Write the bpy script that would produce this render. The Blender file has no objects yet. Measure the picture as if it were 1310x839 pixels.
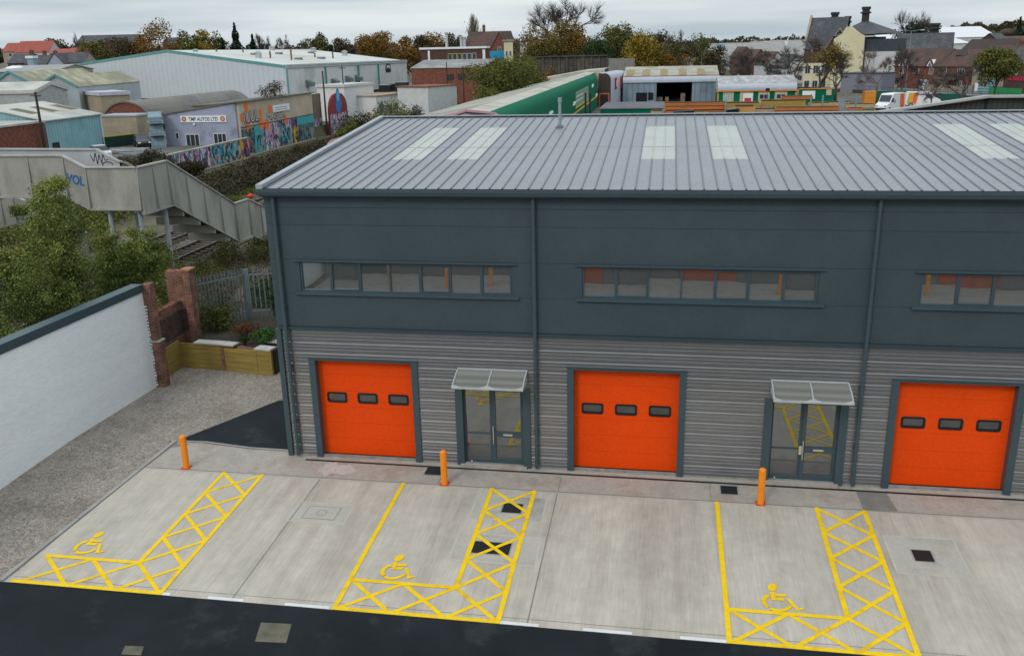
import bpy, math, random
from mathutils import Vector, Matrix
random.seed(7)
PI = math.pi
sc = bpy.context.scene
col = sc.collection

# ------------------------------------------------------------------ camera
CAM = Vector((11.4208, -24.3682, 12.1038)); YAW, PITCH, ROLL, FPX = -0.1740, 0.3020, -0.0226, 1146.9
FW = Vector((math.sin(YAW)*math.cos(PITCH), math.cos(YAW)*math.cos(PITCH), -math.sin(PITCH)))
_r0 = Vector((math.cos(YAW), -math.sin(YAW), 0)); _u0 = _r0.cross(FW)
RT = math.cos(ROLL)*_r0 + math.sin(ROLL)*_u0; UP = -math.sin(ROLL)*_r0 + math.cos(ROLL)*_u0
FH = Vector((FW.x, FW.y, 0)).normalized(); RH = Vector((FH.y, -FH.x, 0))
cd = bpy.data.cameras.new('camera'); cam = bpy.data.objects.new('camera', cd); col.objects.link(cam)
cd.sensor_width = 36; cd.lens = 36*FPX/1310; cd.clip_end = 5000
cam.matrix_world = Matrix(((RT.x, UP.x, -FW.x, CAM.x), (RT.y, UP.y, -FW.y, CAM.y), (RT.z, UP.z, -FW.z, CAM.z), (0, 0, 0, 1)))
sc.camera = cam
# surveying helpers: where a sight line of the reference survey meets a plane of the real place
def ray(px, py): return FW + RT*((px-655)/FPX) - UP*((py-419.5)/FPX)
def G(px, py, z=0.0):
    d = ray(px, py); return CAM + d*((z-CAM.z)/d.z)
S = 0.0452
def GS(px, py):
    d = ray(px, py); return CAM + d*((S*CAM.y-CAM.z)/(d.z-S*d.y))
def YP(px, py, y):
    d = ray(px, py); return CAM + d*((y-CAM.y)/d.y)
def XP(px, py, x):
    d = ray(px, py); return CAM + d*((x-CAM.x)/d.x)
def V(px, py, dist):
    d = ray(px, py); return CAM + d*(dist/d.dot(FH))

# ------------------------------------------------------------------ materials
def nd(nt, t, **k):
    n = nt.nodes.new(t)
    for a, b in k.items(): setattr(n, a, b)
    return n
MATS = {}
def M(name, c, rough=.75, var=.12, scale=1.5, bump=0, bscale=40, metal=0, c2=None, c2amt=.5, stretch=(1, 1, 1), spec=.35, fine=.06, c2scale=.35, bdist=.02):
    if name in MATS: return MATS[name]
    m = bpy.data.materials.new(name); m.use_nodes = True; nt = m.node_tree; L = nt.links.new
    b = nt.nodes['Principled BSDF']; b.inputs['Roughness'].default_value = rough; b.inputs['Metallic'].default_value = metal
    b.inputs['Specular IOR Level'].default_value = spec
    tc = nd(nt, 'ShaderNodeTexCoord'); mp = nd(nt, 'ShaderNodeMapping'); mp.inputs['Scale'].default_value = stretch
    L(tc.outputs['Object'], mp.inputs['Vector'])
    n1 = nd(nt, 'ShaderNodeTexNoise'); n1.inputs['Scale'].default_value = scale; n1.inputs['Detail'].default_value = 6
    n2 = nd(nt, 'ShaderNodeTexNoise'); n2.inputs['Scale'].default_value = scale*14; n2.inputs['Detail'].default_value = 3
    L(mp.outputs[0], n1.inputs['Vector']); L(mp.outputs[0], n2.inputs['Vector'])
    r1 = nd(nt, 'ShaderNodeMapRange'); r1.inputs[1].default_value = .3; r1.inputs[2].default_value = .7; r1.inputs[3].default_value = 1-var; r1.inputs[4].default_value = 1+var
    r2 = nd(nt, 'ShaderNodeMapRange'); r2.inputs[1].default_value = .3; r2.inputs[2].default_value = .7; r2.inputs[3].default_value = 1-fine; r2.inputs[4].default_value = 1+fine
    L(n1.outputs[0], r1.inputs[0]); L(n2.outputs[0], r2.inputs[0])
    mu = nd(nt, 'ShaderNodeMath', operation='MULTIPLY'); L(r1.outputs[0], mu.inputs[0]); L(r2.outputs[0], mu.inputs[1])
    vm = nd(nt, 'ShaderNodeVectorMath', operation='SCALE'); L(mu.outputs[0], vm.inputs['Scale'])
    if c2:
        n3 = nd(nt, 'ShaderNodeTexNoise'); n3.inputs['Scale'].default_value = c2scale; n3.inputs['Detail'].default_value = 8; n3.inputs['Roughness'].default_value = .65
        L(mp.outputs[0], n3.inputs['Vector'])
        r3 = nd(nt, 'ShaderNodeMapRange'); r3.inputs[1].default_value = .62-c2amt*.3; r3.inputs[2].default_value = .72-c2amt*.2
        L(n3.outputs[0], r3.inputs[0])
        mx = nd(nt, 'ShaderNodeMix', data_type='RGBA'); mx.inputs[6].default_value = (*c, 1); mx.inputs[7].default_value = (*c2, 1)
        L(r3.outputs[0], mx.inputs[0]); L(mx.outputs[2], vm.inputs[0])
    else: vm.inputs[0].default_value = c
    L(vm.outputs[0], b.inputs['Base Color'])
    if bump:
        n4 = nd(nt, 'ShaderNodeTexNoise'); n4.inputs['Scale'].default_value = bscale; n4.inputs['Detail'].default_value = 4
        L(mp.outputs[0], n4.inputs['Vector'])
        bp = nd(nt, 'ShaderNodeBump'); bp.inputs['Strength'].default_value = bump; bp.inputs['Distance'].default_value = bdist
        L(n4.outputs[0], bp.inputs['Height']); L(bp.outputs[0], b.inputs['Normal'])
    MATS[name] = m; return m
def leafmat(name, cols, rough=.7):
    if name in MATS: return MATS[name]
    m = bpy.data.materials.new(name); m.use_nodes = True; nt = m.node_tree; L = nt.links.new
    b = nt.nodes['Principled BSDF']; b.inputs['Roughness'].default_value = rough; b.inputs['Specular IOR Level'].default_value = .2
    g = nd(nt, 'ShaderNodeNewGeometry'); tc = nd(nt, 'ShaderNodeTexCoord')
    n1 = nd(nt, 'ShaderNodeTexNoise'); n1.inputs['Scale'].default_value = .45; n1.inputs['Detail'].default_value = 4; L(tc.outputs['Object'], n1.inputs['Vector'])
    ad = nd(nt, 'ShaderNodeMath', operation='MULTIPLY_ADD'); L(n1.outputs[0], ad.inputs[0]); ad.inputs[1].default_value = 1.3; ad.inputs[2].default_value = -.4
    ad2 = nd(nt, 'ShaderNodeMath', operation='MULTIPLY_ADD'); L(g.outputs['Random Per Island'], ad2.inputs[0]); ad2.inputs[1].default_value = .55; L(ad.outputs[0], ad2.inputs[2])
    cr = nd(nt, 'ShaderNodeValToRGB'); L(ad2.outputs[0], cr.inputs[0])
    e = cr.color_ramp.elements; e[0].position = .1; e[0].color = (*cols[0], 1); e[1].position = .9; e[1].color = (*cols[-1], 1)
    for i, c in enumerate(cols[1:-1]): k = e.new(.1+.8*(i+1)/(len(cols)-1)); k.color = (*c, 1)
    L(cr.outputs[0], b.inputs['Base Color']); MATS[name] = m; return m
def brickmat(name, c1, c2, mortar, sc_=1.0, bw=.225, bh=.075, ax='X', msize=.01):
    if name in MATS: return MATS[name]
    m = bpy.data.materials.new(name); m.use_nodes = True; nt = m.node_tree; L = nt.links.new
    b = nt.nodes['Principled BSDF']; b.inputs['Roughness'].default_value = .9; b.inputs['Specular IOR Level'].default_value = .2
    tc = nd(nt, 'ShaderNodeTexCoord'); sp = nd(nt, 'ShaderNodeSeparateXYZ'); cb = nd(nt, 'ShaderNodeCombineXYZ')
    L(tc.outputs['Object'], sp.inputs[0])
    ad = nd(nt, 'ShaderNodeMath', operation='ADD'); L(sp.outputs['X'], ad.inputs[0]); L(sp.outputs['Y'], ad.inputs[1])
    L(ad.outputs[0], cb.inputs[0]); L(sp.outputs['Z'], cb.inputs[1])
    br = nd(nt, 'ShaderNodeTexBrick'); L(cb.outputs[0], br.inputs['Vector'])
    br.inputs['Color1'].default_value = (*c1, 1); br.inputs['Color2'].default_value = (*c2, 1); br.inputs['Mortar'].default_value = (*mortar, 1)
    br.inputs['Scale'].default_value = 1; br.inputs['Brick Width'].default_value = bw*sc_; br.inputs['Row Height'].default_value = bh*sc_; br.inputs['Mortar Size'].default_value = msize
    n = nd(nt, 'ShaderNodeTexNoise'); n.inputs['Scale'].default_value = 3; n.inputs['Detail'].default_value = 8; L(tc.outputs['Object'], n.inputs['Vector'])
    r = nd(nt, 'ShaderNodeMapRange'); r.inputs[1].default_value = .3; r.inputs[2].default_value = .7; r.inputs[3].default_value = .6; r.inputs[4].default_value = 1.35; L(n.outputs[0], r.inputs[0])
    vm = nd(nt, 'ShaderNodeVectorMath', operation='SCALE'); L(br.outputs[0], vm.inputs[0]); L(r.outputs[0], vm.inputs['Scale']); L(vm.outputs[0], b.inputs['Base Color'])
    bp = nd(nt, 'ShaderNodeBump'); bp.inputs['Strength'].default_value = .4; bp.inputs['Distance'].default_value = .01; L(br.outputs['Fac'], bp.inputs['Height']); bp.invert = True; L(bp.outputs[0], b.inputs['Normal'])
    MATS[name] = m; return m
def wavemat(name, c, dark=.75, pitch=.3, rough=.6, axis='H', var=.1, c2=None, c2amt=.4, bump=.5, c2scale=.25):
    """ribbed sheet: ribs run vertically on walls (axis H), along slope lines otherwise"""
    if name in MATS: return MATS[name]
    m = M(name, c, rough, var, .6, c2=c2, c2amt=c2amt, c2scale=c2scale); nt = m.node_tree; L = nt.links.new
    b = nt.nodes['Principled BSDF']; src = b.inputs['Base Color'].links[0].from_socket
    tc = nd(nt, 'ShaderNodeTexCoord'); sp = nd(nt, 'ShaderNodeSeparateXYZ'); L(tc.outputs['Object'], sp.inputs[0])
    if axis == 'H':
        v = nd(nt, 'ShaderNodeMath', operation='ADD'); L(sp.outputs['X'], v.inputs[0]); L(sp.outputs['Y'], v.inputs[1]); v = v.outputs[0]
    else: v = sp.outputs[axis]
    mm = nd(nt, 'ShaderNodeMath', operation='MULTIPLY'); L(v, mm.inputs[0]); mm.inputs[1].default_value = 2*PI/pitch
    si = nd(nt, 'ShaderNodeMath', operation='SINE'); L(mm.outputs[0], si.inputs[0])
    r = nd(nt, 'ShaderNodeMapRange'); r.inputs[1].default_value = -.8; r.inputs[2].default_value = -.2; r.inputs[3].default_value = dark; r.inputs[4].default_value = 1; L(si.outputs[0], r.inputs[0])
    vm = nd(nt, 'ShaderNodeVectorMath', operation='SCALE'); L(src, vm.inputs[0]); L(r.outputs[0], vm.inputs['Scale']); L(vm.outputs[0], b.inputs['Base Color'])
    bp = nd(nt, 'ShaderNodeBump'); bp.inputs['Strength'].default_value = bump; bp.inputs['Distance'].default_value = .03; L(si.outputs[0], bp.inputs['Height']); L(bp.outputs[0], b.inputs['Normal'])
    return m
def graffmat(name, cols, scale=1.2):
    if name in MATS: return MATS[name]
    m = bpy.data.materials.new(name); m.use_nodes = True; nt = m.node_tree; L = nt.links.new
    b = nt.nodes['Principled BSDF']; b.inputs['Roughness'].default_value = .85
    tc = nd(nt, 'ShaderNodeTexCoord'); mp = nd(nt, 'ShaderNodeMapping'); mp.inputs['Scale'].default_value = (1, 1, .55); L(tc.outputs['Object'], mp.inputs[0])
    n = nd(nt, 'ShaderNodeTexNoise'); n.inputs['Scale'].default_value = 1.4; n.inputs['Detail'].default_value = 2; L(mp.outputs[0], n.inputs['Vector'])
    vm = nd(nt, 'ShaderNodeVectorMath', operation='MULTIPLY_ADD'); L(n.outputs['Color'], vm.inputs[0]); vm.inputs[1].default_value = (1.4, 1.4, 1.4); L(mp.outputs[0], vm.inputs[2])
    vo = nd(nt, 'ShaderNodeTexVoronoi'); vo.inputs['Scale'].default_value = scale*1.5; L(vm.outputs[0], vo.inputs['Vector'])
    sp = nd(nt, 'ShaderNodeSeparateXYZ'); L(vo.outputs['Color'], sp.inputs[0])
    cr = nd(nt, 'ShaderNodeValToRGB'); cr.color_ramp.interpolation = 'CONSTANT'; L(sp.outputs[0], cr.inputs[0])
    e = cr.color_ramp.elements; e[0].position = 0; e[0].color = (*cols[0], 1); e[1].position = 1/len(cols); e[1].color = (*cols[1], 1)
    for i, c in enumerate(cols[2:]): k = e.new((i+2)/len(cols)); k.color = (*c, 1)
    v2 = nd(nt, 'ShaderNodeTexVoronoi', feature='DISTANCE_TO_EDGE'); v2.inputs['Scale'].default_value = scale*.8; L(vm.outputs[0], v2.inputs['Vector'])
    r = nd(nt, 'ShaderNodeMapRange'); r.inputs[1].default_value = .03; r.inputs[2].default_value = .07; r.inputs[3].default_value = .12; r.inputs[4].default_value = 1; L(v2.outputs[0], r.inputs[0])
    v = nd(nt, 'ShaderNodeVectorMath', operation='SCALE'); L(cr.outputs[0], v.inputs[0]); L(r.outputs[0], v.inputs['Scale']); L(v.outputs[0], b.inputs['Base Color'])
    MATS[name] = m; return m
def glassmat(name, tint=(.03, .035, .04), refl=.45, rc=(.8, .85, .88), rough=.015):
    if name in MATS: return MATS[name]
    m = bpy.data.materials.new(name); m.use_nodes = True; nt = m.node_tree; L = nt.links.new
    nt.nodes.remove(nt.nodes['Principled BSDF']); out = nt.nodes['Material Output']
    d = nd(nt, 'ShaderNodeBsdfDiffuse'); d.inputs[0].default_value = (*tint, 1); g = nd(nt, 'ShaderNodeBsdfGlossy'); g.inputs['Roughness'].default_value = rough; g.inputs[0].default_value = (*rc, 1)
    fr = nd(nt, 'ShaderNodeFresnel'); fr.inputs[0].default_value = 1.5
    mr = nd(nt, 'ShaderNodeMapRange'); L(fr.outputs[0], mr.inputs[0]); mr.inputs[3].default_value = refl; mr.inputs[4].default_value = 1
    n = nd(nt, 'ShaderNodeTexNoise'); n.inputs['Scale'].default_value = .9; tc = nd(nt, 'ShaderNodeTexCoord'); L(tc.outputs['Object'], n.inputs['Vector'])
    bp = nd(nt, 'ShaderNodeBump'); bp.inputs['Strength'].default_value = .06; bp.inputs['Distance'].default_value = .02; L(n.outputs[0], bp.inputs['Height']); L(bp.outputs[0], g.inputs['Normal'])
    mx = nd(nt, 'ShaderNodeMixShader'); L(mr.outputs[0], mx.inputs[0]); L(d.outputs[0], mx.inputs[1]); L(g.outputs[0], mx.inputs[2]); L(mx.outputs[0], out.inputs[0])
    MATS[name] = m; return m

# ------------------------------------------------------------------ mesh builder
ORG = {}
class MB:
    def __init__(s, T=None): s.v = []; s.f = []; s.T = T
    def add(s, vs, fs):
        k = len(s.v)
        for p in vs:
            p = Vector(p); s.v.append(s.T @ p if s.T else p)
        s.f += [tuple(i+k for i in f) for f in fs]; return s
    def box(s, x0, x1, y0, y1, z0, z1):
        return s.add([(x0,y0,z0),(x1,y0,z0),(x1,y1,z0),(x0,y1,z0),(x0,y0,z1),(x1,y0,z1),(x1,y1,z1),(x0,y1,z1)],
                     [(0,3,2,1),(4,5,6,7),(0,1,5,4),(1,2,6,5),(2,3,7,6),(3,0,4,7)])
    def poly(s, pts): return s.add(pts, [tuple(range(len(pts)))])
    def prism(s, pts, off):
        off = Vector(off); n = len(pts); a = [Vector(p) for p in pts]
        return s.add(a+[p+off for p in a], [tuple(range(n))[::-1], tuple(range(n, 2*n))]+[(i,(i+1)%n,(i+1)%n+n,i+n) for i in range(n)])
    def sweep(s, prof, off):   # open profile pulled along off
        off = Vector(off); n = len(prof); a = [Vector(p) for p in prof]
        return s.add(a+[p+off for p in a], [(i,i+1,i+1+n,i+n) for i in range(n-1)])
    def tube(s, p0, p1, r0, r1=None, n=8, cap=True):
        r1 = r0 if r1 is None else r1; p0 = Vector(p0); p1 = Vector(p1); d = (p1-p0)
        if d.length < 1e-6: return s
        d.normalize(); a = d.orthogonal().normalized(); b = d.cross(a); vs = []
        for p, r in ((p0, r0), (p1, r1)):
            for i in range(n): t = 2*PI*i/n; vs.append(p+(a*math.cos(t)+b*math.sin(t))*r)
        fs = [(i,(i+1)%n,(i+1)%n+n,i+n) for i in range(n)]
        if cap: fs += [tuple(range(n))[::-1], tuple(range(n, 2*n))]
        return s.add(vs, fs)
    def bar(s, p0, p1, w, h, up=(0,0,1)):  # rectangular bar, w sideways, h along up
        p0 = Vector(p0); p1 = Vector(p1); d = (p1-p0).normalized(); up = Vector(up); sd = d.cross(up).normalized(); u = sd.cross(d)
        vs = [p+sd*(w/2*i)+u*(h/2*j) for p in (p0, p1) for i, j in ((-1,-1),(1,-1),(1,1),(-1,1))]
        return s.add(vs, [(0,1,2,3),(7,6,5,4),(0,4,5,1),(1,5,6,2),(2,6,7,3),(3,7,4,0)])
    def blob(s, c, r, n=10, m=7, squash=1, jit=0):
        c = Vector(c); vs = []
        for j in range(m+1):
            ph = PI*j/m
            for i in range(n):
                t = 2*PI*i/n; q = 1+random.uniform(-jit, jit)
                vs.append(c+Vector((math.cos(t)*math.sin(ph)*r*q, math.sin(t)*math.sin(ph)*r*q, math.cos(ph)*r*squash*q)))
        return s.add(vs, [(j*n+i, (j+1)*n+i, (j+1)*n+(i+1)%n, j*n+(i+1)%n) for j in range(m) for i in range(n)])
    def leaf(s, c, size, flat=0):
        a = Vector((random.gauss(0,1), random.gauss(0,1), random.gauss(0,1))).normalized()
        b = a.cross(Vector((random.gauss(0,1), random.gauss(0,1), random.gauss(0,1)))).normalized()
        w = size*random.uniform(.6, 1.2); h = w*random.uniform(.4, .75); k = len(s.v); c = Vector(c)
        s.v += [c-a*w*.5, c+b*h*.5-a*w*.05, c+a*w*.5, c-b*h*.5+a*w*.05]; s.f.append((k, k+1, k+2, k+3))
    def build(s, name, mat, parent=None, smooth=False, loc=None):
        o0 = Vector((0,0,0))
        if parent is not None: o0 = ORG.get(parent.name, o0)
        elif loc is not None: o0 = Vector(loc)
        me = bpy.data.meshes.new(name); me.from_pydata([tuple(v-o0) for v in s.v], [], s.f); me.update()
        if mat: me.materials.append(mat)
        if smooth:
            for p in me.polygons: p.use_smooth = True
        o = bpy.data.objects.new(name, me); col.objects.link(o); ORG[o.name] = o0
        if parent is not None: o.parent = parent
        elif loc is not None: o.location = o0
        return o
def tag(o, label=None, cat=None, group=None, kind=None):
    if label: o['label'] = label
    if cat: o['category'] = cat
    if group: o['group'] = group
    if kind: o['kind'] = kind
    return o
def thing(name, label, cat, loc=(0,0,0), group=None):
    o = bpy.data.objects.new(name, None); col.objects.link(o); o.location = loc; o.empty_display_size = .2
    ORG[o.name] = Vector(loc); return tag(o, label, cat, group)
def structure(name, mb, mat, label=None): return tag(mb.build(name, mat), label, None, None, 'structure')
def copy_tree(o, parent=None):
    c = o.copy(); col.objects.link(c); c.parent = parent
    ORG[c.name] = ORG.get(o.name, Vector())
    for ch in list(o.children): copy_tree(ch, c)
    return c
def textmesh(name, body, size, mat, parent, origin, xdir, updir, extr=.01, bold=0, align='LEFT', sx=1):
    cu = bpy.data.curves.new(name, 'FONT'); cu.body = body; cu.size = size; cu.extrude = extr; cu.offset = bold; cu.align_x = align
    t = bpy.data.objects.new(name, cu); col.objects.link(t); dg = bpy.context.evaluated_depsgraph_get(); me = bpy.data.meshes.new_from_object(t.evaluated_get(dg))
    bpy.data.objects.remove(t); xd = Vector(xdir).normalized(); ud = Vector(updir).normalized(); n = xd.cross(ud); o0 = ORG.get(parent.name, Vector())
    og = Vector(origin)
    for v in me.vertices: v.co = og+xd*v.co.x*sx+ud*v.co.y+n*v.co.z-o0
    me.materials.clear(); me.materials.append(mat); o = bpy.data.objects.new(name, me); col.objects.link(o); o.parent = parent; ORG[o.name] = o0; return o
def sstep(a, b, t): t = max(0, min(1, (t-a)/(b-a))); return t*t*(3-2*t)
def H(x, y):  # lie of the land
    if y < -7.3: return -.33+.012*max(y+7.3, -60)
    if y < 0: return S*y
    z = 0
    if x < -40.5: z = 1.5*sstep(44, 56, y)
    elif x > -26: z = 1.2*sstep(45, 100, y)*sstep(-26, -16, x)
    if y > 200: z = max(z, 1.2*sstep(200, 260, y))
    return z
def B(p, x=None): return Vector((p.x, p.y, H(p.x, p.y)))

# ------------------------------------------------------------------ common materials
m_slate = M('slate_paint', (.043,.065,.077), .5, .05, .8, spec=.4, bump=.15, bscale=60, bdist=.003)
m_slate2 = M('slate_trim', (.047, .078, .093), .4, .05, .8, spec=.45)
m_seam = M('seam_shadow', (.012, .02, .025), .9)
m_clad = M('grey_cladding', (.235,.233,.24), .27, .04, .5, metal=.6, fine=.03)
m_orange = M('orange_door', (.80,.066,.002), .5, .04, .8, spec=.18)
m_bollard = M('orange_bollard', (.93,.27,.008), .4, .05, 3, spec=.4)
m_boltplate = M('bollard_plate', (.6, .08, .01), .6)
m_roof = M('roof_sheet', (.25,.254,.276), .45, .05, .5, spec=.35, c2=(.25,.252,.28), c2amt=.6)
m_rib = M('roof_rib_side', (.17,.18,.205), .5, .05)
m_black = M('black_plastic', (.012, .013, .015), .4)
m_white = M('white_paint', (.72, .75, .78), .7, .05, .8)
m_dark = M('dark_interior', (.01, .01, .011), .9)
m_yel = M('yellow_line', (.92,.60,.003), .75, .04, 2, fine=.08, c2=(.74, .45, .02), c2amt=.3, c2scale=2.5)
m_wline = M('white_line', (.7, .7, .7), .8, .08, 3)
m_glass = glassmat('window_glass', (.075,.078,.075), .34)
m_glass2 = glassmat('door_glass', (.035,.033,.032), .26)
m_farglass = M('far_glass', (.03, .035, .045), .2, .2, 2, spec=.6)
m_steel = M('galvanised', (.30, .34, .37), .45, .1, 3, metal=.4)
m_chrome = M('polished_steel', (.7, .72, .72), .25, .03, metal=.8)
# ------------------------------------------------------------------ world and sun
w = bpy.data.worlds.new('World'); sc.world = w; w.use_nodes = True; nt = w.node_tree; L = nt.links.new
bg = nt.nodes['Background']; sky = nd(nt, 'ShaderNodeTexSky', sky_type='NISHITA'); sky.sun_disc = False
sky.sun_elevation = math.radians(38); sky.sun_rotation = math.radians(205); sky.air_density = 1.5; sky.dust_density = 3
tc = nd(nt, 'ShaderNodeTexCoord'); sp = nd(nt, 'ShaderNodeSeparateXYZ'); L(tc.outputs['Generated'], sp.inputs[0])
mp = nd(nt, 'ShaderNodeMapping'); mp.inputs['Scale'].default_value = (1.6, 1.6, 22); L(tc.outputs['Generated'], mp.inputs[0])
n1 = nd(nt, 'ShaderNodeTexNoise'); n1.inputs['Scale'].default_value = 1.3; n1.inputs['Detail'].default_value = 5; n1.inputs['Roughness'].default_value = .5; L(mp.outputs[0], n1.inputs['Vector'])
cr = nd(nt, 'ShaderNodeValToRGB'); L(n1.outputs[0], cr.inputs[0]); e = cr.color_ramp.elements
e[0].position = .36; e[0].color = (5.0, 5.95, 6.6, 1); e[1].position = .62; e[1].color = (8.1, 8.7, 8.95, 1)
# brighter overhead, as an overcast sky is
mr = nd(nt, 'ShaderNodeMapRange'); mr.inputs[1].default_value = 0; mr.inputs[2].default_value = .9; mr.inputs[3].default_value = 1.0; mr.inputs[4].default_value = 1.75; L(sp.outputs['Z'], mr.inputs[0])
vs = nd(nt, 'ShaderNodeVectorMath', operation='SCALE'); L(cr.outputs[0], vs.inputs[0]); L(mr.outputs[0], vs.inputs['Scale'])
mx = nd(nt, 'ShaderNodeMix', data_type='RGBA'); mx.inputs[0].default_value = .9; L(sky.outputs[0], mx.inputs[6]); L(vs.outputs[0], mx.inputs[7])
L(mx.outputs[2], bg.inputs[0]); bg.inputs[1].default_value = .1
sl = bpy.data.lights.new('sun', 'SUN'); sl.energy = .9; sl.angle = math.radians(14); sl.color = (1, .96, .9)
so = bpy.data.objects.new('sun', sl); col.objects.link(so)
az, el = math.radians(205), math.radians(38)
sd = Vector((math.sin(az)*math.cos(el), math.cos(az)*math.cos(el), math.sin(el))); so.rotation_euler = sd.to_track_quat('Z', 'Y').to_euler()
sc.view_settings.view_transform = 'Standard'; sc.view_settings.look = 'None'; sc.view_settings.exposure = 0

# ------------------------------------------------------------------ ground
m_grass = M('rough_ground', (.075, .085, .035), .95, .3, .5, bump=.5, bscale=6, c2=(.13, .105, .07), c2amt=.8, bdist=.1)
mb = MB()
xs = [-2500,-1200,-600,-400,-300,-220,-160,-120,-90,-70,-60,-50,-44,-41.0,-40.3,-36,-30,-26,-23,-20,-16,-12,-8.2,-4.6,0,10,21,30,45,60,80,110,150,200,300,500,900,2500]
ys = [-2500,-600,-200,-100,-60,-40,-30,-20,-12,-7.3,-4,0,5,12,20,30,38,42,46,50,55,60,65,70,75,80,85,90,95,100,110,130,160,200,215,230,245,260,300,400,600,1000,1500,3500]
mb.add([(x, y, H(x, y)-.07) for y in ys for x in xs], [(j*len(xs)+i, j*len(xs)+i+1, (j+1)*len(xs)+i+1, (j+1)*len(xs)+i) for j in range(len(ys)-1) for i in range(len(xs)-1)])
structure('ground', mb, m_grass)
# tarmac road in front
m_tar = M('fresh_asphalt', (.0085,.0115,.0145), .8, .12, 1.2, bump=.4, bscale=160, c2=(.028, .034, .036), c2amt=.18, c2scale=.5, spec=.25, bdist=.004)
mb = MB(); mb.add([(-60,-7.3,H(0,-7.31)), (60,-7.3,H(0,-7.31)), (60,-20,H(0,-20)), (-60,-20,H(0,-20))], [(0,3,2,1)])
structure('road', mb, m_tar)
# concrete apron: brushed slabs with joints
m_conc = M('brushed_concrete', (.50,.452,.385), .85, .055, .6, bump=.15, bscale=90, stretch=(2.6,.18,1), c2=(.43,.38,.32), c2amt=.5, c2scale=.7, fine=.075, bdist=.004)
m_conc2 = M('footway_concrete', (.43,.39,.34), .85, .12, .8, bump=.15, bscale=60, c2=(.29, .24, .20), c2amt=.5, c2scale=.8, fine=.08, bdist=.004)
m_joint = M('concrete_joint', (.24, .225, .20), .9, .15, 3)
m_patch = M('concrete_surround', (.46,.43,.375), .85, .08, 1, bump=.1, bscale=60, c2=(.30, .29, .27), c2amt=.3, bdist=.004)
def blotch(m, scale, lo, hi):
    nt = m.node_tree; b = nt.nodes['Principled BSDF']; s0 = b.inputs['Base Color'].links[0].from_socket; tc = nd(nt, 'ShaderNodeTexCoord')
    n = nd(nt, 'ShaderNodeTexNoise'); n.inputs['Scale'].default_value = scale; n.inputs['Detail'].default_value = 7; n.inputs['Roughness'].default_value = .6; nt.links.new(tc.outputs['Object'], n.inputs['Vector'])
    r = nd(nt, 'ShaderNodeMapRange'); r.inputs[1].default_value = .35; r.inputs[2].default_value = .65; r.inputs[3].default_value = lo; r.inputs[4].default_value = hi; nt.links.new(n.outputs[0], r.inputs[0])
    v = nd(nt, 'ShaderNodeVectorMath', operation='SCALE'); nt.links.new(s0, v.inputs[0]); nt.links.new(r.outputs[0], v.inputs['Scale']); nt.links.new(v.outputs[0], b.inputs['Base Color'])
blotch(m_tar, .35, .7, 1.5); blotch(m_tar, 60, .7, 1.4); blotch(m_conc2, .8, .85, 1.1); blotch(m_yel, 6, .9, 1.03); blotch(m_slate, .5, .93, 1.07)
def sheet(x0, x1, y0, y1, dz=0.0, mb=None, nx=1):
    mb = mb or MB(); return mb.add([(x0,y0,H(x0,y0)+dz),(x1,y0,H(x1,y0)+dz),(x1,y1,H(x1,y1)+dz),(x0,y1,H(x0,y1)+dz)], [(0,1,2,3)])
mb = MB(); e0 = -7.295
mb.add([(-4.62,e0,S*e0),(30,e0,S*e0),(30,-1.36,-S*1.36),(-4.3,-1.36,-S*1.36)], [(0,1,2,3)]); blotch(m_conc, .55, .92, 1.06); blotch(m_conc, 2.6, .93, 1.05); structure('concrete_apron', mb, m_conc)
mb = MB(); mb.add([(-4.3,-1.345,-S*1.345),(30,-1.345,-S*1.345),(30,0.3,.0),(.0,.3,.0),(-.05,.15,.0),(-1.6,.18,0),(-3.2,.42,0),(-4.18,.38,.0)], [tuple(range(8))]); structure('footway', mb, m_conc2)
mb = MB()
def gline(x0, y0, x1, y1, wd, dz, mb):
    a = Vector((x0,y0,0)); b = Vector((x1,y1,0)); n = (b-a).normalized(); n = Vector((-n.y, n.x, 0))*(wd/2)
    P = [a-n, b-n, b+n, a+n]; return mb.add([(p.x, p.y, H(p.x, min(p.y, 0) if p.y > -7.3 else -7.299)+dz) for p in P], [(0,1,2,3)])
gline(-4.3,-1.352,30,-1.352,.05,.003,mb)
for x in (1.45, 8.6, 21.6): gline(x,-7.2,x,-1.4,.035,.003,mb)
for x in (1.45, 5.05, 8.6, 12.9, 17.4): gline(x,-1.32,x,-.3,.02,.003,mb)
gline(-4.5,-7.05,30,-7.05,.02,.003,mb)
structure('concrete_joints', mb, m_joint)
mb = MB()
for x in (1.62, 1.28): gline(x,-7.2,x,-1.42,.06,.0035,mb)
m_lip = M('light_cement', (.44, .42, .38), .9, .1, 2)
gline(-4.3,-1.43,30,-1.43,.05,.0035,mb); structure('cement_edges', mb, m_lip)
# pale cement spill and darker repair patch
mb = MB()
def rough_patch(cx, cy, rx, ry, n, dz, mb, jit=.25):
    pts = []
    for i in range(n):
        t = 2*PI*i/n; q = 1+random.uniform(-jit, jit); x = cx+math.cos(t)*rx*q; y = cy+math.sin(t)*ry*q; pts.append((x, y, H(x, y)+dz))
    mb.poly(pts)
rough_patch(1.5,-.75,.28,.42,22,.004,mb); rough_patch(2.0,-.8,.33,.32,22,.0045,mb)
structure('cement_spill', mb, M('pale_cement', (.50,.44,.40), .9, .1, 3))
mb = MB(); mb.add([(16.95,-.35,-S*.35+.004),(17.75,-.35,-S*.35+.004),(17.85,-1.32,-S*1.32+.004),(16.95,-1.32,-S*1.32+.004)], [(3,2,1,0)]); structure('repair_patch', mb, M('grey_patch', (.20,.19,.17), .9, .2, 2))
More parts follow.
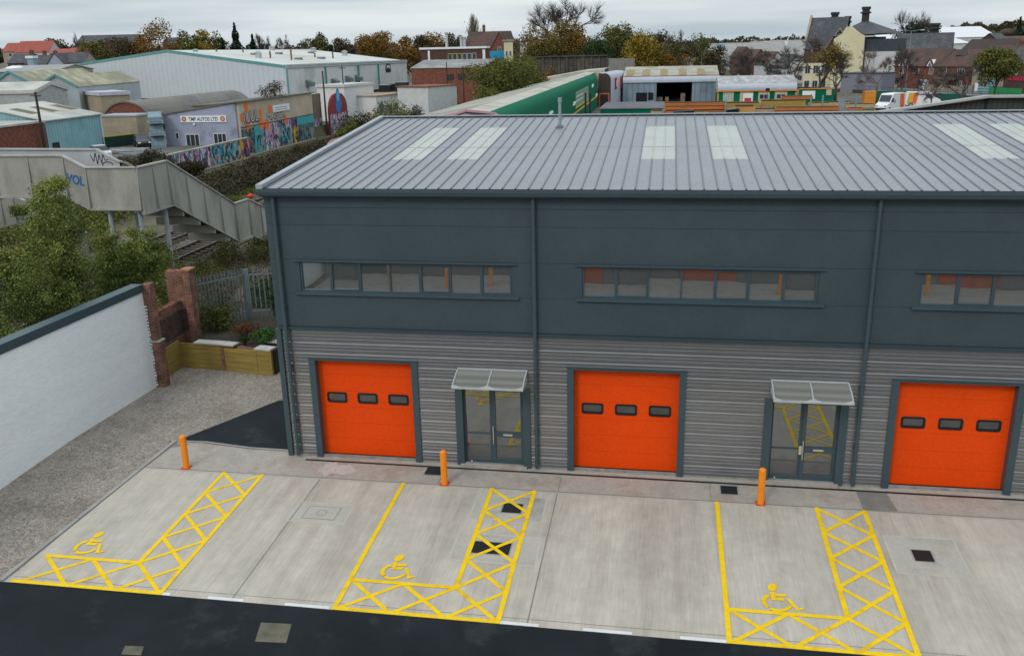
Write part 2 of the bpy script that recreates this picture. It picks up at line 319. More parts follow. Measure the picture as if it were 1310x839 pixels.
# kerb at the left edge of the apron
m_kerb = M('kerb_concrete', (.33, .32, .30), .85, .15, 2, bump=.2, bscale=30, bdist=.01)
mb = MB()
def kerb(p, q, w_, hh, mb):
    p = Vector(p); q = Vector(q); d = (q-p); d.z = 0; n = Vector((-d.y, d.x, 0)).normalized()*w_/2
    mb.add([p-n-Vector((0,0,.2)), q-n-Vector((0,0,.2)), q+n-Vector((0,0,.2)), p+n-Vector((0,0,.2)), p-n+Vector((0,0,hh)), q-n+Vector((0,0,hh)), q+n+Vector((0,0,hh)), p+n+Vector((0,0,hh))],
           [(0,3,2,1),(4,5,6,7),(0,1,5,4),(1,2,6,5),(2,3,7,6),(3,0,4,7)])
ka, kb_ = Vector((-4.27, .45, .0)), Vector((-4.70, -7.3, S*-7.3))
for i in range(8): kerb(ka.lerp(kb_, i/8+.001), ka.lerp(kb_, (i+1)/8-.001), .12, .05, mb)
structure('kerb', mb, m_kerb)
mb = MB(); pts = [(-4.2,.47,0),(-3.2,.5,0),(-1.6,.26,0),(-.06,.22,0)]
for a, b in zip(pts, pts[1:]): kerb(a, b, .07, .02, mb)
structure('edging_kerb', mb, m_kerb)
# black side path with its straight far edge
mb = MB(); mb.add([(-4.1,.44,.004),(-3.2,.45,.004),(-1.6,.22,.004),(-.02,.2,.004),(-.02,4.6,.004),(-.8,4.75,.004),(-2.35,4.25,.004),(-4.15,.7,.004)], [tuple(range(8))])
# gravel sheet
m_grav = M('gravel', (.35,.305,.26), .95, .08, 1.5, bump=1, bscale=34, c2=(.27,.23,.195), c2amt=.4, c2scale=.6, fine=.1, bdist=.05)
def addgrain(m, scale=26, lo=.45, hi=1.6):
    nt = m.node_tree; b = nt.nodes['Principled BSDF']; s0 = b.inputs['Base Color'].links[0].from_socket; tc = nd(nt, 'ShaderNodeTexCoord')
    vo = nd(nt, 'ShaderNodeTexVoronoi'); vo.inputs['Scale'].default_value = scale; nt.links.new(tc.outputs['Object'], vo.inputs['Vector'])
    s = nd(nt, 'ShaderNodeSeparateXYZ'); nt.links.new(vo.outputs['Color'], s.inputs[0])
    r = nd(nt, 'ShaderNodeMapRange'); r.inputs[3].default_value = lo; r.inputs[4].default_value = hi; nt.links.new(s.outputs[0], r.inputs[0])
    v = nd(nt, 'ShaderNodeVectorMath', operation='SCALE'); nt.links.new(s0, v.inputs[0]); nt.links.new(r.outputs[0], v.inputs['Scale']); nt.links.new(v.outputs[0], b.inputs['Base Color'])
addgrain(m_grav, 38, .62, 1.38); addgrain(m_grav, 14, .8, 1.2)
structure('side_path', mb, m_tar)
mb = MB(); yy = [-7.3,-5.5,-3.5,-1.5,0,2,4,7.6]
mb.add([(x, y, (S*y if y < 0 else 0)-.002) for y in yy for x in (-8.6, -4.2-(.05*(-y) if y < 0 else 0) if y < .5 else 0.2)], [(2*i, 2*i+1, 2*i+3, 2*i+2) for i in range(len(yy)-1)])
structure('gravel_ground', mb, m_grav)
# some loose stones that catch the light along the wall foot
mb = MB()
for i in range(1300):
    x = random.uniform(-8,-.3); y = random.uniform(-7,7)
    if x > -4.45 and y < 4.6: continue
    mb.blob((x, y, H(x, y)+.008), random.uniform(.012,.03), 5, 3, .6, .2)
tag(mb.build('loose_stones', M('stone', (.30,.275,.25), .9, .4, 3)), 'loose pale stones scattered over the gravel between the white wall and the unit', 'gravel', kind='stuff')

# bay markings
def bayx(mb, x0, x1, y0, y1, wd=.108):
    gline(x0,y0,x1,y1,wd,.008,mb); gline(x0,y1,x1,y0,wd,.0095,mb)
def bay(x0, longline, label):
    mb = MB(); c0, c1 = x0+2.66, x0+3.9; yt, ym, yb = -1.42, -6.12, -7.26
    n = 4
    for i in range(n): bayx(mb, c0, c1, yt+(ym-yt)*i/n, yt+(ym-yt)*(i+1)/n)
    bayx(mb, c0, c1, ym, yb-.0); bayx(mb, x0+.05, x0+1.36, ym, yb); bayx(mb, x0+1.36, c0, ym, yb)
    gline(c0,yt+.05,c0,ym,.12,.011,mb); gline(c1,yt+.05,c1,yb,.12,.0115,mb); gline(x0,ym,c0+.05,ym,.12,.0125,mb); gline(x0-(.05 if longline else .15),yb+.02,c1+.05,yb+.02,.125,.0135,mb)
    if longline: gline(x0,-1.38,x0,yb,.12,.0105,mb)
    structure('bay_marking', mb, m_yel, label)
bay(-4.30, False, 'yellow hatched bay outline beside the gravel, without a long left line')
bay(4.03, True, 'yellow hatched bay outline crossing two black drain covers')
bay(13.06, True, 'yellow hatched bay outline in front of the right entrance door')
# wheelchair symbols, painted flat
def Q(X, Y): p = GS(960+X/12, 730+Y/12); return Vector((p.x, p.y))
SYM = [[Q(335+74*math.cos(t), 242+60*math.sin(t)) for t in [2*PI*i/20 for i in range(20)]]]
SYM += [[Q(*p) for p in pl] for pl in ([(288,312),(348,310),(372,352),(385,400),(392,442),(328,440)], [(372,340),(545,345),(548,385),(378,382)], [(392,400),(520,408),(518,450),(392,442)], [(545,418),(606,420),(735,572),(700,605)], [(715,572),(815,548),(828,578),(702,606)])]
def arcpoly(pts, wd): return pts, wd
ARC = [([Q(*p) for p in ((288,372),(235,385),(200,430),(205,480),(240,525),(275,548))], .105), ([Q(*p) for p in ((300,565),(360,590),(440,600),(520,590),(580,560),(612,520))], .095)]
_all = [p for pl in SYM for p in pl]+[p for a_, _ in ARC for p in a_]
_c = Vector(((min(p.x for p in _all)+max(p.x for p in _all))/2, (min(p.y for p in _all)+max(p.y for p in _all))/2))
def symbol(cx, cy, label):
    mb = MB(); o = Vector((cx, cy))-_c; k = .012
    for pl in SYM: k += .0004; mb.poly([((p+o).x, (p+o).y, S*(p+o).y+k) for p in pl][::-1])
    for pts, wd in ARC:
        k += .0004; L_ = []
        for i, p in enumerate(pts):
            d = (pts[min(i+1,len(pts)-1)]-pts[max(i-1,0)]).normalized(); n = Vector((-d.y, d.x))*wd/2; L_.append((p+o+n, p+o-n))
        for (a, b), (c, d) in zip(L_, L_[1:]): mb.add([(q.x, q.y, S*q.y+k) for q in (a, b, d, c)], [(0,1,2,3)])
    structure('wheelchair_symbol', mb, m_yel, label)
for (a, b, lab) in (((104,680),(145,708),'yellow wheelchair symbol nearest the gravel'), ((494,709),(536,741),'yellow wheelchair symbol in the middle bay'), ((974,745),(1028,783),'yellow wheelchair symbol in the right bay')):
    p0 = GS((a[0]+b[0])/2, (a[1]+b[1])/2); symbol(p0.x, p0.y, lab)
mb = MB()
for a, b in ((201,217),(265,310),(363,420),(637,688),(745,808),(870,930)):
    x0 = GS(a,759+(a-200)*.0935).x; x1 = GS(b,759+(b-200)*.0935).x; mb.add([(x0,-7.29,S*-7.29+.006),(x1,-7.29,S*-7.29+.006),(x1,-7.19,S*-7.19+.006),(x0,-7.19,S*-7.19+.006)], [(0,1,2,3)])
structure('edge_line', mb, m_wline)
# surrounds of the access covers
mb = MB()
def rect(a, b, c, d, dz, mb): mb.add([(p.x, p.y, S*p.y+dz) for p in (a, b, c, d)], [(0,1,2,3)])
surr = [(6.25,8.45,-5.0,-3.75), (6.35,8.35,-3.0,-1.75), (17.2,18.9,-4.2,-2.55), (1.35,3.0,-3.75,-2.75)]
for x0,x1,y0,y1 in surr: sheet(x0,x1,y0,y1,.002,mb)
structure('cover_surround', mb, m_patch)
mb = MB()
for x0,x1,y0,y1 in surr:
    for (a,b,c,d) in ((x0,y0,x1,y0),(x0,y1,x1,y1),(x0,y0,x0,y1),(x1,y0,x1,y1)): gline(a,b,c,d,.05,.0045,mb)
structure('surround_joints', mb, M('joint_line', (.50,.465,.41), .9, .1, 2))
m_iron = M('cast_iron', (.012,.013,.014), .55, .2, 4, bump=.5, bscale=50, bdist=.01); m_frame = M('cover_frame', (.30,.29,.27), .6, .1, 3)
def cover(x0, x1, y0, y1, label, group=None, mtop=None, grid=True, dz=.0045):
    t = thing('drain_cover', label, 'drain cover', (x0, y0, S*y0), group)
    mb = MB(); w_ = .035
    for a, b, c, d in ((x0-w_,x1+w_,y0-w_,y0),(x0-w_,x1+w_,y1,y1+w_),(x0-w_,x0,y0,y1),(x1,x1+w_,y0,y1)): sheet(a,b,c,d,dz,mb)
    mb.build('frame', m_frame, t); mb = MB(); sheet(x0,x1,y0,y1,dz+.0015,mb); mb.build('lid', mtop or m_iron, t)
    if grid:
        mb = MB(); n = int((x1-x0)/.09)
        for i in range(1, n): sheet(x0+(x1-x0)*i/n-.008, x0+(x1-x0)*i/n+.008, y0+.03, y1-.03, dz+.002, mb)
        mb.build('grating', M('grating_edge', (.022,.022,.022), .5), t)
cover(6.68,7.72,-4.62,-4.1,'wide black double drain cover under the lower crosses of the middle bay')
cover(7.18,7.72,-2.62,-2.14,'small black drain cover under the top cross of the middle bay')
cover(17.75,18.2,-3.62,-3.14,'black drain cover alone in pale concrete right of the right bay')
cover(4.5,5.0,-.80,-.36,'black gully grate beside the middle orange bollard')
cover(13.2,13.66,-.92,-.46,'black gully grate left of the right orange bollard')
cover(1.75,2.65,-3.55,-2.95,'grey concrete inspection cover with a round mark, left of the middle bay', None, m_patch, False)
t = bpy.data.objects['drain_cover.005'] if 'drain_cover.005' in bpy.data.objects else None
mb = MB(); c = (2.2,-3.25)
for i in range(20):
    a0, a1 = 2*PI*i/20, 2*PI*(i+1)/20
    mb.add([(c[0]+r*math.cos(a), c[1]+r*math.sin(a), S*(c[1]+r*math.sin(a))+.0085) for a in (a0, a1) for r in (.13,.15)], [(0,1,3,2)])
mb.build('ring_mark', m_joint, t)
m_oldiron = M('old_cover', (.13,.12,.085), .8, .3, 3, bump=.4, bscale=20, bdist=.02)
for (a, b, c_, d, lab) in (((334,796),(373,798),(366,822),(326,820),'square worn brown cover set in the black road'), ((160,825),(184,826),(180,837),(155,836),'small worn cover in the black road near the lower left')):
    P = [G(*q, -.34) for q in (d, c_, b, a)]; mb = MB(); mb.add([(p.x, p.y, H(p.x, p.y)+.005) for p in P], [(0,1,2,3)])
    tag(mb.build('manhole_cover', m_oldiron, None), lab, 'manhole cover')
# slot drain along the units
mb = MB(); mb.add([(.55,-.355,-S*.355+.005),(30,-.355,-S*.355+.005),(30,-.27,-S*.27+.005),(.55,-.27,-S*.27+.005)], [(0,1,2,3)])
tag(mb.build('slot_drain', m_iron), 'long thin black slot drain running in front of the units', 'drain')
# bollards
def bollard(x, y, label):
    z = S*y if y > -7.3 else H(x, y); t = thing('bollard', label, 'bollard', (x, y, z), 'orange parking bollards')
    mb = MB(); mb.tube((x,y,z),(x,y,z+1.02),.098,n=24,cap=False)
    prev = [(.098,1.02),(.092,1.045),(.070,1.068),(.035,1.082),(.001,1.087)]
    for (r0,z0),(r1,z1) in zip(prev, prev[1:]): mb.tube((x,y,z+z0),(x,y,z+z1),r0,r1,24,False)
    mb.build('post', m_bollard, t, True)
    mb = MB(); mb.box(x-.13,x+.13,y-.13,y+.13,z+.0,z+.018); mb.build('base_plate', m_boltplate, t)
    mb = MB()
    for i in (-1,1):
        for j in (-1,1): mb.tube((x+i*.1,y+j*.1,z+.018),(x+i*.1,y+j*.1,z+.035),.014,n=6)
    mb.build('fixing_bolts', m_boltplate, t)
bollard(-2.97,-1.23,'orange bollard beside the black side path, leftmost of three')
bollard(5.25,-1.29,'orange bollard in front of the left entrance door')
bollard(14.24,-1.33,'orange bollard in front of the right entrance door')
# ------------------------------------------------------------------ the unit building
BX1 = 30.0; EZ = 8.21
D_ = [.85, 8.74, 17.66]; DW = 3.4; DH = 3.30
PD = [5.37, 14.33]; PW = 2.27; PH = 2.55
W_ = [.836, 9.17, 18.09]; WW = 6.36; WB, WT = 5.36, 6.27
def free(z0, z1, ops, xa, xb):
    """x intervals of the wall band z0..z1 that no opening cuts"""
    iv = [(xa, xb)]
    for (a, b, c, d) in ops:
        if c < z1-1e-4 and d > z0+1e-4:
            nv = []
            for (p, q) in iv:
                if b <= p or a >= q: nv.append((p, q)); continue
                if a > p: nv.append((p, a))
                if b < q: nv.append((b, q))
            iv = nv
    return iv
def unit_building(T, full, label):
    org = T @ Vector((0,0,0))
    bld = thing('industrial_unit_building', label, 'building', org)
    lows = [(d, d+DW, -1, DH) for d in D_]+[(p, p+PW, -1, PH) for p in PD]
    ups = [(x, x+WW, WB, WT) for x in W_]
    # ribbed lower cladding
    mb = MB(T); pitch = .34
    prof = []
    z = .06; k = 0
    while z < 4.18:
        for dz, y in ((0,-.040),(.080,-.040),(.093,-.028),(.103,-.040),(.185,-.040),(.198,-.028),(.208,-.040),(.275,-.040),(.313,-.006),(.3395,-.0395)): prof.append((z+dz, y))
        z += pitch
    # upward ledge of each rib catches the sky
    
    zmax = 4.18; cuts = [.06, PH, DH, zmax]
    for za, zb in zip(cuts, cuts[1:]):
        pr = [p for p in prof if za < p[0] < zb]
        def yat(zz):
            for (z0, y0), (z1, y1) in zip(prof, prof[1:]):
                if z0 <= zz <= z1: return y0+(y1-y0)*(zz-z0)/max(z1-z0, 1e-6)
            return prof[-1][1]
        pr = [(za, yat(za))]+pr+[(zb, yat(zb))]
        for a, b in free(za, zb, lows, .0, BX1):
            mb.sweep([(b, y, zz) for zz, y in pr], (a-b, 0, 0))
    mb.build('lower_cladding', m_clad, bld)
    # flat upper panels
    mb = MB(T); seams = [4.27, 5.31, 6.335, 7.36, 7.86, 8.25]
    for za, zb in zip(seams, seams[1:]):
        cz = sorted({za+.004, zb-.004} | {z for z in (WB, WT) if za+.004 < z < zb-.004})
        for c, d in zip(cz, cz[1:]):
            for a, b in free(c, d, ups, 0, BX1): mb.box(a, b, -.06, 0, c, d)
    mb.build('upper_panel', m_slate, bld)
    mb = MB(T)
    for za, zb, zc in ((4.0, WB, 0), (WT, 8.2, 0)): mb.box(.0, BX1, .001, .05, za, zb)
    for a, b in free(WB, WT, ups, 0, BX1): mb.box(a, b, .001, .05, WB, WT)
    mb.build('backing_panel', m_seam, bld)
    mb = MB(T); mb.box(-.02, BX1, -.10, .0, 4.18, 4.235); mb.box(-.02, BX1, -.13, 0, 4.235, 4.255); mb.build('drip_flashing', m_slate2, bld)
    mb = MB(T); mb.box(0, BX1, -.03, .05, -.35, .055); mb.build('plinth', M('plinth_blocks', (.26,.26,.25), .9, .25, 4), bld)
    # side and back walls, interior shell
    mb = MB(T); mb.box(-.06, 0, -.06, 11.6, 4.2, 8.2); mb.poly([(-.06,-.06,8.2),(-.06,11.6,8.2),(-.06,11.6,9.4),(-.06,-.06,8.35)]); mb.box(0, BX1, 11.55, 11.6, 0, 9.4); mb.build('side_panel', m_slate, bld)
    mb = MB(T); mb.box(-.055, 0, -.03, 11.6, -.1, 4.2); mb.build('side_cladding', m_clad, bld)
    mb = MB(T); mb.box(-.10, .06, -.10, -.062, 0, 4.17); mb.box(-.101, -.058, -.061, .15, 0, 4.17)
    mb.build('corner_flashing', m_slate2, bld)
    # interior: a dim white room behind each glazing band
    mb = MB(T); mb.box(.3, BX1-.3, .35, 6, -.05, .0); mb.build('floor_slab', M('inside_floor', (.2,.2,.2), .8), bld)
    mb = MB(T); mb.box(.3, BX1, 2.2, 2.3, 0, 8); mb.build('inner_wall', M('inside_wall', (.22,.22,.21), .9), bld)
    # downpipes
    for x in (.26, 7.83, 16.87, 25.9):
        mb = MB(T); mb.tube((x,-.16,.06),(x,-.16,8.25),.055,n=12)
        for z in (1.2, 3.0, 4.9, 6.8): mb.tube((x,-.16,z),(x,-.16,z+.07),.066,n=12)
        p = mb.build('downpipe', m_slate2, bld, False)
        mb = MB(T)
        for z in (1.2, 3.0, 4.9, 6.8): mb.box(x-.085,x+.085,-.11,-.05,z+.01,z+.05)
        mb.build('pipe_bracket', m_slate2, p)
    # gutter
    mb = MB(T); mb.prism([(-.17,-.34,8.43),(-.17,-.34,8.34),(-.17,-.30,8.235),(-.17,-.06,8.235),(-.17,-.06,8.30),(-.17,-.30,8.35),(-.17,-.32,8.43)], (BX1+.17,0,0)); mb.build('gutter', m_slate2, bld)
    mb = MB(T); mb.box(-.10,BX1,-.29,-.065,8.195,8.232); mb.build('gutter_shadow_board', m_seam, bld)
    # roof sheets with standing ribs
    def rz(y): return 8.4406+.0899*(y+.25)
    sky_ = [(r0_+.36*k_, r0_+.36*(k_+3)) for r0_, k_ in ((.16,29),(.16,35),(.16,7),(.16,12),(.16,56),(.16,61))]
    y0, y1, ya, yb = -.27, 11.5, 3.6, 9.2
    mb = MB(T); mb.box(0, BX1, y0+.4, y1, 8.1, 8.2)
    def rsheet(a, b, c, d, dz=0, m_=None): m_.add([(a,c,rz(c)+dz),(b,c,rz(c)+dz),(b,d,rz(d)+dz),(a,d,rz(d)+dz)], [(0,1,2,3)])
    rsheet(.0, BX1, y0, ya, 0, mb); rsheet(.0, BX1, yb, y1, 0, mb)
    xs_ = 0.0
    for a, b in sorted(sky_): rsheet(xs_, a, ya, yb, 0, mb); xs_ = b
    rsheet(xs_, BX1, ya, yb, 0, mb)
    roof = mb.build('roof', m_roof, bld)
    mb = MB(T); mss = [MB(T) for _ in sky_]; n = int(BX1/.36)
    for i in range(n+1):
        x = .16+i*.36
        if x > BX1-.05: break
        insky = any(a+.1 < x < b-.1 for a, b in sky_)
        for c, d in (((y0, ya), (yb, y1)) if insky else ((y0, y1),)):
            mb.sweep([(x-.021,c,rz(c)+.001),(x-.011,c,rz(c)+.032),(x+.011,c,rz(c)+.032),(x+.021,c,rz(c)+.001)], (0,d-c,(d-c)*.0899))
        if insky: mss[[k_ for k_, (a, b) in enumerate(sky_) if a+.1 < x < b-.1][0]].sweep([(x-.021,ya,rz(ya)+.001),(x-.011,ya,rz(ya)+.032),(x+.011,ya,rz(ya)+.032),(x+.021,ya,rz(ya)+.001)], (0,yb-ya,(yb-ya)*.0899))
    mb.build('roof_ribs', m_rib, roof)
    for (a, b), ms in zip(sky_, mss):
        mb = MB(T); rsheet(a, b, ya, yb, .0, mb); s = mb.build('skylight', m_sky, bld); ms.build('skylight_ribs', m_skyrib, s)
    mb = MB(T)
    for a, b in sky_:
        for c in (5.55,): rsheet(a-.02, b+.02, c-.03, c+.03, .004, mb)
    mb.build('skylight_lap', m_skyrib, roof)
    mb = MB(T); rsheet(.02, BX1, 5.48, 5.51, .003, mb); mb.build('roof_lap', m_rib, roof)
    mb = MB(T)
    for i in range(int(BX1/.36)):
        x = .34+i*.36
        for y in (.6, 2.1, 3.4, 4.4, 6.6, 8.2, 9.8):
            if any(a-.03 < x < b+.03 for a, b in sky_) and ya < y < yb: continue
            mb.box(x-.009, x+.009, y-.009, y+.009, rz(y), rz(y)+.010)
    mb.build('roof_fixings', m_rib, roof)
    # verge and ridge trims
    mb = MB(T); mb.prism([(-.16,y0-.03,8.42),(-.16,y0-.03,rz(y0)+.11),(-.16,y1+.1,rz(y1)+.11),(-.16,y1+.1,8.2),(-.16,y0+.2,8.2)], (.19,0,0)); mb.build('verge_trim', M('verge_grey', (.33,.35,.38), .5, .05), bld)
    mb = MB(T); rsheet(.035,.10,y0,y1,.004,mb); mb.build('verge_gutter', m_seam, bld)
    mb = MB(T); mb.box(-.16, BX1, y1, y1+.22, rz(y1)-.4, rz(y1)+.085); mb.build('ridge_trim', M('ridge_grey', (.30,.32,.35), .5, .05), bld)
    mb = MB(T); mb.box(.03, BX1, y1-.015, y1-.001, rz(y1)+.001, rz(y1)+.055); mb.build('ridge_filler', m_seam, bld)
    if full:
        mb = MB(T); x, y = 7.5, 9.05; mb.tube((x,y,rz(y)-.05),(x,y,rz(y)+1.02),.055,n=12); mb.tube((x,y,rz(y)+.92),(x,y,rz(y)+1.08),.075,n=12)
        f = mb.build('flue', m_steel, bld); mb = MB(T); mb.box(x-.11,x+.11,y-.11,y+.11,rz(y),rz(y)+.1); mb.build('flue_base', m_rib, f)
    # window bands
    for i, x in enumerate(W_):
        mb = MB(T); f0 = .045
        mb.box(x, x+WW, -.03, .05, WB, WB+.05); mb.box(x, x+WW, -.03, .05, WT-.05, WT)
        pw = (WW-.05)/7
        for k in range(8): mb.box(x+pw*k, x+pw*k+.055, -.028, .05, WB+.05, WT-.05)
        for k in (1, 4, 6):   # opening sashes stand a little proud
            a = x+pw*k+.055; b = x+pw*(k+1)
            mb.box(a, b, -.04, .03, WB+.05, WB+.085); mb.box(a, b, -.04, .03, WT-.085, WT-.05); mb.box(a, a+.03, -.04, .03, WB+.085, WT-.085); mb.box(b-.03, b, -.04, .03, WB+.085, WT-.085)
        win = mb.build('window_band', m_slate2, bld)
        for k in range(7):
            mb = MB(T); tl = random.uniform(-.004, .004); mb.add([(x+pw*k+.05,.02,WB+.032),(x+pw*(k+1)+.01,.02,WB+.032),(x+pw*(k+1)+.01,.02+tl,WT-.04),(x+pw*k+.05,.02+tl,WT-.04)], [(0,1,2,3)])
            mb.build('pane', m_glass, win)
        mb = MB(T); mb.box(x-.17, x+WW+.17, -.14, -.061, WB-.085, WB-.03); mb.box(x-.17, x+WW+.17, -.10, -.061, WB-.03, WB-.002); mb.build('sill', m_slate2, win)
        mb = MB(T); mb.box(x-.17, x+WW+.14, -.13, -.061, WT+.005, WT+.035); mb.build('lintel_flashing', m_slate2, win)
    # roller doors
    for i, x in enumerate(D_):
        mb = MB(T); j = .19; yf = -.085
        mb.box(x, x+j, yf, .26, -.06, DH); mb.box(x+DW-j, x+DW, yf, .26, -.06, DH); mb.box(x+j, x+DW-j, yf, .26, DH-.09, DH); mb.box(x-.03, x+DW+.03, yf-.03, yf, DH-.02, DH+.02)
        fr = mb.build('roller_door_frame', m_slate2, bld)
        xa, xb, za, zb = x+j, x+DW-j, .03, DH-.09; yd = .19
        lv = (zb-za)/6
        mb = MB(T)
        vw, vh = .60, .30; vz = 1.93; cx = [xa+(xb-xa)*q for q in (.175, .5, .825)]
        ops = [(c-vw/2, c+vw/2, vz-vh/2, vz+vh/2) for c in cx]
        for k in range(6):
            p0, p1 = za+lv*k+.0025, za+lv*(k+1)-.0025
            cz = sorted({p0, p1} | {z for z in (vz-vh/2, vz+vh/2) if p0 < z < p1})
            for c, d in zip(cz, cz[1:]):
                for a, b in free(c, d, ops, xa, xb): mb.box(a, b, yd, yd+.04, c, d)
        dr = mb.build('roller_door', m_orange, bld)
        mb = MB(T); mb.box(xa, xb, yd+.02, yd+.03, za, vz-vh/2-.02); mb.box(xa, xb, yd+.02, yd+.03, vz+vh/2+.02, zb); mb.build('section_joint', M('door_joint', (.42,.05,.005), .7), dr)
        mb = MB(T); mb.box(xa, xb, yd-.01, yd+.04, -.02, .028); mb.build('bottom_seal', m_black, dr)
        for c in cx:
            mb = MB(T); r = .05; o = [(c-vw/2-.01, vz-vh/2-.01), (c+vw/2+.01, vz+vh/2+.01)]
            def rr(a0, b0, a1, b1, r, n=5):
                pts = []
                for (qx, qz, st) in ((a1-r,b1-r,0),(a0+r,b1-r,90),(a0+r,b0+r,180),(a1-r,b0+r,270)):
                    for s_ in range(n+1): t = math.radians(st+90*s_/n); pts.append((qx+r*math.cos(t), qz+r*math.sin(t)))
                return pts
            O = rr(c-vw/2-.02,vz-vh/2-.02,c+vw/2+.02,vz+vh/2+.02,.07); I = rr(c-vw/2+.035,vz-vh/2+.035,c+vw/2-.035,vz+vh/2-.035,.05); n = len(O)
            mb.add([(p[0],yd-.022,p[1]) for p in O]+[(p[0],yd-.022,p[1]) for p in I]+[(p[0],yd+.01,p[1]) for p in O]+[(p[0],yd+.02,p[1]) for p in I],
                   [(k,(k+1)%n,(k+1)%n+n,k+n) for k in range(n)]+[(k,(k+1)%n,(k+1)%n+2*n,k+2*n) for k in range(n)]+[(k+n,(k+1)%n+n,(k+1)%n+3*n,k+3*n) for k in range(n)])
            vf = mb.build('vision_panel', m_black, dr)
            mb = MB(T); tl = .012; mb.add([(c-vw/2,yd+.01,vz-vh/2),(c+vw/2,yd+.01,vz-vh/2),(c+vw/2,yd+.01-tl,vz+vh/2),(c-vw/2,yd+.01-tl,vz+vh/2)], [(0,1,2,3)]); mb.build('pane', m_plexi, vf)
        mb = MB(T); mb.box(xa-.18, xb+.18, -.24, .19, -.12, -.025); mb.build('door_apron', m_conc2, bld)
    # entrance doors and canopies
    for i, x in enumerate(PD):
        mb = MB(T); j = .22; yf = -.085; mb.box(x, x+j, yf, .14, -.05, PH); mb.box(x+PW-j, x+PW, yf, .14, -.05, PH); mb.box(x+j, x+PW-j, yf, .14, PH-.06, PH)
        mb.build('entrance_frame', m_slate2, bld)
        xa, xb, za, zb = x+j, x+PW-j, .05, PH-.06; mid = xa+(xb-xa)*.47
        # fixed side light
        mb = MB(T); y0_, y1_ = .06, .12
        def ring(a, b, c, d, l, r, bt, tp):
            mb.box(a, a+l, y0_, y1_, c, d); mb.box(b-r, b, y0_, y1_, c, d); mb.box(a+l, b-r, y0_, y1_, c, c+bt); mb.box(a+l, b-r, y0_, y1_, d-tp, d)
        ring(xa, mid, za, zb, .06, .06, .10, .05); mb.box(xa+.06, mid-.06, y0_, y1_, .99, 1.02)
        sl_ = mb.build('side_light', m_slate2, bld)
        mb = MB(T); mb.add([(xa+.05,.10,za+.05),(mid-.05,.10,za+.05),(mid-.05,.10,zb-.03),(xa+.05,.10,zb-.03)], [(0,1,2,3)]); mb.build('pane', m_glass2, sl_)
        mb = MB(T); y0_, y1_ = .04, .11; ring(mid+.004, xb, za, zb, .11, .09, .16, .10); mb.box(mid+.11, xb-.09, y0_, y1_, .92, 1.08)
        dl = mb.build('entrance_door', m_slate2, bld)
        mb = MB(T); mb.add([(mid+.10,.09,za+.1),(xb-.08,.09,za+.1),(xb-.08,.09,zb-.05),(mid+.10,.09,zb-.05)], [(0,1,2,3)]); mb.build('pane', m_glass2, dl)
        mb = MB(T); hx = mid+.05; mb.tube((hx,-.03,.72),(hx,-.03,1.30),.016,n=8); mb.tube((hx,-.03,.80),(hx,.04,.80),.012,n=6); mb.tube((hx,-.03,1.22),(hx,.04,1.22),.012,n=6)
        if i == 1: mb.box(hx-.10,hx-.02,.03,.038,.85,1.12)
        mb.build('door_handle', m_chrome, dl)
        mb = MB(T); cx_ = (mid+xb)/2; mb.box(cx_-.14, cx_+.14, .028, .04, .975, 1.03); mb.build('letter_plate', m_chrome, dl)
        mb = MB(T); mb.box(xa-.1, xb+.1, -.22, .12, -.10, .045); mb.build('doorstep', m_conc2, bld)
        mb = MB(T); mb.tube((xa+.2,.035,za+.032),(xa+.2,.06,za+.032),.02,n=8); mb.tube((cx_+.12,.03,zb-.05),(cx_+.12,.04,zb-.05),.02,n=8); mb.build('door_sticker', m_white, dl)
        # canopy: arched clear sheet on three arms
        cx0, cx1 = x+.14, x+2.19; arc = []
        for k in range(9):
            t = k/8; y = -.05-.88*t; z = 3.10-.06*t-.20*t*t; arc.append((y, z))
        can = mb = MB(T)
        mb.sweep([(cx0, y, z) for y, z in arc], (cx1-cx0, 0, 0)); cn = mb.build('canopy', m_canopy, bld, True)
        for q in (cx0, (cx0+cx1)/2, cx1):
            mb = MB(T)
            for (ya_, z_a), (yb_, z_b) in zip(arc, arc[1:]): mb.bar((q, ya_, z_a+.005), (q, yb_, z_b+.005), .035, .045)
            # scalloped gusset below each arm
            mb.prism([(q-.006, y, z-.02) for y, z in arc]+[(q-.006,-.60,2.76),(q-.006,-.3,2.80),(q-.006,-.09,2.80)], (.012,0,0))
            mb.build('canopy_arm', m_alu, cn)
        mb = MB(T); mb.bar((cx0-.02,arc[-1][0],arc[-1][1]),(cx1+.02,arc[-1][0],arc[-1][1]),.035,.055); mb.bar((cx0,-.05,3.11),(cx1,-.05,3.11),.04,.04); mb.build('canopy_rail', m_alu, cn)
        mb = MB(T)
        for q, sg in ((cx0, 1), ((cx0+cx1)/2, -1), ((cx0+cx1)/2, 1), (cx1, -1)):
            yy_, zz_ = arc[-1]; pts = [(q,yy_+.01,zz_+.02)]+[(q+sg*s_*.30, yy_+.01, zz_+.02+.10*(1-s_)**2) for s_ in (0,.2,.4,.6,.8,1)]
            mb.prism([(p[0], p[1], p[2]) for p in pts], (0,.012,.0))
        mb.build('canopy_gusset', m_alu, cn)
    return bld
m_sky = M('skylight_sheet', (.43,.445,.42), .5, .06, 1.5, c2=(.42,.46,.41), c2amt=.5, c2scale=1.2)
m_skyrib = M('skylight_ribbing', (.47,.49,.46), .5, .05)
m_alu = M('canopy_alu', (.55,.57,.59), .4, .05, metal=.3)
m_plexi = glassmat('vision_glass', (.018,.02,.02), .12, rough=.05)
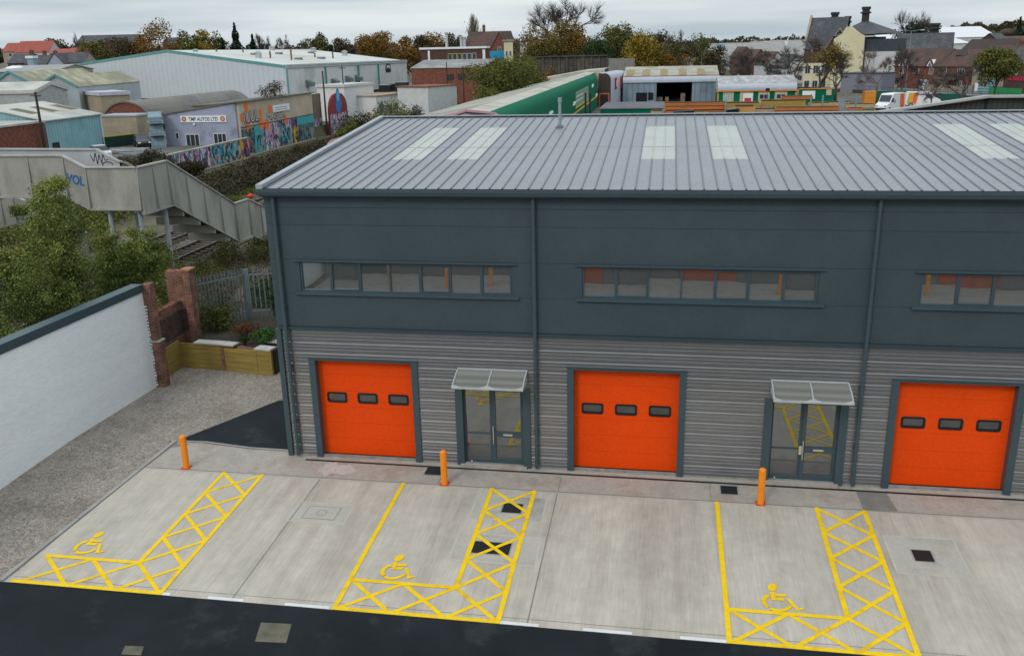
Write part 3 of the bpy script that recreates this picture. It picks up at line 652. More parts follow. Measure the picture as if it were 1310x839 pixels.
# clear corrugated sheet
m_canopy = bpy.data.materials.new('canopy_sheet'); m_canopy.use_nodes = True; nt = m_canopy.node_tree; L = nt.links.new
b = nt.nodes['Principled BSDF']; tc = nd(nt, 'ShaderNodeTexCoord'); sp = nd(nt, 'ShaderNodeSeparateXYZ'); L(tc.outputs['Object'], sp.inputs[0])
mm = nd(nt, 'ShaderNodeMath', operation='MULTIPLY'); L(sp.outputs['Z'], mm.inputs[0]); mm.inputs[1].default_value = 60
si = nd(nt, 'ShaderNodeMath', operation='SINE'); L(mm.outputs[0], si.inputs[0]); mr = nd(nt, 'ShaderNodeMapRange'); mr.inputs[1].default_value = -1; L(si.outputs[0], mr.inputs[0]); mr.inputs[3].default_value = .19; mr.inputs[4].default_value = .29
cb = nd(nt, 'ShaderNodeCombineXYZ')
for i, k in enumerate((1.0, 1.0, .9)):
    q = nd(nt, 'ShaderNodeMath', operation='MULTIPLY'); L(mr.outputs[0], q.inputs[0]); q.inputs[1].default_value = k; L(q.outputs[0], cb.inputs[i])
L(cb.outputs[0], b.inputs['Base Color']); b.inputs['Roughness'].default_value = .25; b.inputs['Alpha'].default_value = .8
# horizontal streak highlights on the ribbed cladding
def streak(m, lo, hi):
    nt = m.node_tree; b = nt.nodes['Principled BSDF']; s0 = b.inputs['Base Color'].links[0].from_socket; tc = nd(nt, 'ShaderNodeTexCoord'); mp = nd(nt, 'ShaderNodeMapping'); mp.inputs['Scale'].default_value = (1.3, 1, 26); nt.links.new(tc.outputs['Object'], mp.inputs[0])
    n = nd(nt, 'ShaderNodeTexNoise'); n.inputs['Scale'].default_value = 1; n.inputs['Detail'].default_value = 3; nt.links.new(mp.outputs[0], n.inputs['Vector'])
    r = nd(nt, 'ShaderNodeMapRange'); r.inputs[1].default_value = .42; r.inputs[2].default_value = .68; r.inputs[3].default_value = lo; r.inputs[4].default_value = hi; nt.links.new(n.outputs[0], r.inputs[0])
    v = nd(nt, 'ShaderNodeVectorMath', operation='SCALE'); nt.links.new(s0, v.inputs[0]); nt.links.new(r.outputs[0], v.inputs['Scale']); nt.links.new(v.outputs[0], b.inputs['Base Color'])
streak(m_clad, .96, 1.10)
unit_building(Matrix.Identity(4), True, 'slate blue and grey industrial unit building with three orange roller doors and a ribbed roof')
# ------------------------------------------------------------------ white boundary wall, piers, planter, fence
m_whitewall = M('white_render', (.90,.92,.94), .85, .03, .6, bump=.2, bscale=7, stretch=(1,.5,3), c2=(.84,.87,.90), c2amt=.3, c2scale=.8, bdist=.03)
m_brick = brickmat('old_brick', (.26,.085,.05), (.12,.045,.03), (.27,.22,.18), msize=.010)
m_brickdark = brickmat('sooty_brick', (.05,.035,.03), (.09,.05,.04), (.12,.10,.09))
t = thing('boundary_wall', 'long white painted boundary wall with dark blue grey coping beside the gravel', 'wall', (-7.7,5.0,0))
wl = [(-7.66,5.05),(-7.95,-3.1),(-8.75,-26)]
mb = MB()
for (a, b) in zip(wl, wl[1:]):
    A = Vector((*a,-.6)); Bq = Vector((*b,-.6)); n = (Bq-A).normalized(); n = Vector((n.y,-n.x,0))
    if n.x > 0: n = -n
    mb.prism([A, Bq, Bq+n*.30, A+n*.30], (0,0,4.38))
mb.build('wall', m_whitewall, t)
mb = MB()
for (a, b) in zip(wl, wl[1:]):
    A = Vector((*a,3.78)); Bq = Vector((*b,3.78)); n = (Bq-A).normalized(); n = Vector((n.y,-n.x,0))
    if n.x > 0: n = -n
    mb.prism([A-n*.05, Bq-n*.05, Bq+n*.40, A+n*.40], (0,0,.29))
mb.build('coping', m_slate2, t)
t = thing('brick_pier', 'narrow worn brick pier at the end of the white wall, flaked white on one side', 'pier', (-7.5,5.2,0))
mb = MB(); mb.prism([(-7.68,5.06,-.1),(-7.28,5.06,-.1),(-7.28,5.42,-.1),(-7.68,5.42,-.1)], (0,0,1.9)); mb.prism([(-7.68,5.07,1.8),(-7.36,5.07,1.8),(-7.36,5.42,1.8),(-7.68,5.42,1.8)], (0,0,2.26)); mb.build('pier', m_brick, t)
for k in range(26):
    z = .05+k*.125; w_ = random.uniform(.03,.10); MB().box(-7.685,-7.62+w_*.6,5.045,5.055,z,z+random.uniform(.05,.11)).build('paint_flake', m_white, t)
mb = MB(); mb.box(-7.72,-7.26,5.04,5.46,1.80,1.86) ; mb.build('cap_slab', M('stone_slab', (.42,.40,.36), .9, .15, 3), t)
t = thing('brick_return_wall', 'tall red brick return wall with a sooty band and a pier, behind the planter corner', 'wall', (-8.0,7.9,0))
mb = MB(); mb.box(-8.25,-7.98,5.5,8.1,-.1,2.6); mb.box(-8.55,-7.72,8.15,8.5,-.1,3.80); 
mb.build('wall', m_brick, t)
mb = MB(); mb.box(-7.975,-7.96,5.55,8.1,1.25,2.25); mb.box(-7.96,-7.75,8.135,8.148,1.3,2.2); mb.build('sooty_band', m_brickdark, t)
mb = MB(); mb.box(-7.715,-7.42,8.0,8.42,-.1,3.85); mb.build('pier', m_brick, t)
mb = MB(); mb.box(-7.78,-7.36,7.95,8.48,3.85,3.92); mb.build('cap_slab', M('brick_cap', (.34,.16,.09), .9, .2, 3), t)
m_sleeper = M('planter_timber', (.30,.215,.055), .8, .2, 2, bump=.4, bscale=9, stretch=(.5,.5,5), c2=(.22,.16,.05), c2amt=.4, bdist=.02)
t = thing('timber_planter', 'low raised planter of yellowish timber boards topped with pale stone slabs', 'planter', (-6,7.3,0))
def boardwall(p, q, z0, z1, nb, parent, name='board_panel'):
    p = Vector(p); q = Vector(q); mb = MB(); hh = (z1-z0)/nb
    for k in range(nb): mb.bar((p.x,p.y,z0+hh*(k+.5)), (q.x,q.y,z0+hh*(k+.5)), .07, hh-.012)
    return mb.build(name, m_sleeper, parent)
boardwall((-7.80,5.55),(-7.86,7.30),0,1.15,5,t); boardwall((-7.86,7.32),(-5.95,7.16),0,1.05,5,t); boardwall((-5.82,7.14),(-4.36,6.86),0,.98,5,t); boardwall((-4.34,6.86),(-3.75,6.78),0,1.0,5,t); boardwall((-3.72,6.8),(-3.6,8.3),0,1.0,5,t)
mb = MB(); mb.box(-5.95,-5.82,7.08,7.24,0,1.02); mb.build('brick_post', m_brick, t)
mb = MB(); mb.box(-3.74,-3.64,6.72,6.82,0,1.02); mb.box(-4.40,-4.30,6.80,6.90,0,.99); mb.build('corner_post', m_sleeper, t)
m_slab = M('pale_slab', (.46,.44,.40), .85, .12, 3, bump=.2, bscale=20, bdist=.01)
def slab(p, q, w_, z, parent): mb = MB(); mb.bar((*p,z),(*q,z),w_,.06); mb.build('coping_slab', m_slab, parent)
for a, b in (((-7.1,7.36),(-6.42,7.30)),((-6.40,7.30),(-5.85,7.26)),((-5.83,7.25),(-5.28,7.15))): slab(a, b, .42, 1.10, t)
slab((-4.35,7.05),(-3.62,6.92),.46,1.05,t); slab((-4.2,7.9),(-3.5,7.8),.36,1.05,t)
mb = MB(); mb.bar((-5.2,7.2,.98),(-4.38,7.0,.96),.22,.07); mb.build('brick_edging', m_brick, t)
mb = MB(); mb.prism([(-7.55,7.35,0),(-3.6,6.95,0),(-3.6,12.8,0),(-7.7,12.8,0)], (0,0,.92)); mb.build('soil', M('soil', (.05,.04,.03), .95, .3, 4, bump=1, bscale=12, bdist=.05), t)
# palisade fence
m_pal = M('palisade_steel', (.15,.19,.215), .55, .15, 2, metal=.1)
t = thing('palisade_fence', 'grey steel palisade fence with pointed pales behind the planter', 'fence', (-7,9,0), None)
f0, f1 = Vector((-7.02,8.6,.9)), Vector((-6.3,13.4,.9))
pts = [Vector((-7.0,8.55,0)), Vector((-6.2,9.9,0)), Vector((-4.2,11.0,0)), Vector((-2.2,11.6,0))]
def pal(p, q, zb, hh, t, n):
    d = (q-p).normalized(); nn = Vector((-d.y,d.x,0))
    for i in range(n):
        c = p.lerp(q, (i+.5)/n)+Vector((0,0,zb)); mb = MB(); w_ = .029
        mb.prism([c-d*w_, c+d*w_, c+d*w_+Vector((0,0,hh-.1)), c+d*w_*.0+Vector((0,0,hh)), c-d*w_+Vector((0,0,hh-.1))], nn*.012)
        mb.build('pale', m_pal, t)
    for zz in (.35, hh-.35): mb = MB(); mb.bar(p+Vector((0,0,zb+zz))+nn*.04, q+Vector((0,0,zb+zz))+nn*.04, .05, .05); mb.build('rail', m_pal, t)
    for c in (p, q): mb = MB(); mb.box(c.x-.05,c.x+.05,c.y+.03,c.y+.13,zb-.3,zb+hh-.1); mb.build('post', m_pal, t)
pA = Vector((-6.98,8.6,0)); pB = Vector((-5.55,10.8,0))
a1 = YP(243,420,8.9); a2 = YP(318,405,11.2)
pA = Vector((a1.x,8.9,0)); pB = Vector((a2.x,11.2,0))
pal(pA, pB, .9, 2.35, t, 17)
pal(pB+Vector((.06,.02,0)), Vector((pB.x+2.3,11.9,0)), .9, 2.35, t, 11)

# ------------------------------------------------------------------ plants near the planter
def leafcloud(name, mat, ells, n, size, parent=None, loc=None):
    mb = MB(); vol = [a[3]*a[4]*a[5] for a in ells]; tot = sum(v**.67 for v in vol)
    for (x,y,z,rx,ry,rz), v in zip(ells, vol):
        for _ in range(int(n*v**.67/tot)):
            while 1:
                p = Vector((random.uniform(-1,1), random.uniform(-1,1), random.uniform(-1,1)))
                if .35 < p.length < 1: break
            p *= (.75+.35*random.random())
            mb.leaf((x+p.x*rx, y+p.y*ry, z+p.z*rz), size)
    return mb.build(name, mat, parent, loc=loc)
L_green = leafmat('leaf_green', [(.010,.022,.008),(.022,.05,.014),(.05,.085,.02)])
L_bright = leafmat('leaf_bright', [(.015,.045,.01),(.04,.12,.02),(.09,.18,.03)])
L_olive = leafmat('leaf_olive', [(.024,.03,.010),(.065,.076,.018),(.125,.13,.026),(.19,.17,.036)])
L_rust = leafmat('leaf_rust', [(.05,.025,.01),(.14,.06,.02),(.22,.10,.035)])
L_bramble = leafmat('leaf_bramble', [(.015,.014,.008),(.035,.035,.016),(.06,.05,.024),(.075,.045,.03)])
L_yel = leafmat('leaf_yellow', [(.06,.055,.01),(.20,.15,.018),(.38,.24,.025)])
L_orange = leafmat('leaf_autumn', [(.05,.038,.012),(.16,.092,.02),(.30,.15,.026)])
L_dark = leafmat('leaf_conifer', [(.006,.014,.009),(.012,.028,.016),(.02,.04,.02)])
L_brown = leafmat('leaf_brown', [(.025,.022,.012),(.06,.048,.022),(.10,.07,.03)])
L_sap = leafmat('leaf_sapling', [(.035,.06,.014),(.10,.14,.032),(.19,.225,.05),(.34,.31,.08)])
m_bark = M('bark', (.06,.05,.04), .9, .25, 3, bump=.5, bscale=10, bdist=.05)
m_twig = M('bare_twigs', (.075,.062,.055), .9, .25, 1.5)
m_palebark = M('pale_bark', (.15,.14,.11), .9, .2, 4)
def shrub(x, y, z, rx, ry, rz, n, size, mat, name, label, cat='shrub', group=None, stems=5):
    t = thing(name, label, cat, (x,y,z), group)
    ells = [(x+random.uniform(-.5,.5)*rx, y+random.uniform(-.5,.5)*ry, z+rz*random.uniform(.7,1.3), rx*random.uniform(.35,.6), ry*random.uniform(.35,.6), rz*random.uniform(.35,.6)) for _ in range(8)]+[(x,y,z+rz*.8,rx*.8,ry*.8,rz*.8)]
    leafcloud('foliage', mat, ells, n, size, t)
    mb = MB()
    for _ in range(stems):
        a = random.uniform(0,2*PI); mb.tube((x,y,z-.1),(x+math.cos(a)*rx*.6,y+math.sin(a)*ry*.6,z+rz*1.4),.03,.01,5,False)
    mb.build('stems', m_bark, t); return t
shrub(-5.6,8.6,.95,.8,.5,.35,1500,.07,L_rust,'fern','rusty brown fern in the planter in front of the palisade fence','plant')
shrub(-4.5,7.9,.95,.6,.5,.35,1500,.09,L_bright,'green_bush','bright green leafy bush at the front of the planter','plant')
shrub(-5.2,7.7,.95,.35,.3,.22,500,.07,L_green,'green_bush','small dark green plant behind the planter slabs','plant')
shrub(-3.6,9.0,.95,.7,.6,.5,1600,.08,L_rust,'fern','orange brown bracken against the side of the grey unit','plant')
shrub(-3.2,8.2,.95,.5,.4,.35,900,.08,L_green,'green_bush','green weeds between planter slabs and the unit wall','plant')
shrub(-4.3,10.2,.6,1.0,1.0,1.7,7000,.09,L_green,'ivy_bush','tall dark green bush climbing beside the unit corner','shrub')
shrub(-2.7,12.6,.3,1.5,1.2,2.3,12000,.11,L_green,'dark_bush','tallest dark green bush against the unit corner above the fence','shrub')
shrub(-5.0,13.2,.2,1.8,1.2,1.6,8000,.10,L_green,'dense_bush','dense green bush behind the palisade fence','shrub')
shrub(-8.6,6.6,1.3,.8,1.2,1.0,5000,.09,L_sap,'overhanging_bush','leafy growth hanging over the low brick wall between the two piers','shrub')
shrub(-7.4,9.6,.2,1.1,.8,1.2,2500,.10,L_olive,'overhanging_bush','olive bush leaning over the brick return wall','shrub')

# ------------------------------------------------------------------ railway
m_ballast = M('ballast', (.115,.098,.080), .95, .2, 1, bump=1, bscale=9, c2=(.07,.06,.04), c2amt=.6, bdist=.12, fine=.25); addgrain(m_ballast, 9, .5, 1.6)
mb = MB(); ys_ = [-40,-10,0,20,40,60,80,100,130,160,200]
mb.add([(x,y,-.02) for y in ys_ for x in (-25.2,-16.6)], [(2*i,2*i+1,2*i+3,2*i+2) for i in range(len(ys_)-1)]); structure('ballast', mb, m_ballast)
m_railtop = M('rail_top', (.22,.22,.22), .35, .1, metal=.6); m_rust = M('rail_rust', (.055,.036,.026), .9, .2); m_slp = M('rail_sleeper', (.085,.068,.052), .9, .25, 2)
def track(xc, label):
    t = thing('railway_track', label, 'railway track', (xc,20,0), 'parallel railway tracks')
    for sx in (-.7175,.7175):
        mb = MB(); mb.box(xc+sx-.035,xc+sx+.035,-30,200,.12,.235); mb.box(xc+sx-.07,xc+sx+.07,-30,200,.10,.125); r = mb.build('rail', m_rust, t)
        mb = MB(); mb.box(xc+sx-.028,xc+sx+.028,-30,200,.236,.242); mb.build('rail_head', m_railtop, r)
    mb = MB(); y = -5
    while y < 60: mb.box(xc-1.25,xc+1.25,y,y+.26,-.05,.10); y += .7
    tag(mb.build('sleepers', m_slp, t), None, None, None, 'stuff')
track(-18.85, 'nearer railway track, seen below the end of the footbridge stairs')
track(-22.4, 'farther railway track, beyond the one nearest the white wall')

# ------------------------------------------------------------------ footbridge
m_br = M('bridge_paint', (.33,.32,.29), .8, .10, .7, bump=.2, bscale=15, stretch=(1,1,.4), c2=(.24,.23,.20), c2amt=.5, c2scale=.5, bdist=.01)
m_brcap = M('bridge_cap', (.40,.39,.365), .8, .12, 1.5, c2=(.28,.27,.22), c2amt=.5)
m_brdark = M('bridge_underside', (.07,.07,.07), .9, .2)
t = thing('footbridge', 'pale grey steel footbridge over the railway with solid sides and stairs down', 'footbridge', (-14.4,16.5,0))
X0, Y0, X1, Y1 = -14.4, 16.5, -16.7, 18.8
def side(pts, hh, nrm, stiff=1.35, name='parapet'):
    nrm = Vector(nrm)
    for a, b in zip(pts, pts[1:]):
        a = Vector(a); b = Vector(b); mb = MB(); dn = Vector((0,0,-hh))
        mb.prism([a, b, b+dn, a+dn], -nrm*.07); p = mb.build(name, m_br, t)
        mb = MB(); up = Vector((0,0,.035)); mb.bar(a+up-nrm*.035, b+up-nrm*.035, .22, .07); mb.build('cap_rail', m_brcap, p)
        mb = MB(); mb.bar(a+dn+nrm*.05, b+dn+nrm*.05, .14, .09); mb.build('bottom_flange', m_br, p)
        n = max(1, round((b-a).length/stiff)); d = (b-a).normalized()
        for i in range(n+(1 if (b-Vector(pts[-1])).length < 1e-6 else 0)):
            c = a.lerp(b, i/n); wv = Vector((d.x,d.y,0)).normalized()*.03; bt = dn*.985
            mb = MB(); mb.add([c-wv+nrm*.002, c+wv+nrm*.002, c+wv+nrm*.035, c-wv+nrm*.035, c-wv+bt+nrm*.002, c+wv+bt+nrm*.002, c+wv+bt+nrm*.15, c-wv+bt+nrm*.15], [(0,1,2,3),(4,7,6,5),(0,4,5,1),(1,5,6,2),(2,6,7,3),(3,7,4,0)])
            mb.build('stiffener', m_br, p)
side([(-42,Y0,7.50),(-18.35,Y0,7.44),(-17.2,Y0,6.86),(X0,Y0,6.86)], 2.05, (0,-1,0), 2.0)
side([(X0,Y0,6.86),(X0,19.3,6.86),(X0,26.2,3.45),(X0,28.1,3.42),(X0,34.5,.9)], 2.30, (1,0,0), 1.75)
mb = MB()
mb.prism([(-42,Y1,7.66),(-18.0,Y1,7.50),(-16.9,Y1,6.9),(X1,Y1,6.86),(X1,Y1,4.7),(-16.9,Y1,4.7),(-18.0,Y1,5.4),(-42,Y1,5.5)][::1], (0,.07,0)); fp = mb.build('parapet', m_brin if False else M('inner_parapet', (.42,.43,.45), .7, .12, 1), t)
mb = MB()
for a, b in zip([(-42,Y1,7.66),(-18.0,Y1,7.50),(-16.9,Y1,6.9),(X1,Y1,6.86)], [(-18.0,Y1,7.50),(-16.9,Y1,6.9),(X1,Y1,6.86)]): mb.bar(Vector(a)+Vector((0,.035,.04)), Vector(b)+Vector((0,.035,.04)), .24, .08)
for a, b in zip([(X1,Y1,6.86),(X1,26.2,3.45),(X1,28.1,3.42),(X1,34.5,.9)], [(X1,26.2,3.45),(X1,28.1,3.42),(X1,34.5,.9)]): mb.bar(Vector(a)+Vector((0,0,.04)), Vector(b)+Vector((0,0,.04)), .22, .08)
mb.build('cap_rail', m_brcap, fp)
mb = MB(); mb.prism([(X1,Y1,6.86),(X1,19.3,6.86),(X1,26.2,3.45),(X1,28.1,3.42),(X1,34.5,.9),(X1,34.5,-.2),(X1,28.1,1.5),(X1,26.2,1.5),(X1,19.3,4.9),(X1,Y1,4.9)], (-.07,0,0)); mb.build('parapet', m_br, t)
mb = MB(); mb.box(-42,-18.4,Y0+.02,Y1,5.6,5.75); mb.box(-17.2,X0-.02,Y0+.02,19.3,4.85,5.0); mb.prism([(-18.4,Y0+.02,5.6),(-17.2,Y0+.02,4.85),(-17.2,Y0+.02,5.0),(-18.4,Y0+.02,5.75)], (0,Y1-Y0-.02,0))
mb.prism([(X0-.02,19.3,4.85),(X0-.02,26.2,1.45),(X0-.02,26.2,1.6),(X0-.02,19.3,5.0)], (X1-X0,0,0)); mb.box(X1,X0-.02,26.2,28.1,1.45,1.6); mb.build('deck', m_brdark, t)
mb = MB()
for k in range(22): y = 19.3+k*.314; z = 5.0-k*.1545; mb.box(X1+.02,X0-.08,y,y+.32,z-.16,z)
tag(mb.build('stair_treads', M('stair_tread', (.2,.2,.19), .9, .2), t))
for k in range(4):
    mb = MB(); y = 20.2+k*1.6; z = 4.35-k*.79; mb.box(X1-.3,X0+.03,y,y+.12,z-.55,z-.1); mb.build('cross_girder', m_br, t)
for x, y in ((-14.75,19.1),(-16.4,19.1),(-14.75,16.8),(-16.4,16.8),(-26.2,16.8),(-26.2,18.5)):
    zt = 4.85 if x > -18 else 5.6
    mb = MB(); mb.tube((x,y,-.1),(x,y,zt),.13,n=12); mb.tube((x,y,zt-.25),(x,y,zt),.22,n=12); mb.build('support_post', M('post_paint', (.30,.34,.36), .6, .1, 2), t)
# second flight beyond, at the left
ps = [YP(0,254,24.5), YP(16,250,24.5), YP(62,274,24.5), YP(110,299,24.5)]; ps = [Vector((ps[0].x-6,24.5,ps[0].z-2.2))]+ps
side([tuple(p) for p in ps], 1.7, (0,-1,0), 1.8)
for nm, (px_, py_) in (('a',(100,219)),):
    pass
m_blue = M('spray_blue', (.02,.12,.36), .6, .1); m_blk = M('spray_black', (.02,.02,.02), .7)
pv = YP(84,222,Y0-.012)
textmesh('sprayed_letters', 'VOL', .62, m_blue, t, (pv.x,Y0-.012,pv.z-.42), (1,0,-.22), (0.12,0,1), .003, .02, sx=.78)
def scribble(parent, pts, wd, mat, nrm, off=.008, name='spray_tag'):
    mb = MB(); nrm = Vector(nrm)
    for a, b in zip(pts, pts[1:]):
        a = Vector(a)+nrm*off; b = Vector(b)+nrm*off
        if (b-a).length > 1e-4: mb.bar(a, b, wd, .004, nrm)
    return mb.build(name, mat, parent)
base = YP(122,198,Y1); pts = [(base.x+u, Y1, base.z+v) for u, v in ((-.3,0),(-.15,-.35),(0,.1),(.05,-.5),(.2,0),(.3,-.45),(.42,.05),(.5,-.3),(.7,-.25))]
scribble(t, pts, .04, m_blk, (0,-1,0)); b2 = YP(138,211,Y1); scribble(t, [(b2.x+math.cos(a)*.3,Y1,b2.z+math.sin(a)*.15) for a in [i*.5 for i in range(8)]], .05, m_blk, (0,-1,0))

# ------------------------------------------------------------------ saplings and undergrowth by the track
def sapling(x, y, hgt, spread, nl, label, seed, lsize=.075, group='saplings between the white wall and the track'):
    random.seed(seed); t = thing('sapling', label, 'tree', (x,y,0), group); mb = MB(); lf = MB()
    for s_ in range(7):
        a = random.uniform(0,2*PI); lean = random.uniform(.1,.5)*spread; p = Vector((x+random.uniform(-.15,.15),y+random.uniform(-.15,.15),-.05)); hh = hgt*random.uniform(.65,1)
        q = Vector((x+math.cos(a)*lean,y+math.sin(a)*lean,hh)); n = 9; prev = p; tips = []
        for i in range(1, n+1):
            u = i/n; c = p.lerp(q, u)+Vector((random.uniform(-.06,.06),random.uniform(-.06,.06),0))+Vector((math.cos(a),math.sin(a),0))*lean*.3*(u*u-u)
            mb.tube(prev, c, .035*(1-u)+.008, .035*(1-(u+.1))+.008 if u < .9 else .006, 5, False)
            if u > .25:
                for _ in range(5):
                    b = random.uniform(0,2*PI); ln = (1.15-u)*spread*random.uniform(.35,.85); tip = c+Vector((math.cos(b)*ln,math.sin(b)*ln,ln*random.uniform(.2,.9)))
                    mb.tube(c, tip, .012, .004, 4, False)
                    for k in range(int(nl/(7*7*5))):
                        w_ = random.random()**.6; lf.leaf(c.lerp(tip, w_)+Vector((random.gauss(0,.13),random.gauss(0,.13),random.gauss(0,.11))), lsize*random.uniform(.7,1.3))
            prev = c
    mb.build('stems', m_palebark, t); lf.build('foliage', L_sap, t); random.seed(seed+1); return t
def atG(px, py, dist): p = V(px, py, dist); return p
sapling(-12.4, 6.4, 7.7, 3.3, 60000, 'tallest airy sapling left of the brick piers, in front of the footbridge landing', 11, .085)
sapling(-10.9, 9.6, 5.5, 3.1, 52000, 'bushy sapling behind the white wall end, nearest the bridge posts', 12, .085)
sapling(-14.8, 4.2, 5.4, 2.8, 42000, 'sapling growing at the left beneath the footbridge flight', 13, .085)
sapling(-12.0, 2.2, 3.6, 2.2, 30000, 'low sapling behind the coping of the white wall', 14, .08)
sapling(-16.2, 1.8, 5.6, 2.6, 40000, 'sapling at the far left in front of the lower bridge flight', 17, .09)
sapling(-13.6, -0.6, 4.6, 2.4, 36000, 'broad low sapling filling the left edge above the wall coping', 18, .085)
sapling(-12.4, 13.2, 4.4, 2.6, 36000, 'sapling directly under the bridge landing between its posts', 19, .085)
sapling(-15.2, 8.8, 4.6, 2.6, 36000, 'sapling behind the tallest one, under the bridge deck', 20, .09)
sapling(-12.9, 10.9, 4.3, 2.4, 30000, 'darker sapling between the bridge posts and the tallest sapling', 16, .085)
sapling(-10.6, -2.9, 4.7, 1.2, 9000, 'leafy bright sapling cut by the left edge of the photo', 15, .08)
random.seed(5)
ells = []
for _ in range(110):
    x = random.uniform(-16.2,-8.6); y = random.uniform(-4,12.5); ells.append((x,y,.45,random.uniform(.7,1.4),random.uniform(.7,1.4),random.uniform(.5,1.0)))
tag(leafcloud('undergrowth', L_olive, ells, 60000, .13), 'mixed olive weeds and brambles covering the bank behind the white wall', 'undergrowth', kind='stuff')
ells = []
for _ in range(60):
    x = random.uniform(-16,-2.5); y = random.uniform(13.5,30); ells.append((x,y,.3,random.uniform(.6,1.4),random.uniform(.8,1.4),random.uniform(.25,.7) if x < -9 else random.uniform(.5,1.2)))
tag(leafcloud('brambles', L_brown, ells, 22000, .13), 'brown and green brambles beyond the palisade fence up to the track', 'undergrowth', kind='stuff')
ells = [(random.uniform(-16.6,-13.2),random.uniform(13,32),.35,random.uniform(.6,1),random.uniform(.6,1.2),random.uniform(.4,.9)) for _ in range(40)]
tag(leafcloud('trackside_scrub', L_olive, ells, 14000, .12), 'olive scrub between the bridge posts and the nearer track', 'undergrowth', kind='stuff')
ells = [(random.uniform(-12,-5),random.uniform(13,22),.5,random.uniform(.5,1),random.uniform(.5,1),random.uniform(.3,.8)) for _ in range(14)]
tag(leafcloud('green_weeds', L_green, ells, 6000, .13), 'green weeds beside the foot of the bridge stairs', 'undergrowth', kind='stuff')
ells = [(random.uniform(-30,-25.5),random.uniform(2,34),.2,.8,1,.5) for _ in range(60)]+[(random.uniform(-40,-29),random.uniform(14,50),.5,random.uniform(1,1.8),random.uniform(1,2),random.uniform(.6,1.2)) for _ in range(130)]
tag(leafcloud('verge_weeds', L_olive, ells, 42000, .2), 'low weeds on the far side of the tracks', 'undergrowth', kind='stuff')
# bramble bank between track and graffiti walls
ells = []
for _ in range(240):
    y = random.uniform(42,104); x = random.uniform(-34,-26.5)
    ells.append((x,y,random.uniform(.2,.7)+(.6 if x > -31 else 0),random.uniform(1.4,2.4),random.uniform(1.6,3),random.uniform(.5,1.0)))
tag(leafcloud('bramble_bank', L_bramble, ells, 70000, .26), 'long dark brown green bramble bank between the railway and the graffiti wall', 'hedge', kind='stuff')
ells = [(random.uniform(-27,-23.5),random.uniform(38,64),.1,1,1.6,.35) for _ in range(30)]
tag(leafcloud('grass_verge', leafmat('grass_blades', [(.07,.09,.02),(.13,.16,.035),(.17,.17,.06)]), ells, 9000, .2), 'light green grass strip at the foot of the bramble bank', 'grass', kind='stuff')
for i, (x, y, rx, ry, rz, m_, lab) in enumerate([(-37.6,57,2.6,2.6,2.0,L_bramble,'brown green thicket at the left end of the graffiti wall'), (-35.6,53,2.2,2.6,1.7,L_olive,'olive thicket above the bend of the footbridge'), (-39.5,53.5,2.6,2.6,1.9,L_brown,'brownish thicket beside the scrap yard edge'),(-36.4,60.5,1.8,2.2,1.2,L_bramble,'low dark thicket overlapping the left end of the sprayed wall')]):
    shrub(x, y, 0, rx, ry, rz, 7000, .2, m_, 'thicket', lab, 'shrub')
p = G(320,251,.3); t = tag(MB().blob(p,.3,8,6,.7,.15).build('rubble_sack', M('red_sack', (.75,.06,.03), .6), None, True), 'red sack lying in the grass right of the bramble bank', 'sack')
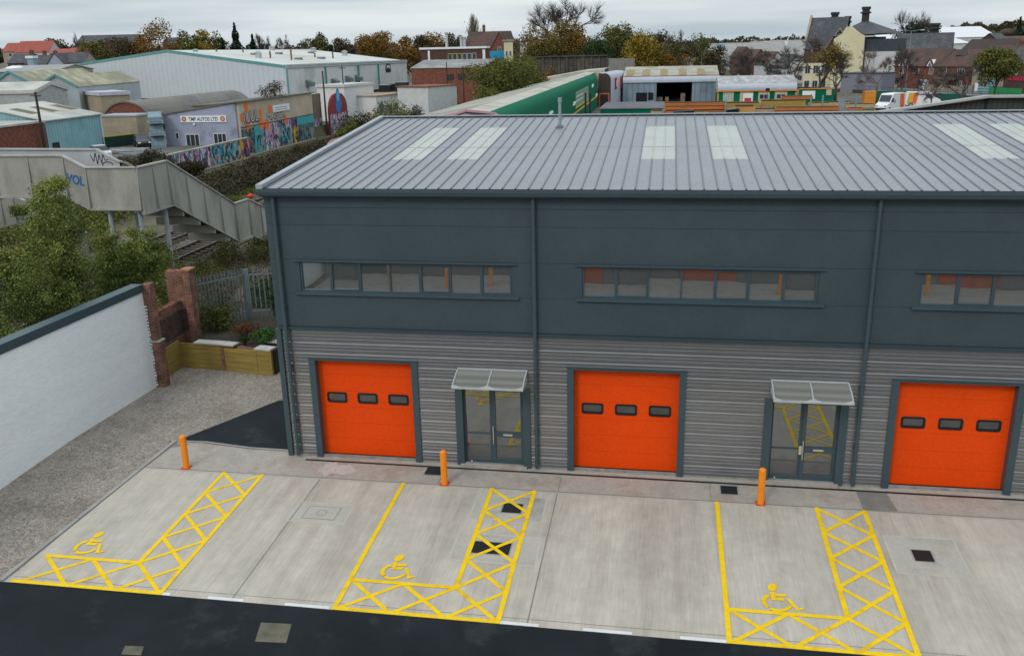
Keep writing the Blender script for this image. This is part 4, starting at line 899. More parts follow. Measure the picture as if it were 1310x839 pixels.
# ------------------------------------------------------------------ generic building kit
m_wframe = M('upvc_frame', (.55,.57,.58), .5, .05)
m_slater = M('roof_slate', (.055,.058,.068), .75, .25, 1.2, c2=(.085,.08,.08), c2amt=.5, c2scale=.3)
m_redtile = M('red_tile', (.30,.075,.055), .8, .2, 1)
m_browntile = M('brown_tile', (.10,.055,.045), .85, .25, 1.2, c2=(.06,.045,.035), c2amt=.5, c2scale=.3)
m_rbrick = brickmat('red_brick_far', (.20,.05,.03), (.14,.04,.028), (.2,.12,.09))
m_bbrick = brickmat('brown_brick_far', (.10,.045,.035), (.07,.035,.03), (.11,.08,.07))
m_block = M('buff_block', (.34,.28,.20), .9, .12, 1.2, c2=(.27,.23,.17), c2amt=.4, fine=.15)
class Bd:
    def __init__(s, name, label, cat, p0, p1, dep, z0, group=None):
        p0 = Vector((p0[0], p0[1], 0)); p1 = Vector((p1[0], p1[1], 0)); s.W = (p1-p0).length; s.D = dep; s.z0 = z0
        u = (p1-p0).normalized(); v = Vector((-u.y, u.x, 0))
        s.T = Matrix(((u.x, v.x, 0, p0.x), (u.y, v.y, 0, p0.y), (0, 0, 1, 0), (0, 0, 0, 1))); s.u = u; s.v = v
        s.t = thing(name, label, cat, (p0.x, p0.y, z0), group)
    def body(s, h, mat, u0=0, u1=None, v0=0, v1=None, rise=0, ridge='v', apex=.5, name='wall', hb=None):
        """ridge 'v': ridge runs away from the front (front is a gable); 'u': ridge along the front"""
        u1 = s.W if u1 is None else u1; v1 = s.D if v1 is None else v1; z0 = s.z0-.4; z1 = s.z0+h
        if ridge == 'v': pr = [(u0,v0,z0),(u1,v0,z0),(u1,v0,z1 if hb is None else s.z0+hb),(u0+(u1-u0)*apex,v0,z1+rise),(u0,v0,z1)] if rise else [(u0,v0,z0),(u1,v0,z0),(u1,v0,z1 if hb is None else s.z0+hb),(u0,v0,z1)]; off = (0,v1-v0,0)
        else: pr = [(u0,v0,z0),(u0,v1,z0),(u0,v1,z1 if hb is None else s.z0+hb),(u0,v0+(v1-v0)*apex,z1+rise),(u0,v0,z1)] if rise else [(u0,v0,z0),(u0,v1,z0),(u0,v1,z1 if hb is None else s.z0+hb),(u0,v0,z1)]; off = (u1-u0,0,0)
        return MB(s.T).prism(pr, off).build(name, mat, s.t)
    def roof(s, h, mat, rise=0, ridge='v', apex=.5, u0=0, u1=None, v0=0, v1=None, ov=.3, th=.12, hb=None, name='roof'):
        u1 = s.W if u1 is None else u1; v1 = s.D if v1 is None else v1; z1 = s.z0+h+.02; zb = z1 if hb is None else s.z0+hb+.02; mb = MB(s.T)
        if ridge == 'v':
            a = u0+(u1-u0)*apex
            if rise: k = rise/max(a-u0,.1)*ov; k2 = (z1+rise-zb)/max(u1-a,.1)*ov; pr = [(u0-ov,v0-ov,z1-k),(a,v0-ov,z1+rise),(u1+ov,v0-ov,zb-k2),(u1+ov,v0-ov,zb-k2+th),(a,v0-ov,z1+rise+th),(u0-ov,v0-ov,z1-k+th)]
            else: pr = [(u0-ov,v0-ov,z1),(u1+ov,v0-ov,zb),(u1+ov,v0-ov,zb+th),(u0-ov,v0-ov,z1+th)]
            mb.prism(pr, (0,v1-v0+2*ov,0))
        else:
            a = v0+(v1-v0)*apex
            if rise: k = rise/max(a-v0,.1)*ov; k2 = (z1+rise-zb)/max(v1-a,.1)*ov; pr = [(u0-ov,v0-ov,z1-k),(u0-ov,a,z1+rise),(u0-ov,v1+ov,zb-k2),(u0-ov,v1+ov,zb-k2+th),(u0-ov,a,z1+rise+th),(u0-ov,v0-ov,z1-k+th)]
            else: pr = [(u0-ov,v0-ov,z1),(u0-ov,v1+ov,zb),(u0-ov,v1+ov,zb+th),(u0-ov,v0-ov,z1+th)]
            mb.prism(pr, (u1-u0+2*ov,0,0))
        return mb.build(name, mat, s.t)
    def box(s, name, mat, u0, u1, v0, v1, z0, z1, parent=None): return MB(s.T).box(u0,u1,v0,v1,s.z0+z0,s.z0+z1).build(name, mat, parent or s.t)
    def window(s, u, z, w, h, mat=None, glass=None, v=0, name='window', mull=1, fw=.09):
        mat = mat or m_wframe; z += s.z0; mb = MB(s.T); a, b = u-w/2, u+w/2
        mb.box(a,b,v-.06,v-.003,z,z+fw); mb.box(a,b,v-.06,v-.003,z+h-fw,z+h); mb.box(a,a+fw,v-.06,v-.003,z+fw,z+h-fw); mb.box(b-fw,b,v-.06,v-.003,z+fw,z+h-fw)
        for k in range(mull): c = a+(b-a)*(k+1)/(mull+1); mb.box(c-fw/3,c+fw/3,v-.055,v-.003,z+fw,z+h-fw)
        f = mb.build(name, mat, s.t); MB(s.T).poly([(a+fw*.5,v-.02,z+fw*.5),(b-fw*.5,v-.02,z+fw*.5),(b-fw*.5,v-.02,z+h-fw*.5),(a+fw*.5,v-.02,z+h-fw*.5)]).build('pane', glass or m_farglass, f); return f
    def swindow(s, side, v, z, w, h, mat=None, mull=1, fw=.09):
        mat = mat or m_wframe; z += s.z0; u = (0 if side < 0 else s.W); o = u+side*.003; e = u+side*.06; lo, hi = min(o,e), max(o,e); mb = MB(s.T); a, b = v-w/2, v+w/2
        mb.box(lo,hi,a,b,z,z+fw); mb.box(lo,hi,a,b,z+h-fw,z+h); mb.box(lo,hi,a,a+fw,z+fw,z+h-fw); mb.box(lo,hi,b-fw,b,z+fw,z+h-fw)
        f = mb.build('window', mat, s.t); g = u+side*.02; MB(s.T).poly([(g,a+.05,z+.05),(g,b-.05,z+.05),(g,b-.05,z+h-.05),(g,a+.05,z+h-.05)]).build('pane', m_farglass, f)
    def chimney(s, u, v, z0, z1, w=.8, d=.6, mat=None, pots=2, parent=None):
        mb = MB(s.T); mb.box(u-w/2,u+w/2,v-d/2,v+d/2,s.z0+z0,s.z0+z1); mb.box(u-w/2-.08,u+w/2+.08,v-d/2-.08,v+d/2+.08,s.z0+z1-.3,s.z0+z1-.1); c = mb.build('chimney', mat or m_rbrick, parent or s.t)
        for k in range(pots): q = u+(k-(pots-1)/2)*.4; MB(s.T).tube((q,v,s.z0+z1),(q,v,s.z0+z1+.45),.12,.1).build('chimney_pot', M('clay_pot', (.25,.1,.06), .8), c)
        return c

# ------------------------------------------------------------------ workshops west of the line
GX = -40.2
m_buff = M('buff_render', (.46,.385,.30), .9, .15, .6, c2=(.37,.31,.24), c2amt=.5, c2scale=.3)
m_purple = M('lilac_render', (.31,.33,.42), .85, .08, .6, c2=(.22,.23,.30), c2amt=.3)
pal1 = [(.22,.10,.26),(.55,.5,.6),(.04,.25,.35),(.45,.2,.35),(.06,.05,.12),(.5,.5,.5)]
pal2 = [(.03,.10,.12),(.02,.25,.4),(.3,.33,.3),(.02,.03,.05),(.05,.35,.4),(.35,.33,.28)]
pal3 = [(.45,.35,.45),(.55,.52,.55),(.25,.15,.3),(.5,.3,.4),(.08,.07,.1),(.02,.3,.35)]
pal4 = [(.05,.10,.11),(.10,.14,.14),(.02,.05,.06),(.2,.22,.2),(.08,.2,.22)]
pal5 = [(.5,.4,.03),(.15,.05,.2),(.6,.25,.03),(.03,.03,.05)]
m_g1, m_g2, m_g3, m_g4, m_g5 = graffmat('graffiti_lilac', pal1, 1.6), graffmat('graffiti_teal', pal2, 1.4), graffmat('graffiti_pink', pal3, 1.2), graffmat('graffiti_night', pal4, 1.3), graffmat('graffiti_yellow', pal5, 1.0)
m_cyan = M('cyan_paint', (.04,.33,.36), .8, .15, 1)
def zx(px, py, x=GX): p = XP(px, py, x); return p.y, p.z
# low retaining wall covered in graffiti
t = thing('graffiti_wall', 'low wall covered in lilac and teal graffiti in front of the lilac workshop', 'wall', (GX+1.3,62,0))
xw = GX+.9
MB().box(xw-.3,xw,60,80.6,-.2,2.35).build('wall', m_buff, t)
for a, b, m_ in ((60.3,66.5,m_g1),(66.9,71,m_g1),(71.1,78,m_g2),(78.1,80.5,m_g5)): MB().box(xw+.005,xw+.02,a,b,.1,2.28).build('graffiti_panel', m_, t)
MB().box(xw-.36,xw+.05,60,80.6,2.35,2.43).build('coping', m_brcap, t)
# lilac workshop
s0, s1 = zx(214,187), zx(304,183)
b = Bd('workshop_building', 'lilac painted workshop with white windows and a long white name board', 'workshop', (YP(214,187,80.35).x,80.35), (GX-.35,80.35), 11, 1.45)
b.body(YP(210,147.5,80.35).z-1.45, m_purple, hb=YP(303,131.7,80.35).z-1.45, ridge='v'); 
def onx(px, py, bb):  # u, z on the front plane of bb
    o = bb.T @ Vector((0,0,0)); d = ray(px, py); k = (o-CAM).dot(bb.v)/d.dot(bb.v); p = CAM+d*k; return (p-o).dot(bb.u), p.z-bb.z0
b.roof(YP(210,147.5,80.35).z-1.45, M('asbestos_roof', (.17,.155,.13), .9, .2, .6, c2=(.11,.10,.085), c2amt=.6), hb=YP(303,131.7,80.35).z-1.45, ridge='v', ov=.2)
for a, c_, w_, h_, mu in ((227,174,.5,.85,0),(247,180,1.85,1.6,2),(282,179,1.75,1.6,2)):
    u, z = onx(a, c_, b); b.window(u, z-h_*.5, w_, h_, mull=mu)
u0_, z0_ = onx(232,156,b); u1_, z1_ = onx(290,155,b); z0_ = (z0_+z1_)/2-.1
sg = b.box('name_board', m_white, u0_, u1_, -.12, -.004, z0_, z0_+.78)
o = b.T @ Vector(((u0_+u1_)/2, -.125, 0)); textmesh('sign_text', 'TMP AUTOS LTD', .62, m_blk, sg, (o.x, o.y, b.z0+z0_+.17), b.u, (0,0,1), .004, .012, 'CENTER', .82)
for uu in (u0_+.45, u1_-.45):
    c = b.T @ Vector((uu, -.13, b.z0+z0_+.39)); MB().tube(c, c+b.v*.01, .32, n=16).build('sign_emblem', M('emblem_red', (.42,.05,.02), .6), sg)
    MB().tube(c-b.v*.008, c-b.v*.002, .2, n=12).build('emblem_centre', M('emblem_cream', (.5,.35,.2), .6), sg)
b.box('security_light', m_white, 3.9, 4.15, -.2, 0, z0_-.35, z0_-.12)
# buff workshop that carries most of the graffiti
g0, g1 = 80.6, 104.3
b = Bd('workshop_building', 'buff rendered workshop with large orange and white tags above a band of coloured graffiti', 'workshop', (GX,g0), (GX,g1), 6, 0)
b.body(6.5, m_buff, hb=6.2, ridge='u'); b.roof(6.5, MATS['asbestos_roof'], hb=6.1, ridge='u', ov=.3)
W0 = b.W
def gp(u0, u1, z0, z1, m_, v=-.02, nm='graffiti_panel'): return b.box(nm, m_, u0, u1, v, -.003, z0, z1)
gp(0,.6*0+3.6,.1,3.3,m_g4); gp(3.6,6.2,.1,3.4,m_cyan,-.019); gp(4.1,6.0,.4,2.2,m_g2,-.024); gp(6.2,11.2,.1,3.45,m_g3); gp(11.2,15.4,.1,2.4,m_g2); gp(11.2,15.4,2.4,3.45,m_g1,-.021); gp(15.4,17.4,.1,3.45,m_g5); gp(17.4,23.6,.1,2.4,m_g4,-.022); gp(15.4+2,23.6,2.4,3.45,m_cyan,-.018); gp(1.0,2.8,.3,1.6,m_g5,-.026)
MB(b.T).box(0,W0,-.05,-.004,3.47,3.58).build('ledge', m_brdark, b.t)
m_fl = M('flame_orange', (.8,.16,.015), .7)
def sprayblob(u, z, r, m_):
    mb = MB(b.T); n = 18; mb.poly([(u+math.cos(2*PI*i/n)*r*random.uniform(.6,1.2), -.03, z+math.sin(2*PI*i/n)*r*random.uniform(.7,1.3)) for i in range(n)]); mb.build('spray_spot', m_, b.t)
for a, c_, r in ((315,137,.55),(333,144,.5),(345,140,.6),(310,151,.5),(317,162,.55),(334,158,.75),(341,160,.7),(365,153,.6)):
    u, z = onx(a, c_, b); sprayblob(max(.7,u), z, r, m_fl)
def tagtext(body, px0, px1, py, size, m1, m2):
    ua, z = onx(px0, py, b); ub, _ = onx(px1, py, b); o1 = b.T @ Vector((ua,-.028,0)); n_ = len(body)
    sx_ = (ub-ua)/(size*.62*n_)
    for dx_, dz_ in ((-.05,-.05),(.06,.05),(.07,-.06)):
        q = o1+b.u*dx_*size; textmesh('graffiti_outline', body, size, m1, b.t, (q.x, q.y, z+dz_*size), b.u, (0,0,1), .002, 0, 'LEFT', sx_)
    o2 = o1-b.v*.01; textmesh('graffiti_letters', body, size, m2, b.t, (o2.x, o2.y, z+.02), b.u, (0,0,1), .002, 0, 'LEFT', sx_)
m_gw = M('spray_white', (.5,.5,.47), .7, .2, 3)
tagtext('JUUL', 312, 334, 158, 2.0, m_blk, m_gw); tagtext('MASTR', 341, 365, 154, 1.25, m_blk, m_gw)
u, z = onx(349,144,b); u2, _ = onx(370,142,b); sg = b.box('name_board', m_white, u, u2, -.1, -.004, z, z+.85)
for k in range(2): MB(b.T).box(u+.5,u2-.7,-.108,-.101,b.z0+z+.48-.3*k,b.z0+z+.58-.3*k).build('faint_lettering', M('faint_grey', (.3,.3,.32), .8), sg)
# darker set back end and pointed mural wall
t2 = thing('side_yard_wall', 'brown grey rendered wall between the buff workshop and the pointed mural', 'wall', (GX-1,104.4,0))
MB().box(GX-1.2,GX-.9,104.4,110,0,6.2).build('wall', M('brown_render', (.16,.125,.095), .9, .2, 1), t2); MB().box(GX-.89,GX-.87,104.6,109.8,.1,2.6).build('graffiti_panel', m_g1, t2)
t2 = thing('mural_wall', 'pointed gable wall painted red with a blue spray painted shape', 'mural', (GX+.6,110.5,0))
y0_, y1_ = XP(423,160,GX+.6).y, XP(446,160,GX+.6).y
zt = XP(434,119,GX+.6).z; ym = (y0_+y1_)/2; m_red = M('mural_red', (.22,.03,.035), .8, .25, 1.5)
prof = [(y0_,0)]+[(ym-(ym-y0_)*math.cos(a)**.8, 3.4+(zt-3.4)*math.sin(a)) for a in [i*PI/16 for i in range(0,8)]]+[(ym,zt)]+[(ym+(y1_-ym)*math.cos(a)**.8, 3.4+(zt-3.4)*math.sin(a)) for a in [i*PI/16 for i in range(7,-1,-1)]]+[(y1_,0)]
MB().prism([(GX+.3,y,z) for y, z in prof], (.3,0,0)).build('wall', m_red, t2)
MB().box(GX+.605,GX+.62,y0_+.1,y1_-.1,0,3.0).build('graffiti_panel', m_g3, t2)
mb = MB(); n = 20; mb.poly([(GX+.625, ym+math.cos(2*PI*i/n)*1.35*(1.15 if math.sin(2*PI*i/n) < 0 else .75)*random.uniform(.85,1.1), 4.9+math.sin(2*PI*i/n)*1.9) for i in range(n)]); mb.build('blue_shape', M('mural_blue', (.02,.16,.45), .7, .3, 3), t2)
mb = MB(); mb.poly([(GX+.63, ym+math.cos(2*PI*i/n)*.6, 5.6+math.sin(2*PI*i/n)*.8) for i in range(n)]); mb.build('pale_shape', M('mural_pale_blue', (.10,.40,.6), .7, .3, 3), t2)
# telegraph poles
def pole(p, h, r, label, arm=False, name='utility_pole'):
    t = thing(name, label, 'pole', p); MB().tube(p, p+Vector((0,0,h)), r, r*.7, 8).build('shaft', m_pole, t)
    if arm: MB().bar(p+Vector((-.6,0,h-.4)), p+Vector((.6,0,h-.4)), .1, .1).build('crossarm', m_pole, t)
    return t
m_pole = M('creosoted_pole', (.045,.035,.028), .9, .2, 3)
def poleV(bx, by, tx, ty, z, r, label, arm=False): p = G(bx, by, z); tp = V(tx, ty, (p-CAM).dot(FH)); return pole(p, max(3, tp.z-z), r, label, arm)
poleV(419,172,414,91,.1,.16,'dark wooden utility pole in front of the graffiti covered workshop end')
p = V(440,120,150); pole(Vector((p.x,p.y,1.5)), V(438,84,150).z-1.5, .12, 'slim pole with a bracket against the white warehouse side', True)
# ----- blue shed, brick building, buff block wall, barrel roofed brick shed
def PZ(px, py, z): p = G(px, py, z); return (p.x, p.y)
zb = 1.5
m_bluesheet = wavemat('pale_blue_sheet', (.24,.42,.46), .82, .5, axis='H', c2=(.20,.37,.41), c2amt=.3)
m_creamroof = M('cream_roof_sheet', (.50,.49,.44), .8, .10, .4, c2=(.36,.36,.33), c2amt=.5, c2scale=.12)
def flatV(px, py, d): p = V(px, py, d); return (p.x, p.y)
xbl = G(133,190,1.5).x; pA = XP(57,155,xbl); pB = XP(127,145,xbl)
b = Bd('workshop_shed', 'pale blue corrugated shed with a white roof and brown rooflights', 'shed', pA.xy, pB.xy, 15, zb)
hA = pA.z-b.z0; b.body(hA, m_bluesheet, ridge='u', rise=1.5)
rf = b.roof(hA, m_creamroof, rise=1.5, ridge='u', ov=.3)
b.box('window', m_blk, *[sorted((onx(66,180,b)[0], onx(75,180,b)[0]))[i] for i in (0,1)], -.06, -.003, .3, 1.6)
MB(b.T).box(b.W-.12,b.W+.12,-.12,-.003,b.z0-.3,pB.z).build('corner_trim', m_wframe, b.t)
for u_ in (1.5,5.0,8.6):
    mb = MB(b.T); zz = lambda v: pA.z+.16+v*.2; mb.add([(u_,2.6,zz(2.6)),(u_+1.5,2.6,zz(2.6)),(u_+1.5,5.4,zz(5.4)),(u_,5.4,zz(5.4))], [(0,1,2,3)]); mb.build('rooflight', M('brown_rooflight', (.12,.10,.045), .6, .2, 2), rf)
pC = XP(-60,168,xbl+.4); pD = XP(56,157,xbl+.4)
b = Bd('brick_building', 'dark red brick building cut by the left edge, beside the pale blue shed', 'building', pC.xy, pD.xy, 8, zb)
b.body(pD.z-b.z0, m_rbrick); b.roof(pD.z-b.z0, m_creamroof, ov=.15, th=.2)
q = XP(55,176,xbl+1.0); tp = V(46,118,(q-CAM).dot(FH)); pole(Vector((q.x,q.y,1.5)), tp.z-1.5, .17, 'brown utility pole standing against the joint of the red brick and pale blue sheds', True)
pE = YP(128,150,85); pF = YP(174,149,85)
b = Bd('block_store', 'small buff blockwork store with a grey flat roof beside the pale blue shed', 'store', pE.xy, pF.xy, 3.5, zb)
b.body(pE.z-zb, m_block); b.roof(pE.z-zb, M('grey_felt', (.33,.35,.39), .8, .1, 1), ov=.12, th=.22)
m_dkgreen = M('dark_green_paint', (.012,.035,.032), .6)
t2 = thing('low_green_fence', 'low dark green boarded fence in front of the buff block store', 'fence', PZ(134,190,zb)+(zb,))
q0, q1 = G(133,190,zb), G(176,185,zb); MB().bar(q0+Vector((0,0,.65)), q1+Vector((0,0,.65)), .1, 1.3).build('boards', m_dkgreen, t2)
MB().bar(q0+Vector((0,0,1.35)), q1+Vector((0,0,1.35)), .14, .1).build('top_rail', M('yellow_rail', (.5,.4,.02), .6), t2)
# barrel roofed shed
d0 = 100; pa, pb = YP(131,152,d0), YP(194,152,d0); pt = YP(160,132,d0)
b = Bd('barrel_roof_shed', 'red brick shed with a curved grey brown barrel roof', 'shed', pa.xy, pb.xy, 36, zb)
b.v = b.v; r_ = b.W/2; hz = pt.z; base = pa.z-1.2
shear = 0
arc = [(r_-r_*math.cos(a), base+(hz-base)*math.sin(a)) for a in [i*PI/14 for i in range(15)]]
MB(b.T).prism([(0,0,zb-.3),(2*r_,0,zb-.3)]+[(u_, 0, z_) for u_, z_ in arc[::-1]], (0,.5,0)).build('wall', m_rbrick, b.t)
MB(b.T).prism([(u_+.0, -.15, z_+.05) for u_, z_ in arc]+[(u_, -.15, z_+.28) for u_, z_ in arc[::-1]], (shear,34,0)).build('roof', wavemat('barrel_sheet', (.17,.155,.135), .85, .6, axis='Y', c2=(.12,.11,.10), c2amt=.5), b.t)
MB(b.T).box(r_+1.8,r_+3.0,-.1,-.004,base+.2,base+1.6).build('wall_sign', m_white, b.t)
MB(b.T).box(r_+2.2,r_+2.6,-.11,-.101,base+.5,base+1.2).build('sign_mark', m_blk, b.t)
# racks of blue scrap car shells
for k in range(3):
    p = V(194,0,99); q = Vector((G(203,187,zb).x, G(203,187,zb).y, zb+k*1.45)); t2 = thing('stacked_car_shell', ['pale blue crushed car at the bottom of the scrap stack','middle pale blue crushed car of the scrap stack','top pale blue crushed car of the scrap stack'][k], 'scrap car', q, 'scrap cars stacked beside the lilac workshop')
    T_ = Matrix.Translation(q) @ Matrix.Rotation(2.11, 4, 'Z'); mb = MB(T_); mb.prism([(-2,-.8,.15),(2,-.8,.15),(2.1,-.8,.6),(1.2,-.8,.75),(.7,-.8,1.2),(-.9,-.8,1.22),(-1.5,-.8,.75),(-2.05,-.8,.7)], (0,1.6,0)); mb.build('body', M('scrap_blue', (.20,.28,.33), .6, .25, 2), t2)
    mb = MB(T_); mb.prism([(1.1,-.82,.75),(.65,-.82,1.12),(-.85,-.82,1.14),(-1.35,-.82,.75)], (0,1.64,0)); mb.build('window_opening', m_dark, t2)
    mb = MB(T_); mb.box(-2.2,2.2,-.9,.9,-.02,.1); mb.build('rack_shelf', m_steel, t2)
# ----- vehicles
def wheel(T_, x, y, r, w_, parent):
    mb = MB(T_); mb.tube((x,y-w_/2,r),(x,y+w_/2,r),r,n=16); ty = mb.build('wheel', m_black, parent); mb = MB(T_); mb.tube((x,y-w_/2-.01,r),(x,y+w_/2+.01,r),r*.6,n=12); mb.build('rim', m_steel, ty)
def car(p, rot, colr, label, group=None, cat='car', estate=False):
    t2 = thing('parked_car', label, cat, p, group); T_ = Matrix.Translation(p) @ Matrix.Rotation(rot, 4, 'Z'); mp_ = M('car_paint_%d_%d_%d' % tuple(int(c*99) for c in colr), colr, .3, .03, 1, spec=.6)
    low = [(-2.1,.35),(-2.15,.75),(-1.95,.93),(-1.2,.98),(1.0,.96),(1.9,.82),(2.15,.62),(2.1,.30)]
    mb = MB(T_); mb.prism([(x,-.86,z) for x, z in low], (0,1.72,0)); mb.build('body', mp_, t2)
    cab = [(-1.75 if estate else -1.6,.95),(-1.55 if estate else -1.05,1.42),(.15,1.45),(.95,.95)]
    mb = MB(T_); mb.add([(x,-.80,z) if z < 1 else (x,-.62,z) for x, z in cab]+[(x,.80,z) if z < 1 else (x,.62,z) for x, z in cab], [(0,1,5,4),(1,2,6,5),(2,3,7,6),(0,3,2,1),(4,5,6,7)]); gl = mb.build('glasshouse', m_farglass, t2)
    mb = MB(T_); mb.prism([(x,-.63,1.43+i*.0) if True else 0 for i, x in enumerate((-1.5 if estate else -1.0,.1))]+[(.1,-.63,1.48),(-1.5 if estate else -1.0,-.63,1.47)], (0,1.26,0)); mb.build('roof_panel', mp_, t2)
    for sx in (-1.35,1.35):
        for sy in (-.78,.78): wheel(T_, sx, sy, .32, .2, t2)
    mb = MB(T_); mb.box(2.08,2.17,-.75,-.45,.6,.74); mb.build('headlight', m_white, t2); mb = MB(T_); mb.box(2.08,2.17,.45,.75,.6,.74); mb.build('headlight', m_white, t2)
    return t2
def van(p, rot, label, side_col, name='parked_van', L_=5.8, Hh=2.55, mark=None):
    t2 = thing(name, label, 'van', p); T_ = Matrix.Translation(p) @ Matrix.Rotation(rot, 4, 'Z'); mv = M('van_white', (.72,.73,.74), .35, .03, 1, spec=.5)
    a = L_/2; mb = MB(T_); mb.prism([(-a,-1,.35),(-a,-1,Hh-.1),(-a+.15,-1,Hh),(a-2.2,-1,Hh),(a-1.75,-1,Hh-.12),(a-.95,-1,1.45),(a-.15,-1,1.1),(a,-1,.85),(a,-1,.35)], (0,2,0)); mb.build('body', mv, t2)
    mb = MB(T_); mb.add([(a-1.66,-.9,Hh-.25),(a-.98,-.9,1.5),(a-.98,.9,1.5),(a-1.66,.9,Hh-.25)], [(0,1,2,3)]); mb.v = [v_+(T_.to_3x3() @ Vector((.03,0,.02))) for v_ in mb.v]; mb.build('windscreen', m_farglass, t2)
    for sy in (-1.012,1.002):
        mb = MB(T_); mb.prism([(a-2.15,sy,1.45),(a-1.15,sy,1.45),(a-1.7,sy,2.05),(a-2.15,sy,2.05)], (0,.01,0)); mb.build('side_window', m_farglass, t2)
        for k, c_ in enumerate(side_col): mb = MB(T_); x_ = -a+.3+k*.75; mb.prism([(x_,sy-.003,.5),(x_+.7,sy-.003,.5),(x_+1.0,sy-.003,Hh-.15),(x_+.25,sy-.003,Hh-.15)], (0,.012,0)); mb.build('livery_stripe', c_, t2)
        if mark: mb = MB(T_); mb.tube((.55,sy-.006,1.5),(.55,sy+.01,1.5),.28,n=14); mb.build('livery_mark', mark, t2)
    for sx in (-a+.95,a-.95):
        for sy in (-.9,.9): wheel(T_, sx, sy, .36, .24, t2)
    mb = MB(T_); mb.box(a-.02,a+.05,-.95,.95,.35,.6); mb.build('bumper', m_black, t2)
    mb = MB(T_); mb.box(a-.03,a+.02,-.9,-.55,.8,1.0); mb.build('headlight', m_steel, t2); mb = MB(T_); mb.box(a-.03,a+.02,.55,.9,.8,1.0); mb.build('headlight', m_steel, t2)
    return t2
p = G(183,188,zb); car(p, -.9, (.012,.014,.016), 'black car parked between the block store and the scrap stack', estate=True)
p = G(127,203,1.5); car(p, 2.4, (.6,.61,.62), 'white car just showing behind the footbridge side, beside the green fence')
m_tara = M('tarmac_old', (.14,.135,.125), .9, .25, .4, c2=(.09,.085,.075), c2amt=.6)
mb = MB(); mb.add([(-140,51,1.46),(-42,51,1.46),(-42,330,1.46),(-140,330,1.46)], [(0,1,2,3)]); structure('works_yard', mb, m_tara)
# scrap heaps: boards and pipes by the thicket
for (px_, py_, rot, lab) in ((165,196,.2,'pile of pale boards lying behind the footbridge'), (182,200,.5,'pile of grey pipes in the scrap yard')):
    p = G(px_,py_,1.5); mb = MB(Matrix.Translation(p) @ Matrix.Rotation(rot,4,'Z'))
    for k in range(9): mb.bar((-2.2+random.uniform(-.3,.3),-.5+k*.13,.1+random.uniform(0,.5)),(2.2,-.5+k*.14,.15+random.uniform(0,.4)),.12,.06)
    tag(mb.build('board_pile', m_steel if rot > .3 else M('pale_boards', (.4,.4,.4), .8, .2), None), lab, 'scrap pile')
# ----- big white warehouse
m_wh = wavemat('white_sheet_wall', (.50,.535,.56), .93, .9, axis='H', var=.03, bump=.25)
m_whend = M('white_panel_wall', (.62,.63,.62), .7, .06, .3, c2=(.47,.47,.45), c2amt=.35, c2scale=.12)
m_tealtrim = M('teal_trim', (.10,.28,.28), .6, .1)
m_whroof = M('white_roof_sheet', (.56,.56,.54), .7, .07, .2, stretch=(1,1,1), c2=(.45,.42,.35), c2amt=.45, c2scale=.03)
PA, PB, PC, PP = V(70,88,250), V(365,86,205), V(520,79,278), V(213,66,229)
n_ = Vector((-(PB-PA).y,(PB-PA).x,0)); d_ = ray(213,66); PP = CAM+d_*((PA-CAM).dot(n_)/d_.dot(n_))
t2 = thing('warehouse', 'huge white ribbed warehouse with teal edging and a low white roof full of vents', 'warehouse', (PB.x,PB.y,1.5)); zf = 2.2
off = PC-PB; off.z = 0
mb = MB(); g = [Vector((PA.x,PA.y,zf)), Vector((PB.x,PB.y,zf)), PB, PP, PA]; mb.add(g, [(0,1,2,3,4)]); mb.build('gable_wall', m_wh, t2)
mb = MB(); mb.add([Vector((PB.x,PB.y,zf)), Vector((PC.x,PC.y,zf)), PC, PB], [(0,1,2,3)]); sw = mb.build('side_wall', m_whend, t2); MB().add([Vector((PA.x,PA.y,zf)), Vector((PA.x,PA.y,zf))+off, PA+off, PA], [(0,3,2,1)]).build('side_wall', m_whend, t2)
PB2 = PC+(PP-PB); ovh = Vector((0,0,.25)); 
mb = MB(); e1 = (PB-PP)*.01
mb.add([PP+ovh, PB+ovh+e1, PC+ovh+e1, PB2+ovh, PA+ovh, PA+off+ovh], [(0,1,2,3),(4,0,3,5)]); rf = mb.build('roof', m_whroof, t2)
mb = MB(); mb.bar(PP+Vector((0,0,.1)), PB+Vector((0,0,.1)), .3, .55); mb.bar(PA+Vector((0,0,.1)), PP+Vector((0,0,.1)), .3, .55); mb.build('gable_trim', m_tealtrim, t2)
mb = MB(); mb.bar(PB+Vector((0,0,.1)), PC+Vector((0,0,.1)), .5, .8); mb.build('eaves_gutter', M('pale_trim', (.4,.45,.45), .6), t2)
for f in (0, .26, .52, .70): c = PB.lerp(PC, f); mb = MB(); n_ = Vector((off.y,-off.x,0)).normalized(); mb.box(c.x+n_.x*.25-.16,c.x+n_.x*.25+.16,c.y+n_.y*.25-.16,c.y+n_.y*.25+.16,zf,c.z-.3); mb.build('downpipe', m_tealtrim, t2)
nrm = Vector((off.y,-off.x,0)).normalized()
for f, zz in ((.12,6.2),(.30,6.0),(.41,6.4),(.49,6.4)):
    c = PB.lerp(PC, f)+nrm*.1; c.z = zz; mb = MB(); d = off.normalized()
    mb.prism([c, c+nrm*1.3+Vector((0,0,-.6)), c+nrm*1.3+Vector((0,0,-1.5)), c+Vector((0,0,-1.5))], d*2.0); mb.build('vent_cowl', M('cowl_grey', (.14,.19,.20), .6, .1), t2)
c = PB.lerp(PC,.80)+nrm*.12; c.z = 7.3; d = off.normalized(); mb = MB()
mb.poly([c+d*math.cos(a)*2.0+Vector((0,0,math.sin(a)*1.6)) for a in [i*PI/12 for i in range(13)]]+[c-d*1.8+Vector((0,0,-.9)), c+d*1.8+Vector((0,0,-.9))]); em = mb.build('wall_emblem', m_blk, t2)
